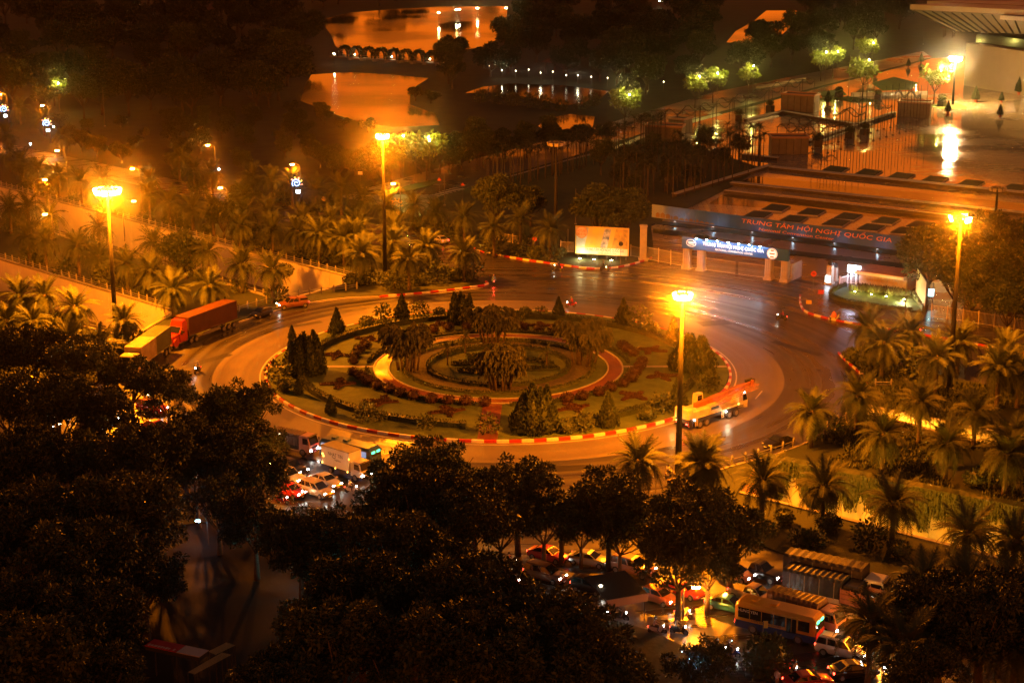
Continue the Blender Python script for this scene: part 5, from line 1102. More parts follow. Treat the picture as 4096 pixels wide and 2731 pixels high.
# small signs and posts
def post_sign(p, h, label, shape, m, cat='sign', sz=.35, txt=None, rz=0):
    t = thing('road_sign', label, cat, (p.x, p.y, .1), rz); MB().tube([(0, 0, 0), (0, 0, h)], .04, 6).build('pole', M_pole, t)
    if shape == 'disc': MB().cyl((0, -.06, h), sz, .04, 18, 'y').build('plate', m, t)
    elif shape == 'tri': MB().yprism([(-sz, h - sz * .6), (sz, h - sz * .6), (0, h + sz)], -.08, -.04).build('plate', m, t)
    else: MB().bbox((0, -.06, h), (sz * 2, .05, sz * 1.4), .01).build('plate', m, t)
    if txt: text('lettering', txt, sz, M_ink, t, (0, -.09, h), (math.pi / 2, 0, 0), ext=.004)
    return t
M_rs = mat('red_white_sign', (.6, .08, .05), .4); M_ys = mat('yellow_sign', (.7, .5, .06), .4)
post_sign(av(6, 932, 470), 3.6, 'round red sign on post at the right kerb', 'disc', M_rs, sz=.5, txt='40'); post_sign(av(5, 1325, 218), 3.4, 'round red sign on post left of the yellow billboard', 'disc', M_rs, sz=.42); post_sign(av(5, 1902, 275), 4.0, 'dark round sign on post before the yellow billboard', 'disc', M_dark, sz=.42)
post_sign(av(6, 903, 585), 1.6, 'small yellow notice board at the right kerb', 'rect', M_ys, sz=.45); post_sign(av(6, 985, 492), 1.0, 'small red barrier plate on the gatehouse pavement', 'rect', M_rs, sz=.5)
post_sign(av(2, 685, 1330), 4.0, 'triangular sign on a striped post by the zebra crossing', 'tri', M_rs, sz=.5); post_sign(av(2, 842, 1350), 3.5, 'triangular sign right of the zebra crossing', 'tri', M_rs, sz=.45); post_sign(av(1, 2180, 1440), 3.2, 'round sign with yellow plate among the left palms', 'disc', M_ys, sz=.5); post_sign(av(2, 155, 1255), 3.0, 'small lit direction sign left of the zebra crossing', 'rect', M_white, sz=.5)
for i, (k, x, y, yt, l) in enumerate(((6, 1548, 665, 380, 'bare pole before the gatehouse lawn'), (6, 1945, 650, 490, 'thin pole behind the fence, left'), (6, 2160, 690, 525, 'thin pole behind the fence, right'), (5, 1548, 185, 35, 'thin pole left of the yellow billboard'), (2, 720, 1385, 1105, 'thin pale pole by the zebra crossing'), (2, 1600, 1510, 1275, 'thin pole behind the billboard trees'), (2, 528, 1230, 955, 'thin pale pole beside the lit tree'), (3, 1172, 650, 380, 'pale pole on the plaza edge'), (3, 1675, 300, 185, 'far pale pole left of the big building'), (1, 705, 850, 590, 'thin pole before the dark wood, left'), (1, 1193, 650, 560, 'thin pole before the dark wood, right'), (1, 2065, 960, 885, 'thin pole by the nursery'), (6, 1735, 540, 395, 'curved lamp pole right of the thin billboard'))):
    p = av(k, x, y); h = hv(k, x, y, yt); t = thing('pole', l, 'pole', (p.x, p.y, 0), 0, 'thin poles'); MB().tube([(0, 0, 0), (0, 0, h)], [.11, .06], 6).build('shaft', M_pole, t); MB().bbox((0, 0, .12), (.5, .5, .24), .03).build('base', M_conc, t); MB().lathe([(.05, 0), (.11, .08), (.02, .2)], 8).build('finial', M_head, t, (0, 0, h))
p = av(6, 1722, 545); t = thing('lit_direction_sign', 'small teal glowing panel right of the thin billboard', 'sign', (p.x, p.y, .1)); MB().tube([(0, 0, 0), (0, 0, 2.6)], .06, 6).build('pole', M_pole, t); MB().bbox((0, 0, 2.2), (.9, .15, 1.2), .04).build('light_box', glow('lit_teal_panel', (.35, .85, .9), 6.0), t)
p = av(6, 2008, 570); t = thing('name_stone', 'small pale round-topped panel behind the right fence', 'panel', (p.x, p.y, .1)); MB().yprism([(-1.6, .3), (1.6, .3), (1.6, 1.7), (.8, 2.1), (-.8, 2.1), (-1.6, 1.7)], -.12, .12).build('plate', M_stone, t); MB().bbox((0, 0, .15), (3.4, .6, .3), .03).build('base', M_conc, t)
# glowing snail ornaments on four lamp posts
def ornament(k, x, y, h, label, lit=True):
    p = av(k, x, y, h); t = thing('festive_ornament', label, 'ornament', (p.x, p.y, h), 0, 'glowing lamp post ornaments'); mm = lambda n, c, s: glow(n, c, s) if lit else M_gold
    mb = MB(); mb.tube([(math.cos(a) * (.18 + a * .075), 0, math.sin(a) * (.18 + a * .075)) for a in [k_ * .35 for k_ in range(30)]], .10, 5); mb.build('spiral', mm('lit_blue_tube', (.35, .55, 1.0), 4.0), t)
    for i in range(5):
        a = R(-20 + 38 * i); MB().tube([(math.cos(a) * .9, 0, math.sin(a) * .9), (math.cos(a + .2) * 1.35, 0, math.sin(a + .2) * 1.35)], [.12, .17], 6).build('petal', mm('lit_amber_tube' if i % 2 else 'lit_rose_tube', (1.0, .62, .10) if i % 2 else (1, .35, .2), 2.5), t)
    MB().bbox((.3, 0, -1.75), (.85, .15, .7), .03).build('lit_plate', mm('lit_pale_plate', (.85, .95, 1.0), 8.0), t); MB().tube([(.75, .15, -2.2), (.75, .15, 1.0)], .04, 5).build('bracket', M_dark, t)
ornament(1, 25, 735, 7.0, 'glowing blue spiral ornament at the far left edge'); ornament(1, 312, 830, 7.0, 'glowing blue spiral ornament on the second lamp from left'); ornament(1, 1992, 1232, 6.0, 'glowing blue spiral ornament above the middle palms'); ornament(2, 395, 1375, 5.5, 'unlit golden spiral ornament left of the palm row before zebra crossing', False)
for i, (k, x, y, c, l) in enumerate(((1, 360, 853, (.5, 1, .9), 'teal glow beside the second ornament'), (1, 1470, 1138, (.4, .8, 1), 'pale blue glow above the palm rows'), (1, 205, 968, (.7, .8, 1), 'tiny white glow at far left'))):
    p = av(k, x, y, 4.0); t = thing('signal_lamp', 'small ' + l, 'lamp', (p.x, p.y, 0)); MB().tube([(0, 0, 0), (0, 0, 4)], .05, 5).build('pole', M_pole, t); MB().cyl((0, -.1, 4), .26, .12, 12, 'y').build('lens', glow('lit_lens_%d' % i, c, 18.0), t)

# ================================================================== arched bridge over the lake
a, b = av(2, 20, 398), av(2, 690, 442); F = Frame(a, b); L = F.L; t = thing('arched_bridge', 'footbridge with a row of vine covered arches across the lake', 'bridge', F.p, F.rz); nA = 8
M_tr = mat('vine_trellis', (.05, .045, .02), .9, var=.4, scale=2)
MB().bbox((L / 2, 0, .9), (L + 8, 3.0, .35), .04).build('deck', M_conc, t); MB().tube([(-4, -1.4, 2.0), (L + 4, -1.4, 2.0)], .08, 5).build('rail', M_conc, t)
for k in range(nA):
    cx = L * (k + .35) / nA; rr_ = L / nA * .40; h_ = hv(2, 365, 420, 335) - .9; mb = MB(); q = random.Random(k)
    for y in (-1.3, 1.3): mb.tube([(cx + math.cos(s) * rr_, y, 1.1 + max(0, math.sin(s)) ** .75 * h_) for s in [math.pi * j / 14 for j in range(15)]], .30, 5)
    for _ in range(420):
        s = q.uniform(0, math.pi); pp = Vector((cx + math.cos(s) * rr_, q.uniform(-1.4, 1.4), 1.1 + math.sin(s) ** .75 * h_)) + rdir(q) * .35; leaf(mb, pp, rdir(q), rdir(q), .7, .22)
    mb.build('arch', L_dark, t); MB().bbox((0, 0, .6), (1.0, 2.6, 1.5), .05).build('pier', M_conc, t, (cx + L / nA / 2, 0, -.2))
    if k in (1, 4, 7): MB().lathe([(.05, 0), (.2, .1), (.2, .4), (.02, .5)], 8).build('lamp', M_gl, t, (cx, -1.2, 1.9))
# small park lamps, pavilion roofs
for i, (x, y) in enumerate(((1018, 450), (1105, 478), (1198, 482), (1285, 474), (1365, 495), (1447, 488), (1537, 512), (1615, 512), (1705, 522), (1815, 530), (1898, 520), (2192, 556))):
    p = av(2, x, y, 2.6); garden_lamp(p, 2.6, 'small white garden lamp on the lawn beyond the long pond, %s from left' % ORD[i + 1], light=(i % 3 == 1), power=220, col=(1, .86, .5), group='white garden lamps', sz=.15, lm=glow('lit_dim_garden_lens', (1, .85, .55), 9.0))
for i, (k, x, y, l) in enumerate(((1, 825, 165, 'before the dark pavilion in the wood'), (1, 1900, 140, 'left of the far lake'), (2, 2165, 12, 'at the top edge, left'), (2, 2185, 12, 'at the top edge, right'), (2, 680, 90, 'on the far shore, left'), (2, 800, 70, 'on the far shore, middle'), (2, 940, 60, 'on the far shore, right'), (2, 1132, 60, 'on the far shore, rightmost'), (1, 2245, 368, 'at the left end of the arched bridge'), (2, 820, 68, 'on the far shore beside the middle one'))):
    p = av(k, x, y, 3.5); garden_lamp(p, 3.5, 'tiny distant lamp ' + l, light=(4 <= i <= 7), power=900, col=(1, .62, .12), group='distant lamps', sz=.5 if 4 <= i <= 7 else .3)
M_rf = mat('red_tile_roof', (.16, .07, .04), .8, var=.3, scale=1)
for i, (k, x, y, wd, l) in enumerate(((1, 820, 262, 8, 'pavilion roof in the dark wood at upper left'), (1, 1440, 60, 16, 'wide red roof at the top of the dark wood'), (1, 1340, 160, 8, 'lower red roof in the dark wood'), (2, 1460, 415, 6, 'small pavilion roof beyond the long pond'), (3, 1850, 185, 6, 'small pavilion roof left of the big building'))):
    p = av(k, x, y, 4); t = thing('park_pavilion', l, 'pavilion', (p.x, p.y, 0), .3 * i); mb = MB(); mb.loft([[(-wd / 2 - 1, -wd / 3 - 1, 4), (wd / 2 + 1, -wd / 3 - 1, 4), (wd / 2 + 1, wd / 3 + 1, 4), (-wd / 2 - 1, wd / 3 + 1, 4)], [(-wd * .22, -.3, 4 + wd * .3), (wd * .22, -.3, 4 + wd * .3), (wd * .22, .3, 4 + wd * .3), (-wd * .22, .3, 4 + wd * .3)]]); mb.build('roof', M_rf, t)
    for sx_ in (-1, 1):
        for sy in (-1, 1): MB().bbox((sx_ * wd * .45, sy * wd * .3, 2), (.3, .3, 4), .03).build('post', M_bark, t)

# ================================================================== plaza
t = None
M_bed = mat('bed_planting', (.020, .028, .010), .9, col2=(.04, .05, .018), scale=1.5, bump=1, bscale=8)
def bed(cx, cy, label):
    """rhombus in view 3"""
    q = [av(3, cx - 100 + 0, cy + 15), av(3, cx + 45, cy + 26), av(3, cx + 105, cy - 10), av(3, cx - 25, cy - 26)]; t = thing('square_bed', label, 'planting bed', (0, 0, 0), 0, 'square planting beds of the plaza')
    c = sum(q, Vector()) / 4; MB().prism([p.xy for p in q], .02, .30).build('rim', M_stone, t); MB().prism([c.lerp(p, .93).xy for p in q], .2, .42).build('planting', M_bed, t)
for i, (x, y) in enumerate(((1075, 1147), (1300, 1168), (1520, 1192), (1745, 1215), (1990, 1240), (2290, 1270))): bed(x, y, 'dark square planting bed in the upper plaza row, %s from left' % ORD[i + 1])
for i, (x, y) in enumerate(((680, 1405), (920, 1433), (1165, 1463), (1420, 1492), (1650, 1518), (1890, 1545))): bed(x, y, 'dark square planting bed in the back row behind the hoarding, %s from left' % ORD[i + 1])
for i, (x, y) in enumerate(((560, 1450), (800, 1480), (1085, 1505), (1320, 1537), (1545, 1560), (1780, 1590))): bed(x, y, 'dark square planting bed in the front row behind the hoarding, %s from left' % ORD[i + 1])
for (L_, nm) in (([(545, 1185), (2400, 1375), (2400, 1450), (390, 1245)], 'water_channel'), ([(330, 1310), (500, 1290), (2400, 1490), (2400, 1540), (230, 1370)], 'water_channel')):
    sheet(nm, [av(3, x, y).xy for x, y in L_], .03, M_pool)
def low_wall(p, q, wd, h, label, m):
    F = Frame(p, q); t = thing('low_wall', label, 'low wall', F.p, F.rz, 'low plaza walls'); MB().bbox((F.L / 2, 0, h / 2), (F.L, wd, h), .03).build('wall', m, t); MB().bbox((F.L / 2, 0, h + .05), (F.L, wd + .3, .1), .02).build('coping', M_stone, t)
M_dstone = mat('dark_stone', (.06, .05, .04), .35, var=.2, scale=1)
for (x0, y0, x1, y1, wd, l) in ((650, 1140, 2450, 1325, 2.2, 'uppermost dark low wall across the plaza'), (385, 1245, 2450, 1462, 1.8, 'middle dark low wall across the plaza'), (340, 1300, 2450, 1535, .8, 'lowest dark low wall before the planting beds'), (0, 1325, 640, 1130, 1.2, 'dark low wall climbing along the areca grove'), (480, 820, 720, 765, 1.2, 'dark low wall left of the first pavilion'), (900, 965, 1480, 770, 1.2, 'dark low wall rising between the pergolas'), (720, 760, 1250, 855, 1.5, 'dark low wall in front of the first pavilion'), (460, 1055, 700, 1080, 1.2, 'dark low wall left of the front pavilion')):
    low_wall(av(3, x0, y0), av(3, x1, y1), wd, .7, l, M_dstone)
M_kw = mat('pale_kiosk_panel', (.17, .155, .14), .5, var=.15, scale=.8)
def kiosk(k, x0, x1, yb0, yb1, yt, label, depth=5.0):
    F = Frame(av(k, x0, yb0), av(k, x1, yb1)); h = hv(k, x0, yb0, yt); t = thing('kiosk', label, 'kiosk', F.p, F.rz, 'plaza kiosks'); L = F.L; n = 5
    MB().bbox((L / 2, depth / 2, h / 2), (L - .3, depth - .3, h), .03).build('core', M_dark, t)
    for i in range(n): MB().bbox((L * (i + .5) / n, 0, h / 2), (L / n - .12, .12, h - .1), .02).build('wall_panel', M_kw, t)
    for s in (0, L):
        for i in range(3): MB().bbox((s, depth * (i + .5) / 3, h / 2), (.12, depth / 3 - .12, h - .1), .02).build('wall_panel', M_kw, t)
    for p_, d_ in (((L / 2, -.1, h + .2), (L + .6, .4, .5)), ((L / 2, depth + .1, h + .2), (L + .6, .4, .5)), ((-.1, depth / 2, h + .2), (.4, depth - .2, .5)), ((L + .1, depth / 2, h + .2), (.4, depth - .2, .5))): MB().bbox(p_, d_, .04).build('roof_rim', mat('rosy_stone', (.40, .24, .17), .5), t)
    MB().bbox((L / 2, depth / 2, h + .05), (L - .3, depth - .3, .1), .01).build('roof', M_dark, t)
kiosk(3, 655, 900, 1040, 1040, 930, 'box kiosk nearest on the plaza, before the flagpoles'); kiosk(3, 720, 935, 745, 760, 635, 'box kiosk at the upper left of the plaza with lit window'); kiosk(2, 2065, 2310, 950, 960, 850, 'box kiosk above the areca grove'); kiosk(3, 1500, 1715, 785, 795, 690, 'box kiosk at the upper right of the plaza'); kiosk(3, -40, 60, 895, 905, 800, 'box kiosk partly hidden behind areca crowns')
def pergola(p, q, label, n=3, h=4.6, wd=4.0):
    F = Frame(p, q); L = F.L; t = thing('pergola', label, 'pergola', F.p, F.rz, 'wavy pergolas of the plaza'); f = lambda x: h + .9 * math.sin(x / L * n * 2 * math.pi)
    for y in (0, wd): MB().tube([(L * i / 36, y, f(L * i / 36)) for i in range(37)], .12, 5).build('wavy_beam', M_dark, t)
    for i in range(n * 6 + 1): x = L * i / (n * 6); MB().box((x, wd / 2, f(x) + .12), (.14, wd + .8, .1)).build('slat', M_dark, t)
    for i in range(n + 1):
        x = L * i / n
        for y in (0, wd): MB().tube([(x, y, 0), (x, y, f(x))], .09, 6).build('post', M_dark, t)
for (x0, y0, x1, y1, n, l) in ((20, 890, 260, 830, 2, 'wavy dark pergola beside the avenue, lower'), (260, 840, 480, 770, 2, 'wavy dark pergola beside the avenue, second'), (490, 775, 720, 700, 2, 'wavy dark pergola beside the avenue, third'), (740, 690, 940, 640, 2, 'wavy dark pergola beside the avenue, uppermost'), (690, 975, 930, 1010, 2, 'wavy dark pergola behind the nearest kiosk'), (770, 925, 1030, 965, 2, 'wavy dark pergola with plant pots, in front of the flagpoles'), (980, 860, 1250, 880, 2, 'wavy dark pergola in the middle of the flagpoles'), (1180, 800, 1400, 830, 2, 'wavy dark pergola further up the flagpoles'), (1480, 740, 1650, 745, 2, 'wavy dark pergola by the upper right kiosk')):
    pergola(av(3, x0, y0), av(3, x1, y1), l, n)
for j in range(2):
    for i in range(17):
        u = i / 16; p = av(3, 930 + 700 * u + 60 * j, 1000 - 190 * u + 40 * j); t = thing('flagpole', 'bare flagpole on the wet plaza, %s from left in the %s row' % (ORD[i + 1], ('back', 'front')[j]), 'flagpole', (p.x, p.y, 0), 0, 'plaza flagpoles'); MB().tube([(0, 0, 0), (0, 0, 11.5)], [.10, .06], 6).build('shaft', M_dark, t); MB().lathe([(.02, 0), (.12, .1), (.02, .24)], 6).build('finial', M_dark, t, (0, 0, 11.5)); MB().cyl((0, 0, .1), .35, .2, 8).build('base', M_dstone, t)
for i, (x, y, sc, l) in enumerate(((965, 985, 1.3, 'on the dark planter right of the nearest kiosk'), (1180, 930, 1.2, 'on the dark planter among the flagpoles, left'), (1280, 905, 1.2, 'on the dark planter among the flagpoles, right'), (435, 810, 1.1, 'on the dark planter by the avenue pergola'), (645, 745, 1.1, 'on the dark planter below the third pergola'), (1108, 655, 1.2, 'round, on the white path by the plaza'), (1370, 670, 1.0, 'round, by the lit garden wall'), (1800, 715, 1.3, 'round, under the yellow lit tree'))):
    p = av(3, x, y); t = thing('potted_shrub', 'dark shrub ' + l, 'potted plant', (p.x, p.y, 0), i, 'potted shrubs of the plaza'); MB().bbox((0, 0, .8), (2.0, 2.0, 1.6), .06).build('planter', M_dstone, t); obj('foliage', B_green[i % 2], t, (0, 0, 1.5), 0, sc)
for i, (x, y, sc, l) in enumerate(((1035, 705, .8, 'near the upper left kiosk'), (1660, 428, .7, 'left of the white mast, rear'), (1575, 455, .6, 'far left of the white mast'), (1840, 765, .7, 'below the white mast'), (2190, 790, .7, 'in the middle of the right plaza'), (2320, 640, 1.1, 'tall, at the right plaza edge'), (1352, 520, .6, 'on the upper lawn, left'), (2025, 690, .9, 'in red pot before the big wall, left'), (2200, 690, .6, 'in red pot before the big wall, right'))):
    p = av(3, x, y); t = thing('potted_conifer', 'small dark potted conifer ' + l, 'potted plant', (p.x, p.y, 0), i, 'potted conifers of the plaza', sc); MB().lathe([(.5, 0), (.75, .9), (.8, 1.0), (.6, 1.0)], 10).build('pot', mat('terracotta', (.30, .09, .05), .6), t); obj('foliage', CON[i % 3], t, (0, 0, .9))
for i, (pts_, l) in enumerate((([(960, 625), (1120, 600), (1160, 640), (1000, 650)], 'strip lawn at the plaza edge, left'), ([(1330, 560), (1480, 520), (1640, 560), (1590, 605), (1400, 610)], 'lawn below the upper conifers'), ([(1060, 660), (1170, 650), (1400, 680), (1200, 690)], 'narrow lawn strip'), ([(1640, 705), (1900, 700), (1970, 720), (1960, 740), (1800, 735)], 'lawn strip under the white mast'))): sheet('plaza_lawn', [av(3, x, y).xy for x, y in pts_], .12, M_lawn, (), .1)
low_wall(av(3, 1190, 650), av(3, 1700, 640), .6, 1.1, 'pale lit garden wall below the lit conifer tree', M_stone); low_wall(av(3, 560, 600), av(3, 880, 540), .8, .8, 'pale low wall along the upper avenue', M_stone)
for i, (x, y) in enumerate(((1222, 640), (1300, 640), (1620, 578))):
    p = av(3, x, y); t = thing('ground_lamp', 'bright spotlight by the plaza garden wall, %s from left' % ORD[i + 1], 'lamp', (p.x, p.y - 1.2, 0), 0, 'plaza spotlights'); MB().lathe([(.25, 0), (.28, .3), (.2, .4)], 8).build('housing', M_dark, t); MB().cyl((0, 0, .42), .2, .04, 8).build('lens', M_gl, t); point('lamp_light', (0, -.2, .9), (1, .75, .25), 380, .12, t)
# the big convention building with its wide overhanging roof
p0, p1 = av(3, 1945, 575), av(3, 2400, 655); F = Frame(p0, p1); t = thing('convention_building', 'big building with blank lit wall and wide ribbed overhanging roof', 'building', F.p, F.rz); L = 170.0
h1 = hv(3, 1945, 575, 290); h2 = hv(3, 1945, 575, 225); h3 = hv(3, 1945, 575, 120) 
M_bw = mat('building_wall', (.20, .17, .13), .6, var=.08, scale=.15)
MB().bbox((L / 2, 30, h1 / 2), (L, 60, h1), .1).build('wall', M_bw, t); MB().bbox((L / 2, 32, (h1 + h2) / 2), (L - 2, 58, h2 - h1), .05).build('window_band', mat('dark_glass', (.02, .018, .015), .12), t)
def on_plane(k, x, y, yl):
    """point seen at a place of a view, lying on the upright plane yl metres behind the wall line; in the building's own axes"""
    X, Y = V(k, x, y); u = (X * S - 2048.0) / FPX; v = (Y * S - 1365.5) / FPX; D = Vector((u, CT - v * ST, -ST - v * CT)); O = Vector((0, 0, CAM_H)); c, s_ = math.cos(F.rz), math.sin(F.rz); n = Vector((-s_, c, 0))
    tt = (yl + n.dot(F.p) - n.dot(O)) / n.dot(D); q = O + D * tt - F.p; return Vector((q.x * c + q.y * s_, yl, q.z))
eA, eB = on_plane(3, 1588, 66, -8), on_plane(3, 2400, 108, -8); iA, iB = on_plane(3, 1885, 212, -.3), on_plane(3, 2400, 232, -.3); M_fa = mat('roof_fascia', (.40, .34, .26), .5)
far = lambda p, d: (p.x, p.y + d, p.z)
MB().add([iA, iB, eB, eA, far(eA, 70), far(iA, 62)], [(0, 1, 2, 3), (0, 3, 4, 5)]).build('soffit', M_bw, t)
for i in range(12):
    q = (i + .3) / 12; p, e = iA.lerp(iB, q * 1.02), eA.lerp(eB, q); MB().tube([p + Vector((0, -.3, 0)), e + Vector((0, .3, -.2))], .35, 4).build('rib', M_dark, t)
def slab(a, b, d, h, m, nm): MB().add([a, b, far(b, d), far(a, d), a + Vector((0, 0, h)), b + Vector((0, 0, h)), far(b + Vector((0, 0, h)), d), far(a + Vector((0, 0, h)), d)], [(0, 3, 2, 1), (4, 5, 6, 7), (0, 1, 5, 4), (1, 2, 6, 5), (2, 3, 7, 6), (3, 0, 4, 7)]).build(nm, m, t)
slab(eA + Vector((0, -.1, .05)), eB + Vector((0, -.1, .05)), 70, 1.6, M_fa, 'roof_edge')
for i, (x0, y0, x1, y1, yl) in enumerate(((1700, 34, 2400, 66, 8), (1850, 12, 2400, 40, 22))):
    a_, b_ = on_plane(3, x0, y0, yl), on_plane(3, x1, y1, yl); slab(a_, b_, 50, 1.3, M_fa, 'upper_roof'); slab(a_ + Vector((3, 1.5, -3)), b_ + Vector((0, 1.5, -3)), 40, 2.98, MATS['dark_glass'], 'clerestory')
a_, b_ = on_plane(3, 2190, 132, -10), on_plane(3, 2420, 148, -10); slab(a_, b_, 9, 1.2, M_fa, 'lower_canopy')
# lower left: courtyard things
F = Frame(av(7, 985, 1303, 3.2), av(7, 1375, 1385, 3.2)); q = av(7, 1015, 1275); t = thing('banner', 'long red and white banner lying on the courtyard roof edge', 'banner', (F.p.x, F.p.y, 3.2), F.rz); L = F.L * .93
MB().box((L * .29, .45, 0), (L * .58, 1.5, .06)).build('red_field', mat('red_banner_cloth', (.45, .02, .03), .6, var=.1), t); MB().box((L * .80, .45, 0), (L * .42, 1.5, .06)).build('white_field', mat('pale_banner_cloth', (.50, .38, .40), .6), t)
mb = MB(); qx = L * .04; rr = random.Random(8)
while qx < L * .54:
    wv = rr.uniform(.12, .3); mb.box((qx + wv / 2, .0, .05), (wv, rr.uniform(.25, .4), .02)); qx += wv + (.1 if rr.random() < .8 else .4)
mb.build('lettering', mat('pale_pink_lettering', (.62, .40, .40), .6), t); MB().box((L / 2, .45, -.25), (L, 1.3, .4)).build('support', M_dark, t)
for s in (.1, .5, .9): MB().tube([(L * s, .45, -.4), (L * s, .45, -3.2)], .06, 5).build('leg', M_dark, t)
M_corr = mat('yellow_corrugated_roof', (.42, .27, .10), .5, var=.12, scale=1.5)
def corr(k, P, z, label):
    q = [av(k, x, y, z) for x, y in P]; t = thing('shed_roof', label, 'shed roof', (0, 0, 0), 0, 'corrugated shed roofs'); n = 18; mb = MB(); top = [q[0].lerp(q[1], i / n) for i in range(n + 1)]; bot = [q[3].lerp(q[2], i / n) for i in range(n + 1)]
    for i in range(n):
        zz = .06 if i % 2 else 0; dz = Vector((0, 0, zz)); mb.quad(bot[i] + dz, bot[i + 1] + dz, top[i + 1] + dz, top[i] + dz)
    mb.build('roof_sheet', M_corr, t)
    for p in q: MB().tube([(p.x, p.y, 0), (p.x, p.y, z)], .06, 5).build('post', M_dark, t)
corr(7, [(1520, 1292), (1580, 1312), (1450, 1375), (1400, 1352)], 3.0, 'upper yellow corrugated shed roof in the courtyard'); corr(7, [(1490, 1360), (1555, 1375), (1310, 1505), (1262, 1492)], 3.0, 'lower yellow corrugated shed roof in the courtyard')
for i, (k, x, y, yl, pw, l) in enumerate(((7, 2080, 925, 745, 45, 'thin courtyard lamp post beside the blue reflection'), (7, 1400, 640, 480, 60, 'courtyard lamp hidden above the blue puddle'))):
    p = av(k, x, y); h = hv(k, x, y, yl); t = thing('courtyard_lamp', l, 'lamp', (p.x, p.y, 0)); MB().tube([(0, 0, 0), (0, 0, h), (-.8, 0, h + .15)], [.07, .05, .04], 6).build('pole', M_pole, t); MB().bbox((-1.0, 0, h + .1), (.5, .25, .14), .03).build('lamp_head', glow('lit_cyan_lens', (.35, .8, 1.0), 30.0), t); point('lamp_light', (-1.0, -.2, h - .3), (.25, .62, 1.0), pw, .12, t)
F = Frame(av(8, 1800, 1200), av(8, 2080, 1150)); t = thing('awning', 'dark shop awning with pale lettered edge beside the parked motorbikes', 'awning', (F.p.x, F.p.y, 0), F.rz); L = F.L
MB().add([(0, 0, 3.0), (L, 0, 3.0), (L, 5, 3.4), (0, 5, 3.4), (0, 0, 2.9), (L, 0, 2.9), (L, 5, 3.3), (0, 5, 3.3)], [(0, 1, 2, 3), (7, 6, 5, 4), (0, 4, 5, 1), (2, 6, 7, 3), (1, 5, 6, 2), (3, 7, 4, 0)]).build('canopy', mat('dark_awning_cloth', (.035, .03, .035), .7), t); MB().bbox((L / 2, -.1, 2.6), (L, .12, .8), .02).build('sign_edge', mat('mauve_sign', (.32, .24, .30), .5), t)
for x in (.2, L - .2): MB().tube([(x, .2, 0), (x, .2, 2.9)], .05, 6).build('leg', M_dark, t)
p = av(8, 985, 560); h = 5.0; t = thing('shop_sign', 'green and white glowing shop sign seen through the dark trees', 'sign', (p.x, p.y, 0)); MB().tube([(0, 0, 0), (0, 0, 2)], .1, 6).build('leg', M_dark, t)
MB().bbox((0, 0, 2.6), (2.6, .3, 1.5), .1).build('lower_panel', glow('lit_green_panel', (.42, .55, .05), .9), t); MB().bbox((0, 0, 4.1), (2.4, .3, 1.3), .1).build('upper_panel', glow('lit_sky_panel', (.35, .60, .70), 1.0), t)
F = Frame(av(8, 2215, 310), av(8, 2310, 280)); h = hv(8, 2215, 310, 200); t = thing('sign_board', 'brown rectangular board seen from behind at the foot of the front mast', 'sign', F.p, F.rz); MB().bbox((F.L / 2, 0, h * .62), (F.L, .2, h * .75), .03).build('board', mat('brown_board', (.20, .12, .07), .7), t)
for x in (.3, F.L - .3): MB().tube([(x, .1, 0), (x, .1, h)], .06, 6).build('leg', M_dark, t)
# string of blue lights on a tree and more tiny lamps on the near shops
q = random.Random(9)
p = av(9, 170, 1440, 4.0); t = thing('light_string', 'cluster of cyan fairy lights in the tree at the bottom', 'fairy lights', (p.x, p.y, 0)); M_fy = glow('lit_fairy_bulb', (.45, .80, 1.0), 5.0)
for i in range(22): MB().lathe([(.01, 0), (.045, .04), (.045, .09), (.01, .13)], 5).build('bulb', M_fy, t, (q.gauss(0, 1.6), q.gauss(0, 1.4), 3.6 + q.gauss(0, 1.1)))
MB().tube([(0, 0, 0), (.2, 0, 3), (-.5, .2, 5)], [.12, .08, .03], 6).build('cable', M_dark, t); point('lamp_light', (0, 0, 4.5), (.25, .6, 1.0), 160, .5, t)
# ================================================================== vehicles and people
VIEW.update({13: (2880, 2200, .2806), 14: (1080, 1720, .2041), 15: (2680, 1500, .1703), 16: (500, 1170, .3231), 17: (2050, 2200, .3614)})
M_tyre = mat('tyre_rubber', (.018, .018, .018), .8); M_rim = mat('alloy_rim', (.45, .44, .42), .3, .8); M_steel = mat('steel_wheel', (.22, .20, .18), .5, .4)
M_glass = mat('tinted_glass', (.012, .014, .016), .06, spec=.7); M_trim = mat('black_trim', (.02, .02, .02), .5); M_plate = mat('number_plate', (.7, .7, .66), .5)
M_hl = glow('lit_headlight', (1.0, .95, .82), 45.0); M_tl = glow('lit_tail_light', (1.0, .035, .015), 22.0); M_tloff = mat('tail_light', (.25, .01, .01), .25); M_hloff = mat('headlight_glass', (.5, .5, .48), .12); M_amb = glow('lit_amber_lamp', (1.0, .45, .06), 16.0)
M_chrome = mat('chrome', (.5, .5, .5), .15, 1.0)
def paint(name, c, rough=.28): return mat(name, c, rough, .15, coat=.6, var=.06, scale=.6)
WH = {}
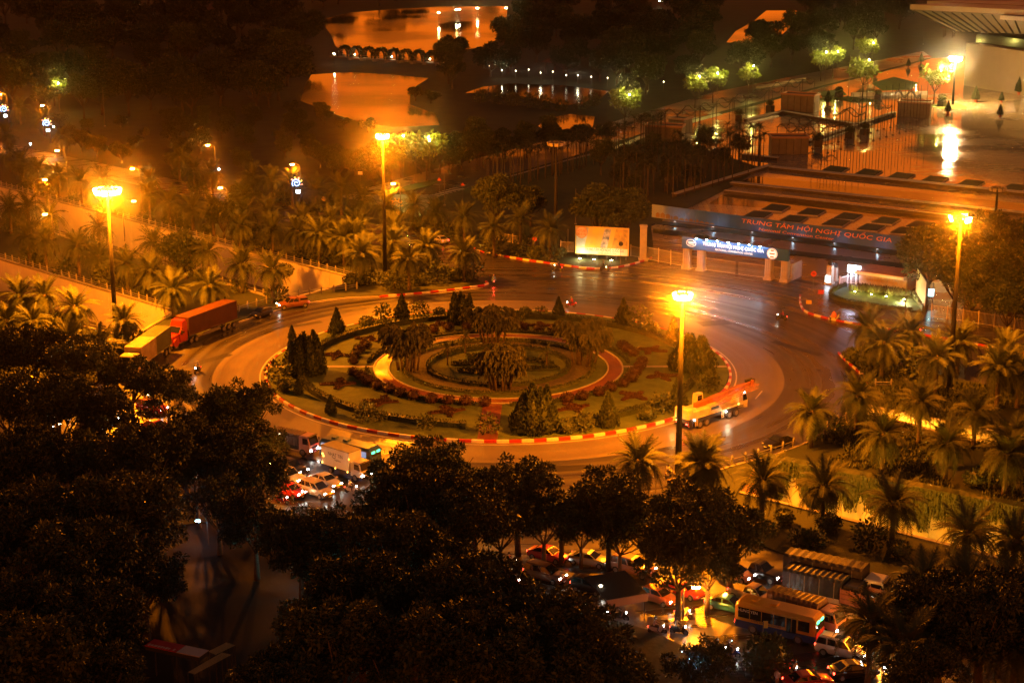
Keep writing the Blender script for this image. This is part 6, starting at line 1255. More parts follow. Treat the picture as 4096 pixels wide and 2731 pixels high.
def wheel(parent, x, y, r, wd, rim=None):
    k = (round(r, 2), round(wd, 2), (rim or M_rim).name)
    if k not in WH:
        s = 1
        WH[k] = (MB().loft([[(rr * math.cos(a), yy, rr * math.sin(a)) for a in [2 * math.pi * i / 16 for i in range(16)]] for rr, yy in ((r * .9, -wd / 2), (r, -wd * .36), (r, wd * .36), (r * .9, wd / 2))]).mesh('tyre', M_tyre, True),
                 MB().loft([[(rr * math.cos(a), yy, rr * math.sin(a)) for a in [2 * math.pi * i / 12 for i in range(12)]] for rr, yy in ((r * .62, -wd * .52), (r * .5, -wd * .40), (r * .5, wd * .40), (r * .62, wd * .52))]).mesh('rim', rim or M_rim))
    o = obj('wheel', WH[k][0], parent, (x, y, r)); obj('rim', WH[k][1], o); return o
def spot(name, loc, rz, col, power, parent, pitch=-8, ang=70):
    l = bpy.data.lights.new(name, 'SPOT'); l.color = col; l.energy = power * .3; l.spot_size = R(ang); l.spot_blend = .7; l.shadow_soft_size = .08
    o = bpy.data.objects.new(name, l); COL.objects.link(o); o.location = loc; o.rotation_euler = (R(90 + pitch), 0, rz - math.pi / 2); o.parent = parent; return o
def pose(k, rear, front, off=0.0, ln=None):
    """ground pose from two points of the near side, rear to front"""
    a, b = av(k, *rear), av(k, *front); d = (b - a).normalized(); n = Vector((-d.y, d.x, 0))
    if n.y < 0: n = -n
    c = (a + b) / 2 + n * off
    if in_trench(c): print('in trench', k, rear)
    return Vector((c.x, c.y, 0.0)), math.atan2(d.y, d.x)
def pose_r(k, rear, front, off, L):
    """the same for long vehicles: the first point is the rear corner of the near side"""
    a, b = av(k, *rear), av(k, *front); d = (b - a).normalized(); n = Vector((-d.y, d.x, 0))
    if n.y < 0: n = -n
    c = a + d * L / 2 + n * off; return Vector((c.x, c.y, 0.0)), math.atan2(d.y, d.x)
CARS = {'sedan': dict(L=4.5, W=1.78, H=1.45, hood=.92, trunk=1.0, cab=(-1.75, 1.0), roof=(-1.0, .25), r=.32), 'hatch': dict(L=3.95, W=1.72, H=1.52, hood=.98, trunk=1.02, cab=(-1.93, .95), roof=(-1.55, .2), r=.31),
        'suv': dict(L=4.95, W=1.96, H=1.86, hood=1.16, trunk=1.16, cab=(-2.42, 1.05), roof=(-2.15, .35), r=.40), 'van': dict(L=4.6, W=1.78, H=1.72, hood=1.05, trunk=1.05, cab=(-2.25, 1.25), roof=(-2.0, .3), r=.32), 'pickup': dict(L=5.3, W=1.88, H=1.82, hood=1.14, trunk=1.14, cab=(-.85, 1.15), roof=(-.62, .45), r=.40)}
def car(kind, colour, label, pos, lights='on', canopy=False, cat=None, beam=0.0, taxi=False, roofrack=False, extra=None, group='cars'):
    p, rz = pos; q = CARS[kind]; L, W, H = q['L'], q['W'], q['H']; w2 = W / 2; zl = .24 if kind not in ('suv', 'pickup') else .34; r = q['r']; pm = paint('%s_car_paint' % colour[0], colour[1])
    t = thing('pickup_truck' if kind == 'pickup' else 'van' if kind == 'van' else 'car', label, cat or ('pickup' if kind == 'pickup' else 'van' if kind == 'van' else 'car'), p, rz, group)
    hx = L / 2; b0, b1 = q['cab']; r0, r1 = q['roof']; st = []
    for x, a, z, k in ((-hx, zl + .18, q['trunk'] - .22, .86), (-hx + .12, zl + .04, q['trunk'] - .04, .95), (-hx + .5, zl, q['trunk'], 1.0), (b0 + .2 if b0 > -hx + .7 else -hx + .9, zl, q['trunk'] + .01, 1.0), (0, zl, (q['hood'] + q['trunk']) / 2 + .02, 1.0), (b1, zl, q['hood'] + .02, 1.0), (hx - .75, zl, q['hood'] - .06, .985), (hx - .22, zl + .03, q['hood'] - .18, .93), (hx, zl + .14, q['hood'] - .36, .82)):
        w = w2 * k; st.append([(x, -w * .94, a), (x, w * .94, a), (x, w, a + .14), (x, w, z - .2), (x, w * .93, z - .04), (x, w * .8, z), (x, -w * .8, z), (x, -w * .93, z - .04), (x, -w, z - .2), (x, -w, a + .14)])
    MB().loft(st).build('body', pm, t, smooth=True)
    zb = q['trunk'] - .02; wb, wr = w2 * .92, w2 * .74
    cb = MB(); cb.loft([[(b0, -wb, zb), (b1, -wb, zb - .02), (b1, wb, zb - .02), (b0, wb, zb)], [(r0 + .02, -wr * 1.02, H - .07), (r1 - .02, -wr * 1.02, H - .07), (r1 - .02, wr * 1.02, H - .07), (r0 + .02, wr * 1.02, H - .07)], [(r0 + .22, -wr * .86, H), (r1 - .28, -wr * .86, H), (r1 - .28, wr * .86, H), (r0 + .22, wr * .86, H)]]); cb.build('cabin', pm, t)
    def glassq(nm, A, B, C, D, e):
        n = (Vector(B) - Vector(A)).cross(Vector(D) - Vector(A)).normalized() * .012
        c = (Vector(A) + Vector(B) + Vector(C) + Vector(D)) / 4; P_ = [c + (Vector(v) - c) * e + n for v in (A, B, C, D)]; MB().add(P_, [(0, 1, 2, 3)]).build(nm, M_glass, t)
    zt = H - .07
    glassq('windscreen', (b1, -wb, zb), (b1, wb, zb), (r1, wr, zt), (r1, -wr, zt), .9); glassq('rear_window', (b0, wb, zb), (b0, -wb, zb), (r0, -wr, zt), (r0, wr, zt), .84)
    for s in (-1, 1):
        n = 2 if kind in ('sedan', 'hatch', 'pickup') else 3; mids = [(b0 + (b1 - b0) * i / n, r0 + (r1 - r0) * i / n) for i in range(n + 1)]
        for (xa, ua), (xb, ub) in zip(mids[:-1], mids[1:]):
            Q = [(xa, s * wb, zb), (xb, s * wb, zb), (ub, s * wr * 1.02, zt), (ua, s * wr * 1.02, zt)]
            if s > 0: Q = [Q[1], Q[0], Q[3], Q[2]]
            glassq('side_window', *Q, .86)
        MB().bbox((b1 - .15, s * (w2 + .1), zb + .06), (.16, .22, .15), .03).build('mirror', pm, t)
        MB().bbox((hx - .2, s * w2 * .66, q['hood'] - .30), (.24, w2 * .38, .17), .04).build('headlight', M_hl if lights == 'on' else M_hloff, t)
        MB().bbox((-hx + .06, s * w2 * .74, q['trunk'] - .22), (.12, w2 * .26, .2), .03).build('tail_light', M_tl if lights in ('on', 'tail') else M_tloff, t)
        for x in (-hx + (.78 if kind != 'suv' else .95), hx - .85):
            wheel(t, x, s * (w2 - .09), r, .22); MB().cyl((0, 0, 0), r * 1.14, .06, 14, 'y').build('wheel_arch', M_trim, t, (x, s * (w2 - .035), r + .03))
    MB().bbox((hx - .02, 0, zl + .22), (.08, W * .62, .16), .02).build('grille', M_trim, t); MB().bbox((hx + .02, 0, zl + .12), (.03, .46, .1), .01).build('number_plate', M_plate, t); MB().bbox((-hx - .01, 0, q['trunk'] - .42), (.03, .46, .1), .01).build('number_plate', M_plate, t)
    if kind == 'pickup':
        if canopy:
            MB().loft([[(-hx + .15, -w2 * .9, 1.12), (-.9, -w2 * .9, 1.12), (-.9, w2 * .9, 1.12), (-hx + .15, w2 * .9, 1.12)], [(-hx + .35, -w2 * .72, 1.76), (-.85, -w2 * .74, 1.78), (-.85, w2 * .74, 1.78), (-hx + .35, w2 * .72, 1.76)]]).build('bed_canopy', pm, t)
            for s in (-1, 1): MB().box((-hx / 2 - .42, s * w2 * .83, 1.46), (1.3, .05, .34)).build('canopy_window', M_glass, t)
        else: MB().box((-hx / 2 - .45, 0, 1.145), (1.55, W * .8, .02)).build('load_bed', M_trim, t)
    if roofrack:
        for s in (-1, 1): MB().tube([(r0 + .3, s * wr * .85, H + .06), (r1 - .4, s * wr * .85, H + .06)], .03, 5).build('roof_rail', M_chrome, t)
        MB().box((-.35, 0, H + .004), (.75, .8, .02)).build('sunroof', M_glass, t)
    if taxi: MB().bbox((-.4, 0, H + .1), (.3, .6, .2), .04).build('roof_lamp', M_amb, t)
    if beam: spot('beam', (hx + .15, 0, .62), 0, (1, .93, .78), beam, t)
    return t
def cab_parts(t, x0, L, W, z0, H, pm, beam=0.0, lit=True, visor=True):
    """flat-nosed lorry cab, front at x0 + L"""
    w = W / 2; x1 = x0 + L
    MB().loft([[(x0, -w, z0), (x1, -w, z0), (x1, w, z0), (x0, w, z0)], [(x0, -w, z0 + H * .45), (x1 + .04, -w, z0 + H * .45), (x1 + .04, w, z0 + H * .45), (x0, w, z0 + H * .45)], [(x0, -w * .96, z0 + H * .94), (x1 - .28, -w * .94, z0 + H * .94), (x1 - .28, w * .94, z0 + H * .94), (x0, w * .96, z0 + H * .94)], [(x0 + .1, -w * .86, z0 + H), (x1 - .5, -w * .86, z0 + H), (x1 - .5, w * .86, z0 + H), (x0 + .1, w * .86, z0 + H)]]).build('cab', pm, t)
    A = Vector((x1 + .04, 0, z0 + H * .48)); B = Vector((x1 - .26, 0, z0 + H * .92)); e = Vector((.03, 0, .01))
    MB().add([A + e + Vector((0, -w * .9, 0)), A + e + Vector((0, w * .9, 0)), B + e + Vector((0, w * .86, 0)), B + e + Vector((0, -w * .86, 0))], [(0, 1, 2, 3)]).build('windscreen', M_glass, t)
    for s in (-1, 1):
        MB().add([(x0 + L * .35, s * (w + .012), z0 + H * .5), (x1 - .1, s * (w + .012), z0 + H * .5), (x1 - .36, s * (w * .97 + .012), z0 + H * .88), (x0 + L * .35, s * (w * .97 + .012), z0 + H * .88)], [(0, 1, 2, 3) if s < 0 else (3, 2, 1, 0)]).build('side_window', M_glass, t)
        MB().bbox((x1 + .06, s * w * .72, z0 + H * .12), (.1, w * .36, .2), .03).build('headlight', M_hl if lit else M_hloff, t); MB().bbox((x1 - .1, s * (w + .2), z0 + H * .68), (.1, .2, .42), .03).build('mirror', M_trim, t)
    MB().bbox((x1 + .05, 0, z0 + .05), (.14, W * .98, .26), .04).build('bumper', M_trim, t); MB().bbox((x1 + .08, 0, z0 + H * .28), (.05, W * .6, .28), .02).build('grille', M_trim, t); MB().bbox((x1 + .14, 0, z0 + .05), (.02, .5, .12), .005).build('number_plate', M_plate, t)
    if visor: MB().bbox((x1 - .22, 0, z0 + H * .98), (.3, W * .9, .08), .02).build('sun_visor', M_trim, t)
    if beam: spot('beam', (x1 + .3, 0, z0 + .3), 0, (1, .93, .8), beam, t)
def chassis(t, x0, x1, W, z, axles, r=.5, dual=True):
    for s in (-1, 1): MB().box(((x0 + x1) / 2, s * .42, z), (x1 - x0, .14, .22)).build('chassis_rail', M_trim, t)
    for x in axles:
        for s in (-1, 1): wheel(t, x, s * (W / 2 - .18), r, .3, M_steel)
def tarp_truck(label, pos, L, H, W, cabc, tarp_m, boxlen, name='tarpaulin_truck', lit=True, beam=0.0, board=None):
    p, rz = pos; t = thing(name, label, 'truck', p, rz, 'trucks'); x1 = L / 2; cl = L - boxlen
    chassis(t, -x1, x1 - .3, W, .75, (-x1 + 1.2, x1 - 1.1) if L < 8 else (-x1 + 1.3, -x1 + 2.6, x1 - 1.2)); cab_parts(t, x1 - cl + .15, cl - .15, W * .96, .62, 2.0 if H < 3.3 else 2.3, paint('%s_cab_paint' % cabc[0], cabc[1]), beam, lit)
    b0, b1 = -x1, -x1 + boxlen; w = W / 2; n = 10; rings = []
    for i in range(n * 2 + 1):
        x = b0 + (b1 - b0) * i / (n * 2); e = 1.0 if i % 2 == 0 else .965; zt = H - (.0 if i % 2 == 0 else .09); rings.append([(x, -w, 1.0), (x, -w * e, zt - .22), (x, -w * .78 * e, zt), (x, w * .78 * e, zt), (x, w * e, zt - .22), (x, w, 1.0)])
    MB().loft(rings).build('tarpaulin', tarp_m, t)
    MB().bbox(((b0 + b1) / 2, 0, 1.05), (boxlen, W + .06, .5), .03).build('load_body', board or M_trim, t)
    for i in range(4):
        x = b0 + boxlen * (i + .5) / 4
        for s in (-1, 1): MB().tube([(x, s * (w + .02), 1.2), (x, s * (w * .98 + .03), H - .3)], .03, 4).build('rope', mat('rope', (.25, .22, .16), .8), t)
    for s in (-1, 1): MB().bbox((-x1 - .02, s * w * .8, .95), (.06, .3, .16), .02).build('tail_light', M_tl if lit else M_tloff, t)
    return t
def bus(label, pos, L, W, H, c_up, c_low, writing=(), front_red=False, inside=None, name='bus'):
    p, rz = pos; t = thing(name, label, 'bus', p, rz, 'buses'); w = W / 2; x1 = L / 2
    up, lo = paint('%s_bus_paint' % c_up[0], c_up[1]), paint('%s_bus_skirt_paint' % c_low[0], c_low[1])
    MB().loft([[(x, -w * k, .4), (x, w * k, .4), (x, w * k, 1.15), (x, -w * k, 1.15)] for x, k in ((-x1, .95), (-x1 + .15, 1), (x1 - .2, 1), (x1, .93))]).build('skirt', lo, t)
    MB().loft([[(x, -w * k, 1.15), (x, w * k, 1.15), (x, w * k, H - .35), (x, w * k * .82, H - dz), (x, -w * k * .82, H - dz), (x, -w * k, H - .35)] for x, k, dz in ((-x1, .94, .2), (-x1 + .3, 1, .03), (0, 1, 0), (x1 - .5, 1, .04), (x1 - .04, .93, .3))]).build('body', up, t, smooth=False)
    n = 6
    for s in (-1, 1):
        for i in range(n):
            a, b = -x1 + .35 + (L - .9) * i / n, -x1 + .35 + (L - .9) * (i + 1) / n - .08
            if s < 0 and i == 4: continue
            MB().box(((a + b) / 2, s * (w + .008), 1.15 + (H - 1.5) * .55), (b - a, .02, (H - 1.5) * .68)).build('window', inside or M_glass, t)
        wheel(t, -x1 + 1.9, s * (w - .12), .48, .28, M_steel); wheel(t, x1 - 1.7, s * (w - .12), .48, .28, M_steel)
        MB().bbox((x1 + .0, s * w * .7, .75), (.08, .4, .22), .03).build('headlight', M_hl, t); MB().bbox((-x1 - .01, s * w * .8, .9), (.05, .28, .4), .02).build('tail_light', M_tl, t); MB().tube([(x1 - .05, s * w * .9, H - .5), (x1 + .3, s * (w + .15), H - .7), (x1 + .28, s * (w + .18), H - 1.1)], .04, 5).build('mirror', M_trim, t)
    a = -x1 + .35 + (L - .9) * 4 / n
    for i in range(2): MB().box((a + .3 + i * .52, -w - .012, 1.35 + (H - 1.9) * .38), (.46, .03, (H - 1.0) * .7)).build('door', M_glass, t)
    MB().add([(x1 + .01, -w * .86, 1.5), (x1 + .01, w * .86, 1.5), (x1 - .02, w * .84, H - .75), (x1 - .02, -w * .84, H - .75)], [(0, 1, 2, 3)]).build('windscreen', M_glass, t)
    MB().bbox((x1 - .0, 0, .95), (.1, W * .88, .9), .04).build('front_panel', paint('red_panel_paint', (.55, .04, .02)) if front_red else lo, t)
    for s in (-1, 1): MB().bbox((x1 - .02, s * w * .42, H - .58), (.06, w * .5, .26), .02).build('destination_board', glow('lit_green_display', (.05, 1.0, .35), 5.0), t)
    MB().bbox((-.5, 0, H + .08), (.7, .8, .16), .04).build('roof_vent', up, t); MB().bbox((-L * .3, 0, H + .07), (.6, .7, .14), .04).build('roof_vent', up, t)
    for s, x, z, sz, m_ in writing: text('lettering', s, sz, m_, t, (x, -w - .04, z), (math.pi / 2, 0, 0), ext=.004)
    spot('beam', (x1 + .3, 0, .8), 0, (1, .9, .75), 500, t)
    return t
# ---- people
def skin_mesh(name, J, E, rad, mats, split):
    me = bpy.data.meshes.new(name); me.from_pydata(J, E, []); o = bpy.data.objects.new(name, me); COL.objects.link(o)
    m = o.modifiers.new('s', 'SKIN'); m.use_smooth_shade = True
    for i, r in enumerate(rad): me.skin_vertices[0].data[i].radius = (r, r) if not hasattr(r, '__len__') else r; me.skin_vertices[0].data[i].use_root = (i == 0)
    o.modifiers.new('b', 'SUBSURF').levels = 1; o.modifiers['b'].render_levels = 1
    dg = bpy.context.evaluated_depsgraph_get(); out = bpy.data.meshes.new_from_object(o.evaluated_get(dg)); bpy.data.objects.remove(o)
    out.materials.clear()
    for m in mats: out.materials.append(m)
    for p in out.polygons: p.material_index = split(p.center); p.use_smooth = True
    return out
M_skin = mat('skin', (.36, .20, .13), .6); M_jeans = mat('dark_trousers', (.03, .035, .06), .8)
def rider_mesh(cm):
    J = [(0, 0, .86), (.02, 0, 1.10), (.08, 0, 1.36), (.10, 0, 1.47), (.13, 0, 1.62), (.07, .19, 1.36), (.25, .27, 1.15), (.50, .24, 1.06), (.07, -.19, 1.36), (.25, -.27, 1.15), (.50, -.24, 1.06), (.03, .11, .82), (.42, .17, .78), (.38, .16, .38), (.50, .16, .33), (.03, -.11, .82), (.42, -.17, .78), (.38, -.16, .38), (.50, -.16, .33)]
    E = [(0, 1), (1, 2), (2, 3), (3, 4), (2, 5), (5, 6), (6, 7), (2, 8), (8, 9), (9, 10), (0, 11), (11, 12), (12, 13), (13, 14), (0, 15), (15, 16), (16, 17), (17, 18)]
    rad = [.15, .15, .16, .06, .105, .075, .055, .042, .075, .055, .042, .10, .085, .055, .045, .10, .085, .055, .045]
    return skin_mesh('body', J, E, rad, [cm, M_jeans, M_skin], lambda c: 2 if c.z > 1.49 or (c.x > .46 and c.z > .9) else 1 if c.z < .9 else 0)
def stand_mesh(cm, lm):
    J = [(0, 0, .92), (0, 0, 1.15), (0, 0, 1.38), (.01, 0, 1.50), (.03, 0, 1.64), (0, .2, 1.38), (.03, .27, 1.12), (.12, .25, .88), (0, -.2, 1.38), (-.02, -.27, 1.12), (.08, -.25, .88), (0, .1, .88), (.05, .11, .48), (.0, .12, .06), (.12, .12, .04), (0, -.1, .88), (.0, -.11, .48), (-.08, -.12, .06), (.04, -.12, .04)]
    E = [(0, 1), (1, 2), (2, 3), (3, 4), (2, 5), (5, 6), (6, 7), (2, 8), (8, 9), (9, 10), (0, 11), (11, 12), (12, 13), (13, 14), (0, 15), (15, 16), (16, 17), (17, 18)]
    rad = [.15, .15, .16, .06, .105, .075, .055, .042, .075, .055, .042, .10, .075, .05, .04, .10, .075, .05, .04]
    return skin_mesh('body', J, E, rad, [cm, lm, M_skin], lambda c: 2 if c.z > 1.52 or (c.z < .95 and abs(c.y) > .2) else 1 if c.z < .92 else 0)
CL = {'dark': mat('dark_jacket', (.03, .03, .035), .8), 'red': mat('red_jacket', (.42, .03, .02), .7), 'teal': mat('teal_jacket', (.03, .20, .20), .7), 'white': mat('white_shirt', (.6, .6, .57), .7), 'orange': mat('orange_raincoat', (.62, .14, .02), .45), 'blue': mat('blue_raincoat', (.10, .22, .5), .4), 'maroon': mat('maroon_jacket', (.22, .03, .04), .7)}
RM = {k: rider_mesh(m) for k, m in CL.items()}; SM = stand_mesh(CL['white'], mat('tan_trousers', (.3, .22, .14), .8))
ME_helm = MB().lathe([(.13, -.02), (.145, .05), (.13, .13), (.08, .19), (.01, .21)], 12).mesh('helmet', paint('helmet_shell', (.08, .08, .09))); ME_helm2 = MB().lathe([(.13, -.02), (.145, .05), (.13, .13), (.08, .19), (.01, .21)], 12).mesh('helmet', paint('pale_helmet_shell', (.55, .5, .4)))
ME_poncho = {k: MB().lathe([(.46, .62), (.44, .85), (.32, 1.15), (.24, 1.38), (.10, 1.50)], 12).mesh('raincoat', CL[k]) for k in ('orange', 'blue')}
ME_hair = MB().lathe([(.10, 0), (.115, .06), (.09, .14), (.02, .17)], 10).mesh('hair', M_trim)
def bike_parts(col):
    pm = paint('%s_scooter_paint' % col[0], col[1]); me = {}
    me['body'] = MB().loft([[(x, -w, z0), (x, w, z0), (x, w * .7, z1), (x, -w * .7, z1)] for x, w, z0, z1 in ((-.85, .08, .55, .75), (-.45, .16, .32, .80), (0, .15, .30, .70), (.2, .13, .28, .45), (.42, .16, .35, .95), (.56, .12, .6, 1.0), (.62, .06, .7, .95))]).mesh('body', pm)
    me['seat'] = MB().bbox((-.3, 0, .80), (.75, .26, .1), .04).mesh('seat', M_trim); me['bar'] = MB().tube([(.42, -.36, 1.05), (.5, -.1, 1.02), (.5, .1, 1.02), (.42, .36, 1.05)], .025, 5).mesh('handlebar', M_trim)
    me['fork'] = MB().tube([(.5, 0, .95), (.66, 0, .3)], .05, 5).mesh('fork', M_chrome); me['fender'] = MB().bbox((.66, 0, .56), (.34, .12, .06), .02).mesh('mudguard', pm)
    return me
BK = {}
def motorbike(pos, col, label, lit=True, beam=0.0, rider=None, rlabel=None, poncho=None, pale=False):
    p, rz = pos; t = thing('motorbike', label, 'motorbike', p, rz, 'motorbikes')
    if col[0] not in BK: BK[col[0]] = bike_parts(col)
    m = BK[col[0]]
    for k, nm in (('body', 'body'), ('seat', 'seat'), ('bar', 'handlebar'), ('fork', 'fork'), ('fender', 'mudguard')): obj(nm, m[k], t)
    wheel(t, .66, 0, .29, .09, M_chrome); wheel(t, -.6, 0, .29, .10, M_chrome)
    MB().bbox((.64, 0, .92), (.08, .2, .16), .03).build('headlight', M_hl if lit else M_hloff, t); MB().bbox((-.88, 0, .68), (.05, .16, .1), .02).build('tail_light', M_tl if lit else M_tloff, t)
    for s in (-1, 1): MB().tube([(.42, s * .3, 1.05), (.36, s * .36, 1.28)], .015, 4).build('mirror_stem', M_trim, t)
    if beam: spot('beam', (.75, 0, .92), 0, (.85, .92, 1.0), beam, t, -12, 60)
    if rider:
        r = thing('person', rlabel, 'person', (p.x, p.y, -.02), rz, 'motorbike riders'); c, s_ = math.cos(rz), math.sin(rz); r.location = (p.x - .3 * c, p.y - .3 * s_, -.02); obj('body', RM[rider], r); obj('helmet', ME_helm2 if pale else ME_helm, r, (.13, 0, 1.60))
        if poncho: obj('raincoat', ME_poncho[poncho], r, (.08, 0, 0))
    return t

# ---------------------------------------------------------------- on and round the roundabout
def container_box(t, x0, x1, W, z0, z1, m, doors=False):
    w = W / 2; c = MB().box(((x0 + x1) / 2, 0, (z0 + z1) / 2), (x1 - x0, W - .1, z1 - z0 - .04)).build('container', m, t); n = int((x1 - x0) / .28)
    rb = MB()
    for i in range(n):
        x = x0 + .14 + (x1 - x0 - .28) * i / (n - 1)
        for s in (-1, 1): rb.box((x, s * (w - .035), (z0 + z1) / 2), (.12, .07, z1 - z0 - .3))
        rb.box((x, 0, z1 - .02), (.12, W - .2, .04))
    o = rb.build('corrugation', m, c); o['kind'] = 'stuff'
    for s in (-1, 1):
        for z in (z0 + .06, z1 - .06): MB().box(((x0 + x1) / 2, s * (w - .02), z), (x1 - x0, .1, .14)).build('frame_rail', m, c)
        for x in (x0 + .07, x1 - .07): MB().box((x, s * (w - .02), (z0 + z1) / 2), (.14, .12, z1 - z0)).build('corner_post', m, c)
    return c
M_cred = mat('rust_red_container', (.085, .030, .017), .55, var=.22, scale=.5); M_cpale = mat('weathered_container', (.40, .31, .18), .5, var=.3, scale=.6); M_cgrn = mat('dull_green_container', (.10, .11, .06), .55, var=.2, scale=.5)
p, rz = pose(16, (1380, 430), (600, 725), 1.2); t = thing('container_truck', 'red bonneted lorry with long rust red container at the left kerb', 'truck', p, rz, 'container trucks'); LT = 16.5; h = LT / 2
M_tr = paint('red_tractor_paint', (.42, .028, .014))
container_box(t, -h + .1, -h + 12.3, 2.44, 1.45, 4.3, M_cred); chassis(t, -h, -h + 12.2, 2.44, 1.15, (-h + .9, -h + 2.2, -h + 3.5), .52)
for s in (-1, 1): MB().box((-h + 6.6, s * 1.15, .95), (4.0, .06, .5)).build('side_guard', M_steel, t)
chassis(t, -h + 9.5, h - .4, 2.44, .85, (-h + 10.4, -h + 11.7, h - 1.15), .52)
MB().loft([[(-h + 12.6, -1.2, .9), (h - 2.2, -1.2, .9), (h - 2.2, 1.2, .9), (-h + 12.6, 1.2, .9)], [(-h + 12.6, -1.22, 2.7), (h - 2.0, -1.22, 2.3), (h - 2.0, 1.22, 2.3), (-h + 12.6, 1.22, 2.7)], [(-h + 12.6, -1.18, 3.7), (h - 2.75, -1.1, 3.2), (h - 2.75, 1.1, 3.2), (-h + 12.6, 1.18, 3.7)], [(-h + 12.75, -1.0, 4.1), (-h + 13.5, -.95, 3.95), (-h + 13.5, .95, 3.95), (-h + 12.75, 1.0, 4.1)]]).build('cab', M_tr, t, smooth=False)
MB().loft([[(h - 2.3, -1.1, .8), (h - 2.3, 1.1, .8), (h - 2.3, 1.0, 2.25), (h - 2.3, -1.0, 2.25)], [(h - .6, -1.05, .75), (h - .6, 1.05, .75), (h - .6, .8, 1.95), (h - .6, -.8, 1.95)], [(h - .1, -.9, .8), (h - .1, .9, .8), (h - .1, .7, 1.6), (h - .1, -.7, 1.6)]]).build('bonnet', M_tr, t)
MB().add([(h - 2.0, -1.05, 2.36), (h - 2.0, 1.05, 2.36), (h - 2.68, .98, 3.15), (h - 2.68, -.98, 3.15)], [(0, 1, 2, 3)]).build('windscreen', M_glass, t)
for s in (-1, 1): MB().add([(h - 3.2, s * 1.235, 2.2), (h - 2.3, s * 1.235, 2.2), (h - 2.6, s * 1.19, 3.0), (h - 3.2, s * 1.19, 3.0)], [(0, 1, 2, 3)]).build('side_window', M_glass, t); MB().bbox((h - .25, s * .85, 1.15), (.2, .3, .3), .05).build('headlight', M_hloff, t); MB().bbox((h - 2.2, s * 1.5, 2.5), (.12, .25, .7), .03).build('mirror', M_trim, t); MB().cyl((h - 1.2, s * .95, 1.05), .62, .5, 14, 'y').build('mudguard', M_tr, t)
MB().bbox((h - .02, 0, .65), (.2, 2.3, .4), .05).build('bumper', M_chrome, t); MB().bbox((h - .05, 0, 1.25), (.06, 1.1, .6), .02).build('grille', M_chrome, t)
p, rz = pose(16, (545, 770), (255, 990), 1.2); t = thing('container_truck', 'truck with pale ribbed container at left, front hidden by trees', 'truck', p, rz, 'container trucks')
container_box(t, -6, 0, 2.44, 1.35, 4.1, M_cgrn); container_box(t, .1, 6.1, 2.44, 1.35, 4.1, M_cpale); chassis(t, -6, 8.2, 2.44, 1.05, (-5.2, -3.9, 2.2, 7.0), .52); cab_parts(t, 6.5, 2.2, 2.44, .8, 2.6, paint('cream_cab_paint', (.6, .5, .3)), 0, False)
[MB().box((2.0, -1.26, 3.2 - .28 * i), (.7 - .1 * (i % 2), .02, .12)).build('pale_marking', M_white, t) for i in range(4)]
car('hatch', ('black', (.02, .018, .02)), 'small dark hatchback at the kerb behind the container truck', pose(16, (1795, 290), (1670, 325), .8), 'off')
car('pickup', ('bronze2', (.22, .085, .035)), 'orange pickup with bed canopy and lit headlights by the guardrail', pose(16, (2205, 190), (1990, 215), .85), 'on', True, beam=900)
car('sedan', ('black2', (.012, .012, .013)), 'black car parked at the lower right kerb by the guardrail', pose(6, (800, 1478), (660, 1515), .8), 'off')
car('sedan', ('grey', (.12, .12, .12)), 'car with red tail lights behind the right palms', pose(6, (1640, 735), (1480, 712), .8), 'tail'); car('sedan', ('silver', (.4, .4, .4)), 'car glimpsed behind the palms left of the far verge', pose(5, (760, 150), (560, 95), .8), 'on')
# crane truck
p, rz = pose(15, (700, 1250), (1470, 1000), 1.15); t = thing('crane_truck', 'white truck crane with lowered orange boom leaving the roundabout', 'crane truck', p, rz); M_cw = mat('off_white_crane_paint', (.48, .44, .34), .5, var=.3, scale=.8); M_boom = mat('orange_boom_paint', (.28, .085, .03), .5, var=.35, scale=1.5)
MB().bbox((0, 0, 1.25), (11.0, 2.4, .5), .05).build('carrier_frame', M_trim, t); MB().bbox((.2, 0, 1.56), (10.2, 2.5, .12), .03).build('deck', M_cw, t)
for x in (-3.3, -1.95, 2.6, 4.0):
    for s in (-1, 1): wheel(t, x, s * 1.05, .55, .36, M_steel)
MB().loft([[(4.2, -1.2, 1.2), (6.2, -1.2, .9), (6.2, 0.1, .9), (4.2, .1, 1.2)], [(4.4, -1.2, 2.0), (6.25, -1.2, 1.9), (6.25, .1, 1.9), (4.4, .1, 2.0)], [(4.7, -1.1, 3.0), (6.0, -1.1, 2.95), (6.0, .0, 2.95), (4.7, 0, 3.0)]]).build('driver_cab', M_cw, t)
MB().add([(5.3, -1.215, 1.95), (6.15, -1.215, 1.95), (5.95, -1.13, 2.8), (5.3, -1.13, 2.8)], [(0, 1, 2, 3)]).build('side_window', M_glass, t); MB().add([(6.265, -1.1, 1.95), (6.265, .0, 1.95), (6.03, -.05, 2.85), (6.03, -1.05, 2.85)], [(0, 1, 2, 3)]).build('windscreen', M_glass, t)
MB().bbox((-2.9, 0, 2.1), (4.6, 2.4, .9), .15).build('superstructure', M_cw, t); MB().bbox((-5.2, 0, 2.35), (1.1, 2.5, 1.4), .2).build('counterweight', M_cw, t); MB().loft([[(-1.6, -1.25, 1.65), (.9, -1.25, 1.65), (.9, -.5, 1.65), (-1.6, -.5, 1.65)], [(-1.4, -1.25, 2.7), (.3, -1.25, 2.7), (.3, -.5, 2.7), (-1.4, -.5, 2.7)]]).build('engine_cover', M_cw, t); MB().box((-.5, -1.26, 2.25), (1.5, .04, .4)).build('cover_grille', M_trim, t)
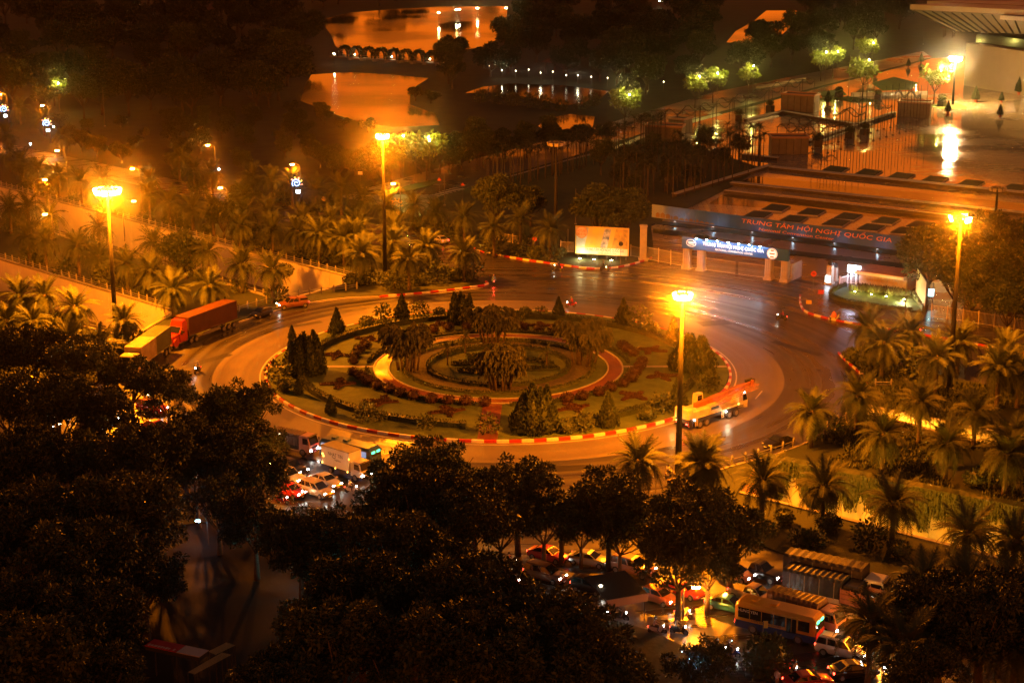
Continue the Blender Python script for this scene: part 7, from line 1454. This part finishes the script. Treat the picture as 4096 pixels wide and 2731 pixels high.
MB().loft([[(-2.2, .45, 2.4), (-.7, .45, 2.4), (-.7, 1.25, 2.4), (-2.2, 1.25, 2.4)], [(-2.1, .5, 4.0), (-1.0, .5, 4.0), (-1.0, 1.2, 4.0), (-2.1, 1.2, 4.0)]]).build('operator_cab', M_cw, t); MB().box((-1.6, .44, 3.4), (.8, .04, .7)).build('operator_window', M_glass, t)
d = Vector((1, 0, .075)).normalized(); a = math.atan2(.075, 1)
for i, (x0, x1_, wd, hh_, z) in enumerate(((-3.2, 6.0, .62, .70, 3.0), (5.8, 7.0, .50, .58, 3.05), (6.9, 7.9, .40, .46, 3.08))):
    o = MB().bbox(((x0 + x1_) / 2, -.1, 0), (x1_ - x0, wd, hh_), .06).build('boom_section', M_boom, t, (0, 0, z)); o.rotation_euler = (0, -a, 0)
mb = MB(); z0, y0 = 2.45, -1.15
for dy, dz in ((0, 0), (0, .55), (-.45, 0), (-.45, .55)): mb.tube([(-.4, y0 + dy, z0 + dz + .2), (8.0, y0 + dy, z0 + dz + .8)], .05, 4)
for i in range(16):
    x = -.4 + 8.4 * i / 16; zz = z0 + .2 + .6 * i / 16; mb.tube([(x, y0, zz), (x + .5, y0, zz + .55)], .025, 3); mb.tube([(x, y0 - .45, zz), (x + .5, y0 - .45, zz + .55)], .025, 3); mb.tube([(x, y0, zz + .55), (x + .25, y0 - .45, zz + .55)], .025, 3)
mb.build('lattice_jib', M_boom, t); MB().bbox((8.2, -.1, 3.6), (.5, .8, .9), .08).build('boom_head', M_boom, t); MB().cyl((8.35, -.1, 3.9), .3, .6, 12, 'y').build('sheave', M_trim, t); MB().bbox((7.6, -.1, 4.1), (1.4, .25, .4), .05).build('hook_block', M_trim, t)
for s in (-1, 1): MB().bbox((-5.0, s * 1.0, 1.1), (.7, .35, 1.1), .05).build('outrigger', M_trim, t); MB().bbox((2.0, s * 1.1, 1.1), (.6, .3, 1.0), .05).build('outrigger', M_trim, t)
for x in (-4.1, 1.1): mb = MB(); [mb.box((x, -1.27, .6 + .26 * i), (.4, .05, .06)) for i in range(4)]; [mb.box((x + s * .2, -1.27, 1.0), (.05, .05, 1.0)) for s in (-1, 1)]; mb.build('ladder', M_cw, t)
for x, y, z, m in ((-5.55, -.75, .95, M_tl), (-5.55, -.95, .95, M_tl), (-5.55, .85, .95, M_tl), (1.75, -1.3, 1.25, M_hl), (-4.6, -1.3, 1.45, M_hl), (5.6, -1.15, 3.05, M_hl), (4.3, -1.28, 1.75, M_amb), (-5.55, .95, 1.2, M_amb)): MB().bbox((x, y, z), (.14, .14, .14), .03).build('marker_lamp', m, t)
point('lamp_light', (-6.1, -.8, .9), (1, .05, .02), 45, .08, t); point('lamp_light', (1.75, -1.7, 1.15), (1, .85, .5), 90, .08, t); point('lamp_light', (-6.2, .95, 1.15), (1, .55, .15), 110, .08, t)
# motorbikes on the roundabout
BC = {'red': ('red', (.45, .03, .02)), 'black': ('black', (.02, .02, .02)), 'teal': ('teal', (.05, .32, .38)), 'white': ('white', (.6, .6, .58)), 'blue': ('blue', (.04, .08, .3))}
def at_h(k, x, y, heading): p = av(k, x, y); return (Vector((p.x, p.y, 0)), R(heading))
motorbike(at_h(16, 900, 995, -110), BC['black'], 'motorbike with bright white headlight riding left of the island', True, 160, 'white', 'rider in pale top on the motorbike left of the island', None, True)
motorbike(at_h(5, 1050, 395, 95), BC['black'], 'motorbike with red tail light leaving behind the roundabout', True, 0, 'white', 'rider with pale blue glowing coat on the motorbike behind the roundabout', 'blue', True); p = av(5, 1048, 402); point('rear_light_glow', (p.x, p.y - 1.3, .75), (1, .03, .01), 80, .07)
motorbike(at_h(5, 1568, 552, 200), BC['red'], 'red motorbike passing behind the right palm clump', True, 60, 'red', 'rider in red on the motorbike behind the right palm clump')
motorbike(at_h(6, 722, 640, 160), BC['black'], 'dark motorbike crossing the wide road right of the roundabout', True, 60, 'maroon', 'rider in maroon on the dark motorbike on the wide road')
motorbike(at_h(6, 1082, 640, -15), BC['white'], 'white scooter at the right kerb before the gatehouse', False, 0, 'orange', 'rider in orange raincoat on the white scooter at the kerb', 'orange')
motorbike(at_h(5, 1480, 305, 150), BC['black'], 'dark motorbike at the far kerb left of the billboard', True, 0, 'dark', 'dark rider on the motorbike at the far kerb')
motorbike(at_h(5, 1795, 308, 10), BC['black'], 'parked motorbike under the yellow billboard at the kerb', False, 0, 'dark', 'person on the parked motorbike under the yellow billboard')
motorbike(at_h(8, 2225, 180, 60), BC['white'], 'motorbike stopped at the foot of the front mast', False, 0, 'white', 'rider in white on the motorbike by the front mast')
# ---------------------------------------------------------------- left jam
bus('blue city bus with lit windows beside the island kerb', pose_r(14, (965, 545), (1800, 745), 1.2, 8.0), 8.0, 2.3, 2.6, ('slate_blue', (.05, .11, .20)), ('deep_blue', (.03, .06, .16)), inside=mat('lit_bus_window', (.05, .06, .08), .2, emit=(.45, .55, .85), estr=.55))
p, rz = pose_r(14, (1005, 800), (1500, 960), 1.1, 6.8); t = thing('box_truck', 'orange lit box truck with NHAT TIN lettering in the left jam', 'truck', p, rz, 'trucks'); chassis(t, -3.4, 3.2, 2.1, .7, (-1.9, 2.3), .42)
MB().bbox((-1.0, 0, 2.15), (4.8, 2.1, 2.3), .05).build('box_body', mat('white_box_body', (.66, .60, .48), .5, var=.06, scale=.5), t); MB().bbox((-1.0, 0, 3.33), (4.85, 2.14, .08), .02).build('roof_rim', M_kw, t); cab_parts(t, 1.6, 1.7, 1.95, .6, 1.75, paint('white_cab_paint', (.6, .56, .48)), 700)
text('lettering', 'NHAT TIN', .62, M_ink, t, (-.9, -1.07, 2.55), (math.pi / 2, 0, 0), ext=.004, width=2.5); text('lettering', 'logistics', .34, M_ink, t, (-.5, -1.07, 1.98), (math.pi / 2, 0, 0), ext=.004); MB().tube([(-1.15 + .32 * math.cos(a), -1.07, 2.32 + .16 * math.sin(a)) for a in [math.pi + math.pi * i / 8 for i in range(9)]], .03, 4).build('smile_mark', M_ink, t)
for x, z in ((-3.1, 2.3), (-2.95, 2.05), (-3.2, 1.2), (-.9, .95), (1.2, .95), (1.45, 2.6)): MB().bbox((x, -1.1, z), (.12, .08, .12), .02).build('marker_lamp', M_amb, t)
car('sedan', ('white', (.62, .60, .55)), 'white sedan in the left jam right behind the gold van', pose(14, (800, 1050), (1180, 1190), .85), beam=600, group='cars in the left jam'); car('van', ('gold', (.45, .34, .16)), 'gold people carrier nearest in the left jam', pose(14, (610, 1230), (1010, 1370), .85), beam=400, group='cars in the left jam')
car('suv', ('black', (.02, .018, .02)), 'black off-roader with lit headlights in the left jam', pose(14, (100, 840), (480, 950), .9), beam=700, group='cars in the left jam'); car('pickup', ('white', (.62, .60, .55)), 'white pickup at left of the jam under trees', pose(14, (100, 1010), (370, 1090), .9), beam=400, group='cars in the left jam'); car('hatch', ('red', (.45, .03, .02)), 'red car at the front left of the jam', pose(14, (180, 1290), (440, 1360), .8), beam=400, group='cars in the left jam')
tarp_truck('pinkish truck with lit headlights half under the tree by the island', pose(14, (150, 420), (640, 520), 1.0), 6.0, 2.7, 2.0, ('rosy', (.5, .28, .22)), mat('dull_tarp', (.12, .09, .07), .7, var=.3), 4.2, beam=500)
motorbike(at_h(14, 250, 1440, -30), BC['red'], 'red motorbike at the lower left of the jam', True, 100, 'red', 'rider in red at the lower left of the jam'); motorbike(at_h(14, 540, 1330, -20), BC['red'], 'motorbike squeezed beside the gold van', True, 100, 'dark', 'dark rider beside the gold van')
motorbike(at_h(14, 1600, 1230, -20), BC['white'], 'scooter under the branches right of the white sedan', True, 60, 'white', 'rider in white right of the white sedan')
r = random.Random(31)
JL = [(60, 885), (150, 905), (250, 920), (350, 945), (450, 975), (40, 925), (140, 945), (250, 965), (360, 990), (520, 1020), (100, 985), (210, 1005), (320, 1035), (430, 1060)]
dirv = at(600, 1010) - at(0, 880); hd = math.atan2(dirv.y, dirv.x)
for i, (x, y) in enumerate(JL):
    k = ('sedan', 'hatch', 'suv', 'van')[i % 4]; c = (('white', (.62, .60, .55)), ('black', (.02, .018, .02)), ('silver', (.4, .4, .4)), ('red', (.45, .03, .02)), ('bluegrey', (.12, .16, .22)))[i % 5]
    q = at(x, y); car(k, c, '%s %s hidden under the left trees, %s in the queue' % (c[0].replace('bluegrey', 'blue-grey'), {'suv': 'off-roader', 'hatch': 'hatchback'}.get(k, k), ORD[i + 1]), (Vector((q.x, q.y, 0)), hd + r.uniform(-.05, .05)), 'on', beam=250 if i % 3 == 0 else 0, group='cars under the left trees')
for i, (x, y) in enumerate(((30, 905), (200, 930), (300, 950), (420, 1000), (90, 960), (280, 1000), (390, 1030), (500, 1050))):
    q = at(x, y); motorbike((Vector((q.x, q.y, 0)), hd + r.uniform(-.2, .2)), list(BC.values())[i % 5], 'motorbike hidden in the queue under the left trees, %s from left' % ORD[i + 1], True, 0)
# ---------------------------------------------------------------- right jam
bus('yellow and blue coach with green destination display', pose_r(13, (200, 1130), (1060, 1335), 1.2, 8.2), 8.2, 2.35, 3.0, ('yellow', (.55, .30, .012)), ('navy', (.02, .04, .16)), [('HUNG YEN', -2.75, 2.2, .40, M_white), ('THAI DANG LONG', -.9, 1.38, .36, M_ink)], True, name='coach')
M_tb = mat('brown_tarpaulin', (.10, .055, .03), .55, var=.35, scale=1.2, bump=.5, bscale=5); M_tblue = mat('dark_blue_tarpaulin', (.025, .035, .06), .35, var=.4, scale=1.5, bump=.6, bscale=5); M_tdark = mat('dark_tarpaulin', (.03, .024, .022), .5, var=.4, scale=1.5, bump=.5, bscale=5)
tarp_truck('lorry with pale red cab and brown tarpaulin behind the coach', pose_r(13, (650, 1000), (1400, 1215), 1.1, 7.4), 7.4, 3.15, 2.2, ('pale_red', (.55, .30, .22)), M_tb, 5.4, beam=700)
tarp_truck('lorry with torn blue-black tarpaulin and blue roof lamp', pose_r(13, (880, 690), (1700, 880), 1.1, 8.2), 8.2, 3.3, 2.3, ('soot', (.03, .03, .035)), M_tblue, 6.2, beam=700, board=mat('scuffed_board', (.4, .36, .3), .7))
tarp_truck('largest lorry with dark tarpaulin and white cab at the verge', pose_r(13, (885, 560), (2000, 800), 1.2, 10.6), 10.6, 3.9, 2.45, ('white', (.62, .58, .50)), M_tdark, 8.2, beam=300)
p, rz = pose(13, (1920, 950), (2420, 1090), 1.1); t = thing('open_lorry', 'lorry with reddish slatted side boards half hidden by palms', 'truck', p, rz, 'trucks'); chassis(t, -3.6, 3.4, 2.2, .7, (-2.2, 2.4), .45); M_bd = mat('reddish_board', (.26, .12, .09), .7, var=.2, scale=1)
MB().box((-.9, 0, 1.0), (5.4, 2.2, .2)).build('load_floor', M_trim, t); cab_parts(t, 1.9, 1.7, 2.0, .6, 1.9, paint('white_cab_paint', (.6, .56, .48)), 200)
for s in (-1, 1):
    for i in range(3): MB().box((-.9, s * 1.1, 1.3 + .5 * i), (5.4, .06, .44)).build('side_board', M_bd, t)
    for i in range(6): MB().box((-3.5 + 1.04 * i, s * 1.15, 1.8), (.08, .06, 1.7)).build('stake', M_bd, t)
car('suv', ('bright_white', (.72, .72, .70)), 'white off-roader with roof rails and sunroof beside the coach', pose(13, (1500, 1510), (1890, 1605), .9), beam=900, roofrack=True, group='cars in the right jam')
car('pickup', ('mauve', (.34, .26, .28)), 'pale mauve pickup behind the coach', pose(13, (270, 730), (560, 815), .9), beam=500, group='cars in the right jam'); car('pickup', ('black', (.02, .018, .02)), 'dark pickup nearest the grass verge', pose(13, (380, 400), (610, 465), .9), beam=600, group='cars in the right jam'); car('hatch', ('rosy', (.5, .3, .25)), 'small pink car nosing out of the trees', pose(13, (80, 420), (260, 470), .8), beam=500, group='cars in the right jam')
car('sedan', ('white', (.62, .60, .55)), 'white car right of the pale red cab', pose(13, (1720, 1140), (2050, 1230), .8), 'tail', group='cars in the right jam'); car('sedan', ('brown', (.16, .08, .04)), 'brown car behind the white off-roader', pose(13, (1700, 1270), (2060, 1370), .8), 'on', group='cars in the right jam')
car('sedan', ('black', (.02, .018, .02)), 'black car with red brake lights at the bottom', pose(9, (1130, 1545), (1320, 1525), .6), 'tail', group='cars in the right jam'); car('sedan', ('red', (.45, .03, .02)), 'red car cut by the bottom edge', pose(9, (830, 1612), (1000, 1592), .4), 'tail', group='cars in the right jam')
car('van', ('bronze', (.20, .11, .05)), 'brown people carrier on the near road left of the pavement tree', pose(17, (190, 320), (440, 385), .85), beam=900, group='cars in the right jam'); car('hatch', ('black', (.02, .018, .02)), 'dark car with bright headlights right of the pavement tree', pose(17, (700, 455), (930, 515), .8), beam=900, group='cars in the right jam')
car('sedan', ('red', (.45, .03, .02)), 'red car behind the brown people carrier', pose(17, (230, 100), (480, 160), .8), beam=300, group='cars in the right jam'); car('sedan', ('silver', (.4, .4, .4)), 'silver car half under trees in the right jam', pose(17, (700, 165), (940, 205), .8), beam=300, group='cars in the right jam'); car('suv', ('rosy', (.5, .3, .25)), 'pink off-roader under the tall trunk tree', pose(17, (1150, 250), (1430, 320), .8), beam=300, group='cars in the right jam'); car('hatch', ('orange', (.36, .11, .03)), 'orange car with lit face right of the tall trunk', pose(17, (1450, 560), (1690, 640), .8), beam=300, group='cars in the right jam'); car('sedan', ('red', (.45, .03, .02)), 'red car with glowing rear near the dark trunks', pose(17, (1740, 480), (1960, 560), .8), 'tail', group='cars in the right jam')
car('sedan', ('teal', (.03, .2, .24)), 'teal taxi partly hidden behind the coach', pose(13, (-60, 860), (200, 920), .8), 'on', group='cars in the right jam', taxi=True)
for i, (k, x, y, a, c, ri, l) in enumerate(((17, 735, 690, -15, 'red', 'dark', 'left of three on the near pavement'), (17, 975, 770, -15, 'black', 'maroon', 'middle of three on the near pavement'), (17, 1185, 775, -15, 'black', 'dark', 'right of three on the near pavement'), (17, 1600, 920, -10, 'white', 'white', 'below the tall trunk'), (9, 380, 1390, -15, 'blue', 'dark', 'left of the coach'), (9, 540, 1400, 170, 'teal', 'teal', 'below the coach'), (9, 790, 1500, -60, 'red', 'red', 'beside the pedestrian'), (9, 820, 1535, -60, 'white', 'white', 'at the bottom beside the pair'), (9, 1410, 1500, -100, 'white', 'white', 'right of the black car'), (9, 300, 1375, -15, 'black', 'dark', 'behind the one left of the coach'), (9, 60, 1130, -15, 'white', 'dark', 'by the trees left of the coach'), (8, 1165, 790, -20, 'black', 'maroon', 'left of the brown people carrier'), (8, 1180, 920, -20, 'red', 'red', 'at the garden left of the pavement tree'), (17, 1840, 930, -20, 'black', 'white', 'at the bottom edge of the near pavement'), (9, 1700, 1540, -30, 'white', 'dark', 'under the corner palms'), (9, 1500, 1560, -30, 'red', 'red', 'at the bottom under the corner palms'))):
    motorbike(at_h(k, x, y, a), BC[c], 'motorbike ' + l, True, 110 if i < 9 else 0, ri, 'motorbike rider ' + l, pale=i % 2 == 0)
for i, (k, x, y, l) in enumerate(((9, 728, 1450, 'pedestrian in white shirt by the round bush'), (9, 690, 1590, 'pedestrian in pale coat at the bottom edge'))):
    p = av(k, x, y); t = thing('person', l, 'person', (p.x, p.y, .02), i); obj('body', SM, t); obj('hair', ME_hair, t, (.03, 0, 1.66))
plant('bush', ball(1.0, .95, 900, .22, 110, L_bush), av(9, 620, 1520), 'clipped round bush on the pavement below the coach', 'bush', 2.0, 0, 'bushes of the pavement', .1)
p = av(13, 600, 1480); t = thing('bus_stop_sign', 'thin bus stop post with small plate below the coach', 'sign', (p.x, p.y, .1)); MB().tube([(0, 0, 0), (0, 0, 3.2)], .05, 6).build('pole', M_pole, t); MB().bbox((.2, 0, 2.9), (.45, .06, .7), .01).build('plate', M_ys, t)
# faint shop lamps between the trees
for i, (x, y, c, l) in enumerate(((697, 1282, (.2, 1, .8), 'teal lamp left of the courtyard post'), (808, 1388, (.3, 1, .9), 'teal lamp right of the courtyard'), (1002, 1180, (.5, .9, 1), 'pale lamp left of the glowing sign'), (1182, 1192, (1, .7, .3), 'warm lamp right of the glowing sign'), (340, 912, (1, .6, .2), 'warm lamp in the left tree mass'), (640, 1000, (1, .9, .8), 'white lamp left of the blue bus'), (1022, 1310, (1, .8, .5), 'warm lamp in the garden'), (1380, 1350, (1, .8, .5), 'warm lamp at the near pavement'), (905, 1492, (.3, .9, .7), 'green lit window at the bottom'), (2035, 1395, (.8, 1, .3), 'yellow-green lamp in the corner palms'), (2090, 1410, (.6, .8, 1), 'bluish lamp in the corner palms'), (2180, 1400, (1, .2, .1), 'red lamp in the corner trees'), (2120, 1500, (.3, 1, .9), 'teal lamp at the bottom right'), (2045, 1540, (.9, 1, 1), 'white lamp at the bottom right'))):
    p = at(x, y, 3.0); t = thing('shop_lamp', 'small ' + l, 'lamp', (p.x, p.y, 0), 0, 'small lamps between the trees'); MB().tube([(0, 0, 0), (0, 0, 3.0)], .05, 5).build('pole', M_pole, t); MB().lathe([(.03, 0), (.16, .08), (.16, .28), (.03, .36)], 8).build('lens', glow('lit_shop_lens_%d' % i, c, 22.0), t, (0, 0, 3.0))
    if i in (0, 1, 3, 9): point('lamp_light', (0, -.2, 3.6), c, 160, .1, t)
for m in MATS.values():
    if m.name.startswith('lit_'): m.cycles.emission_sampling = 'NONE'
# ================================================================== night haze
hz = MB(); hz.box((0, 500, 37.5), (1500, 1300, 92)); HZ = bpy.data.materials.new('haze'); HZ.use_nodes = True
nt = HZ.node_tree; nt.nodes.clear(); ho = nt.nodes.new('ShaderNodeOutputMaterial'); pv = nt.nodes.new('ShaderNodeVolumePrincipled')
pv.inputs['Color'].default_value = (.95, .93, .9, 1); pv.inputs['Density'].default_value = .00013; pv.inputs['Anisotropy'].default_value = .99
nt.links.new(pv.outputs[0], ho.inputs['Volume'])
o = hz.build('haze', HZ); o['kind'] = 'stuff'
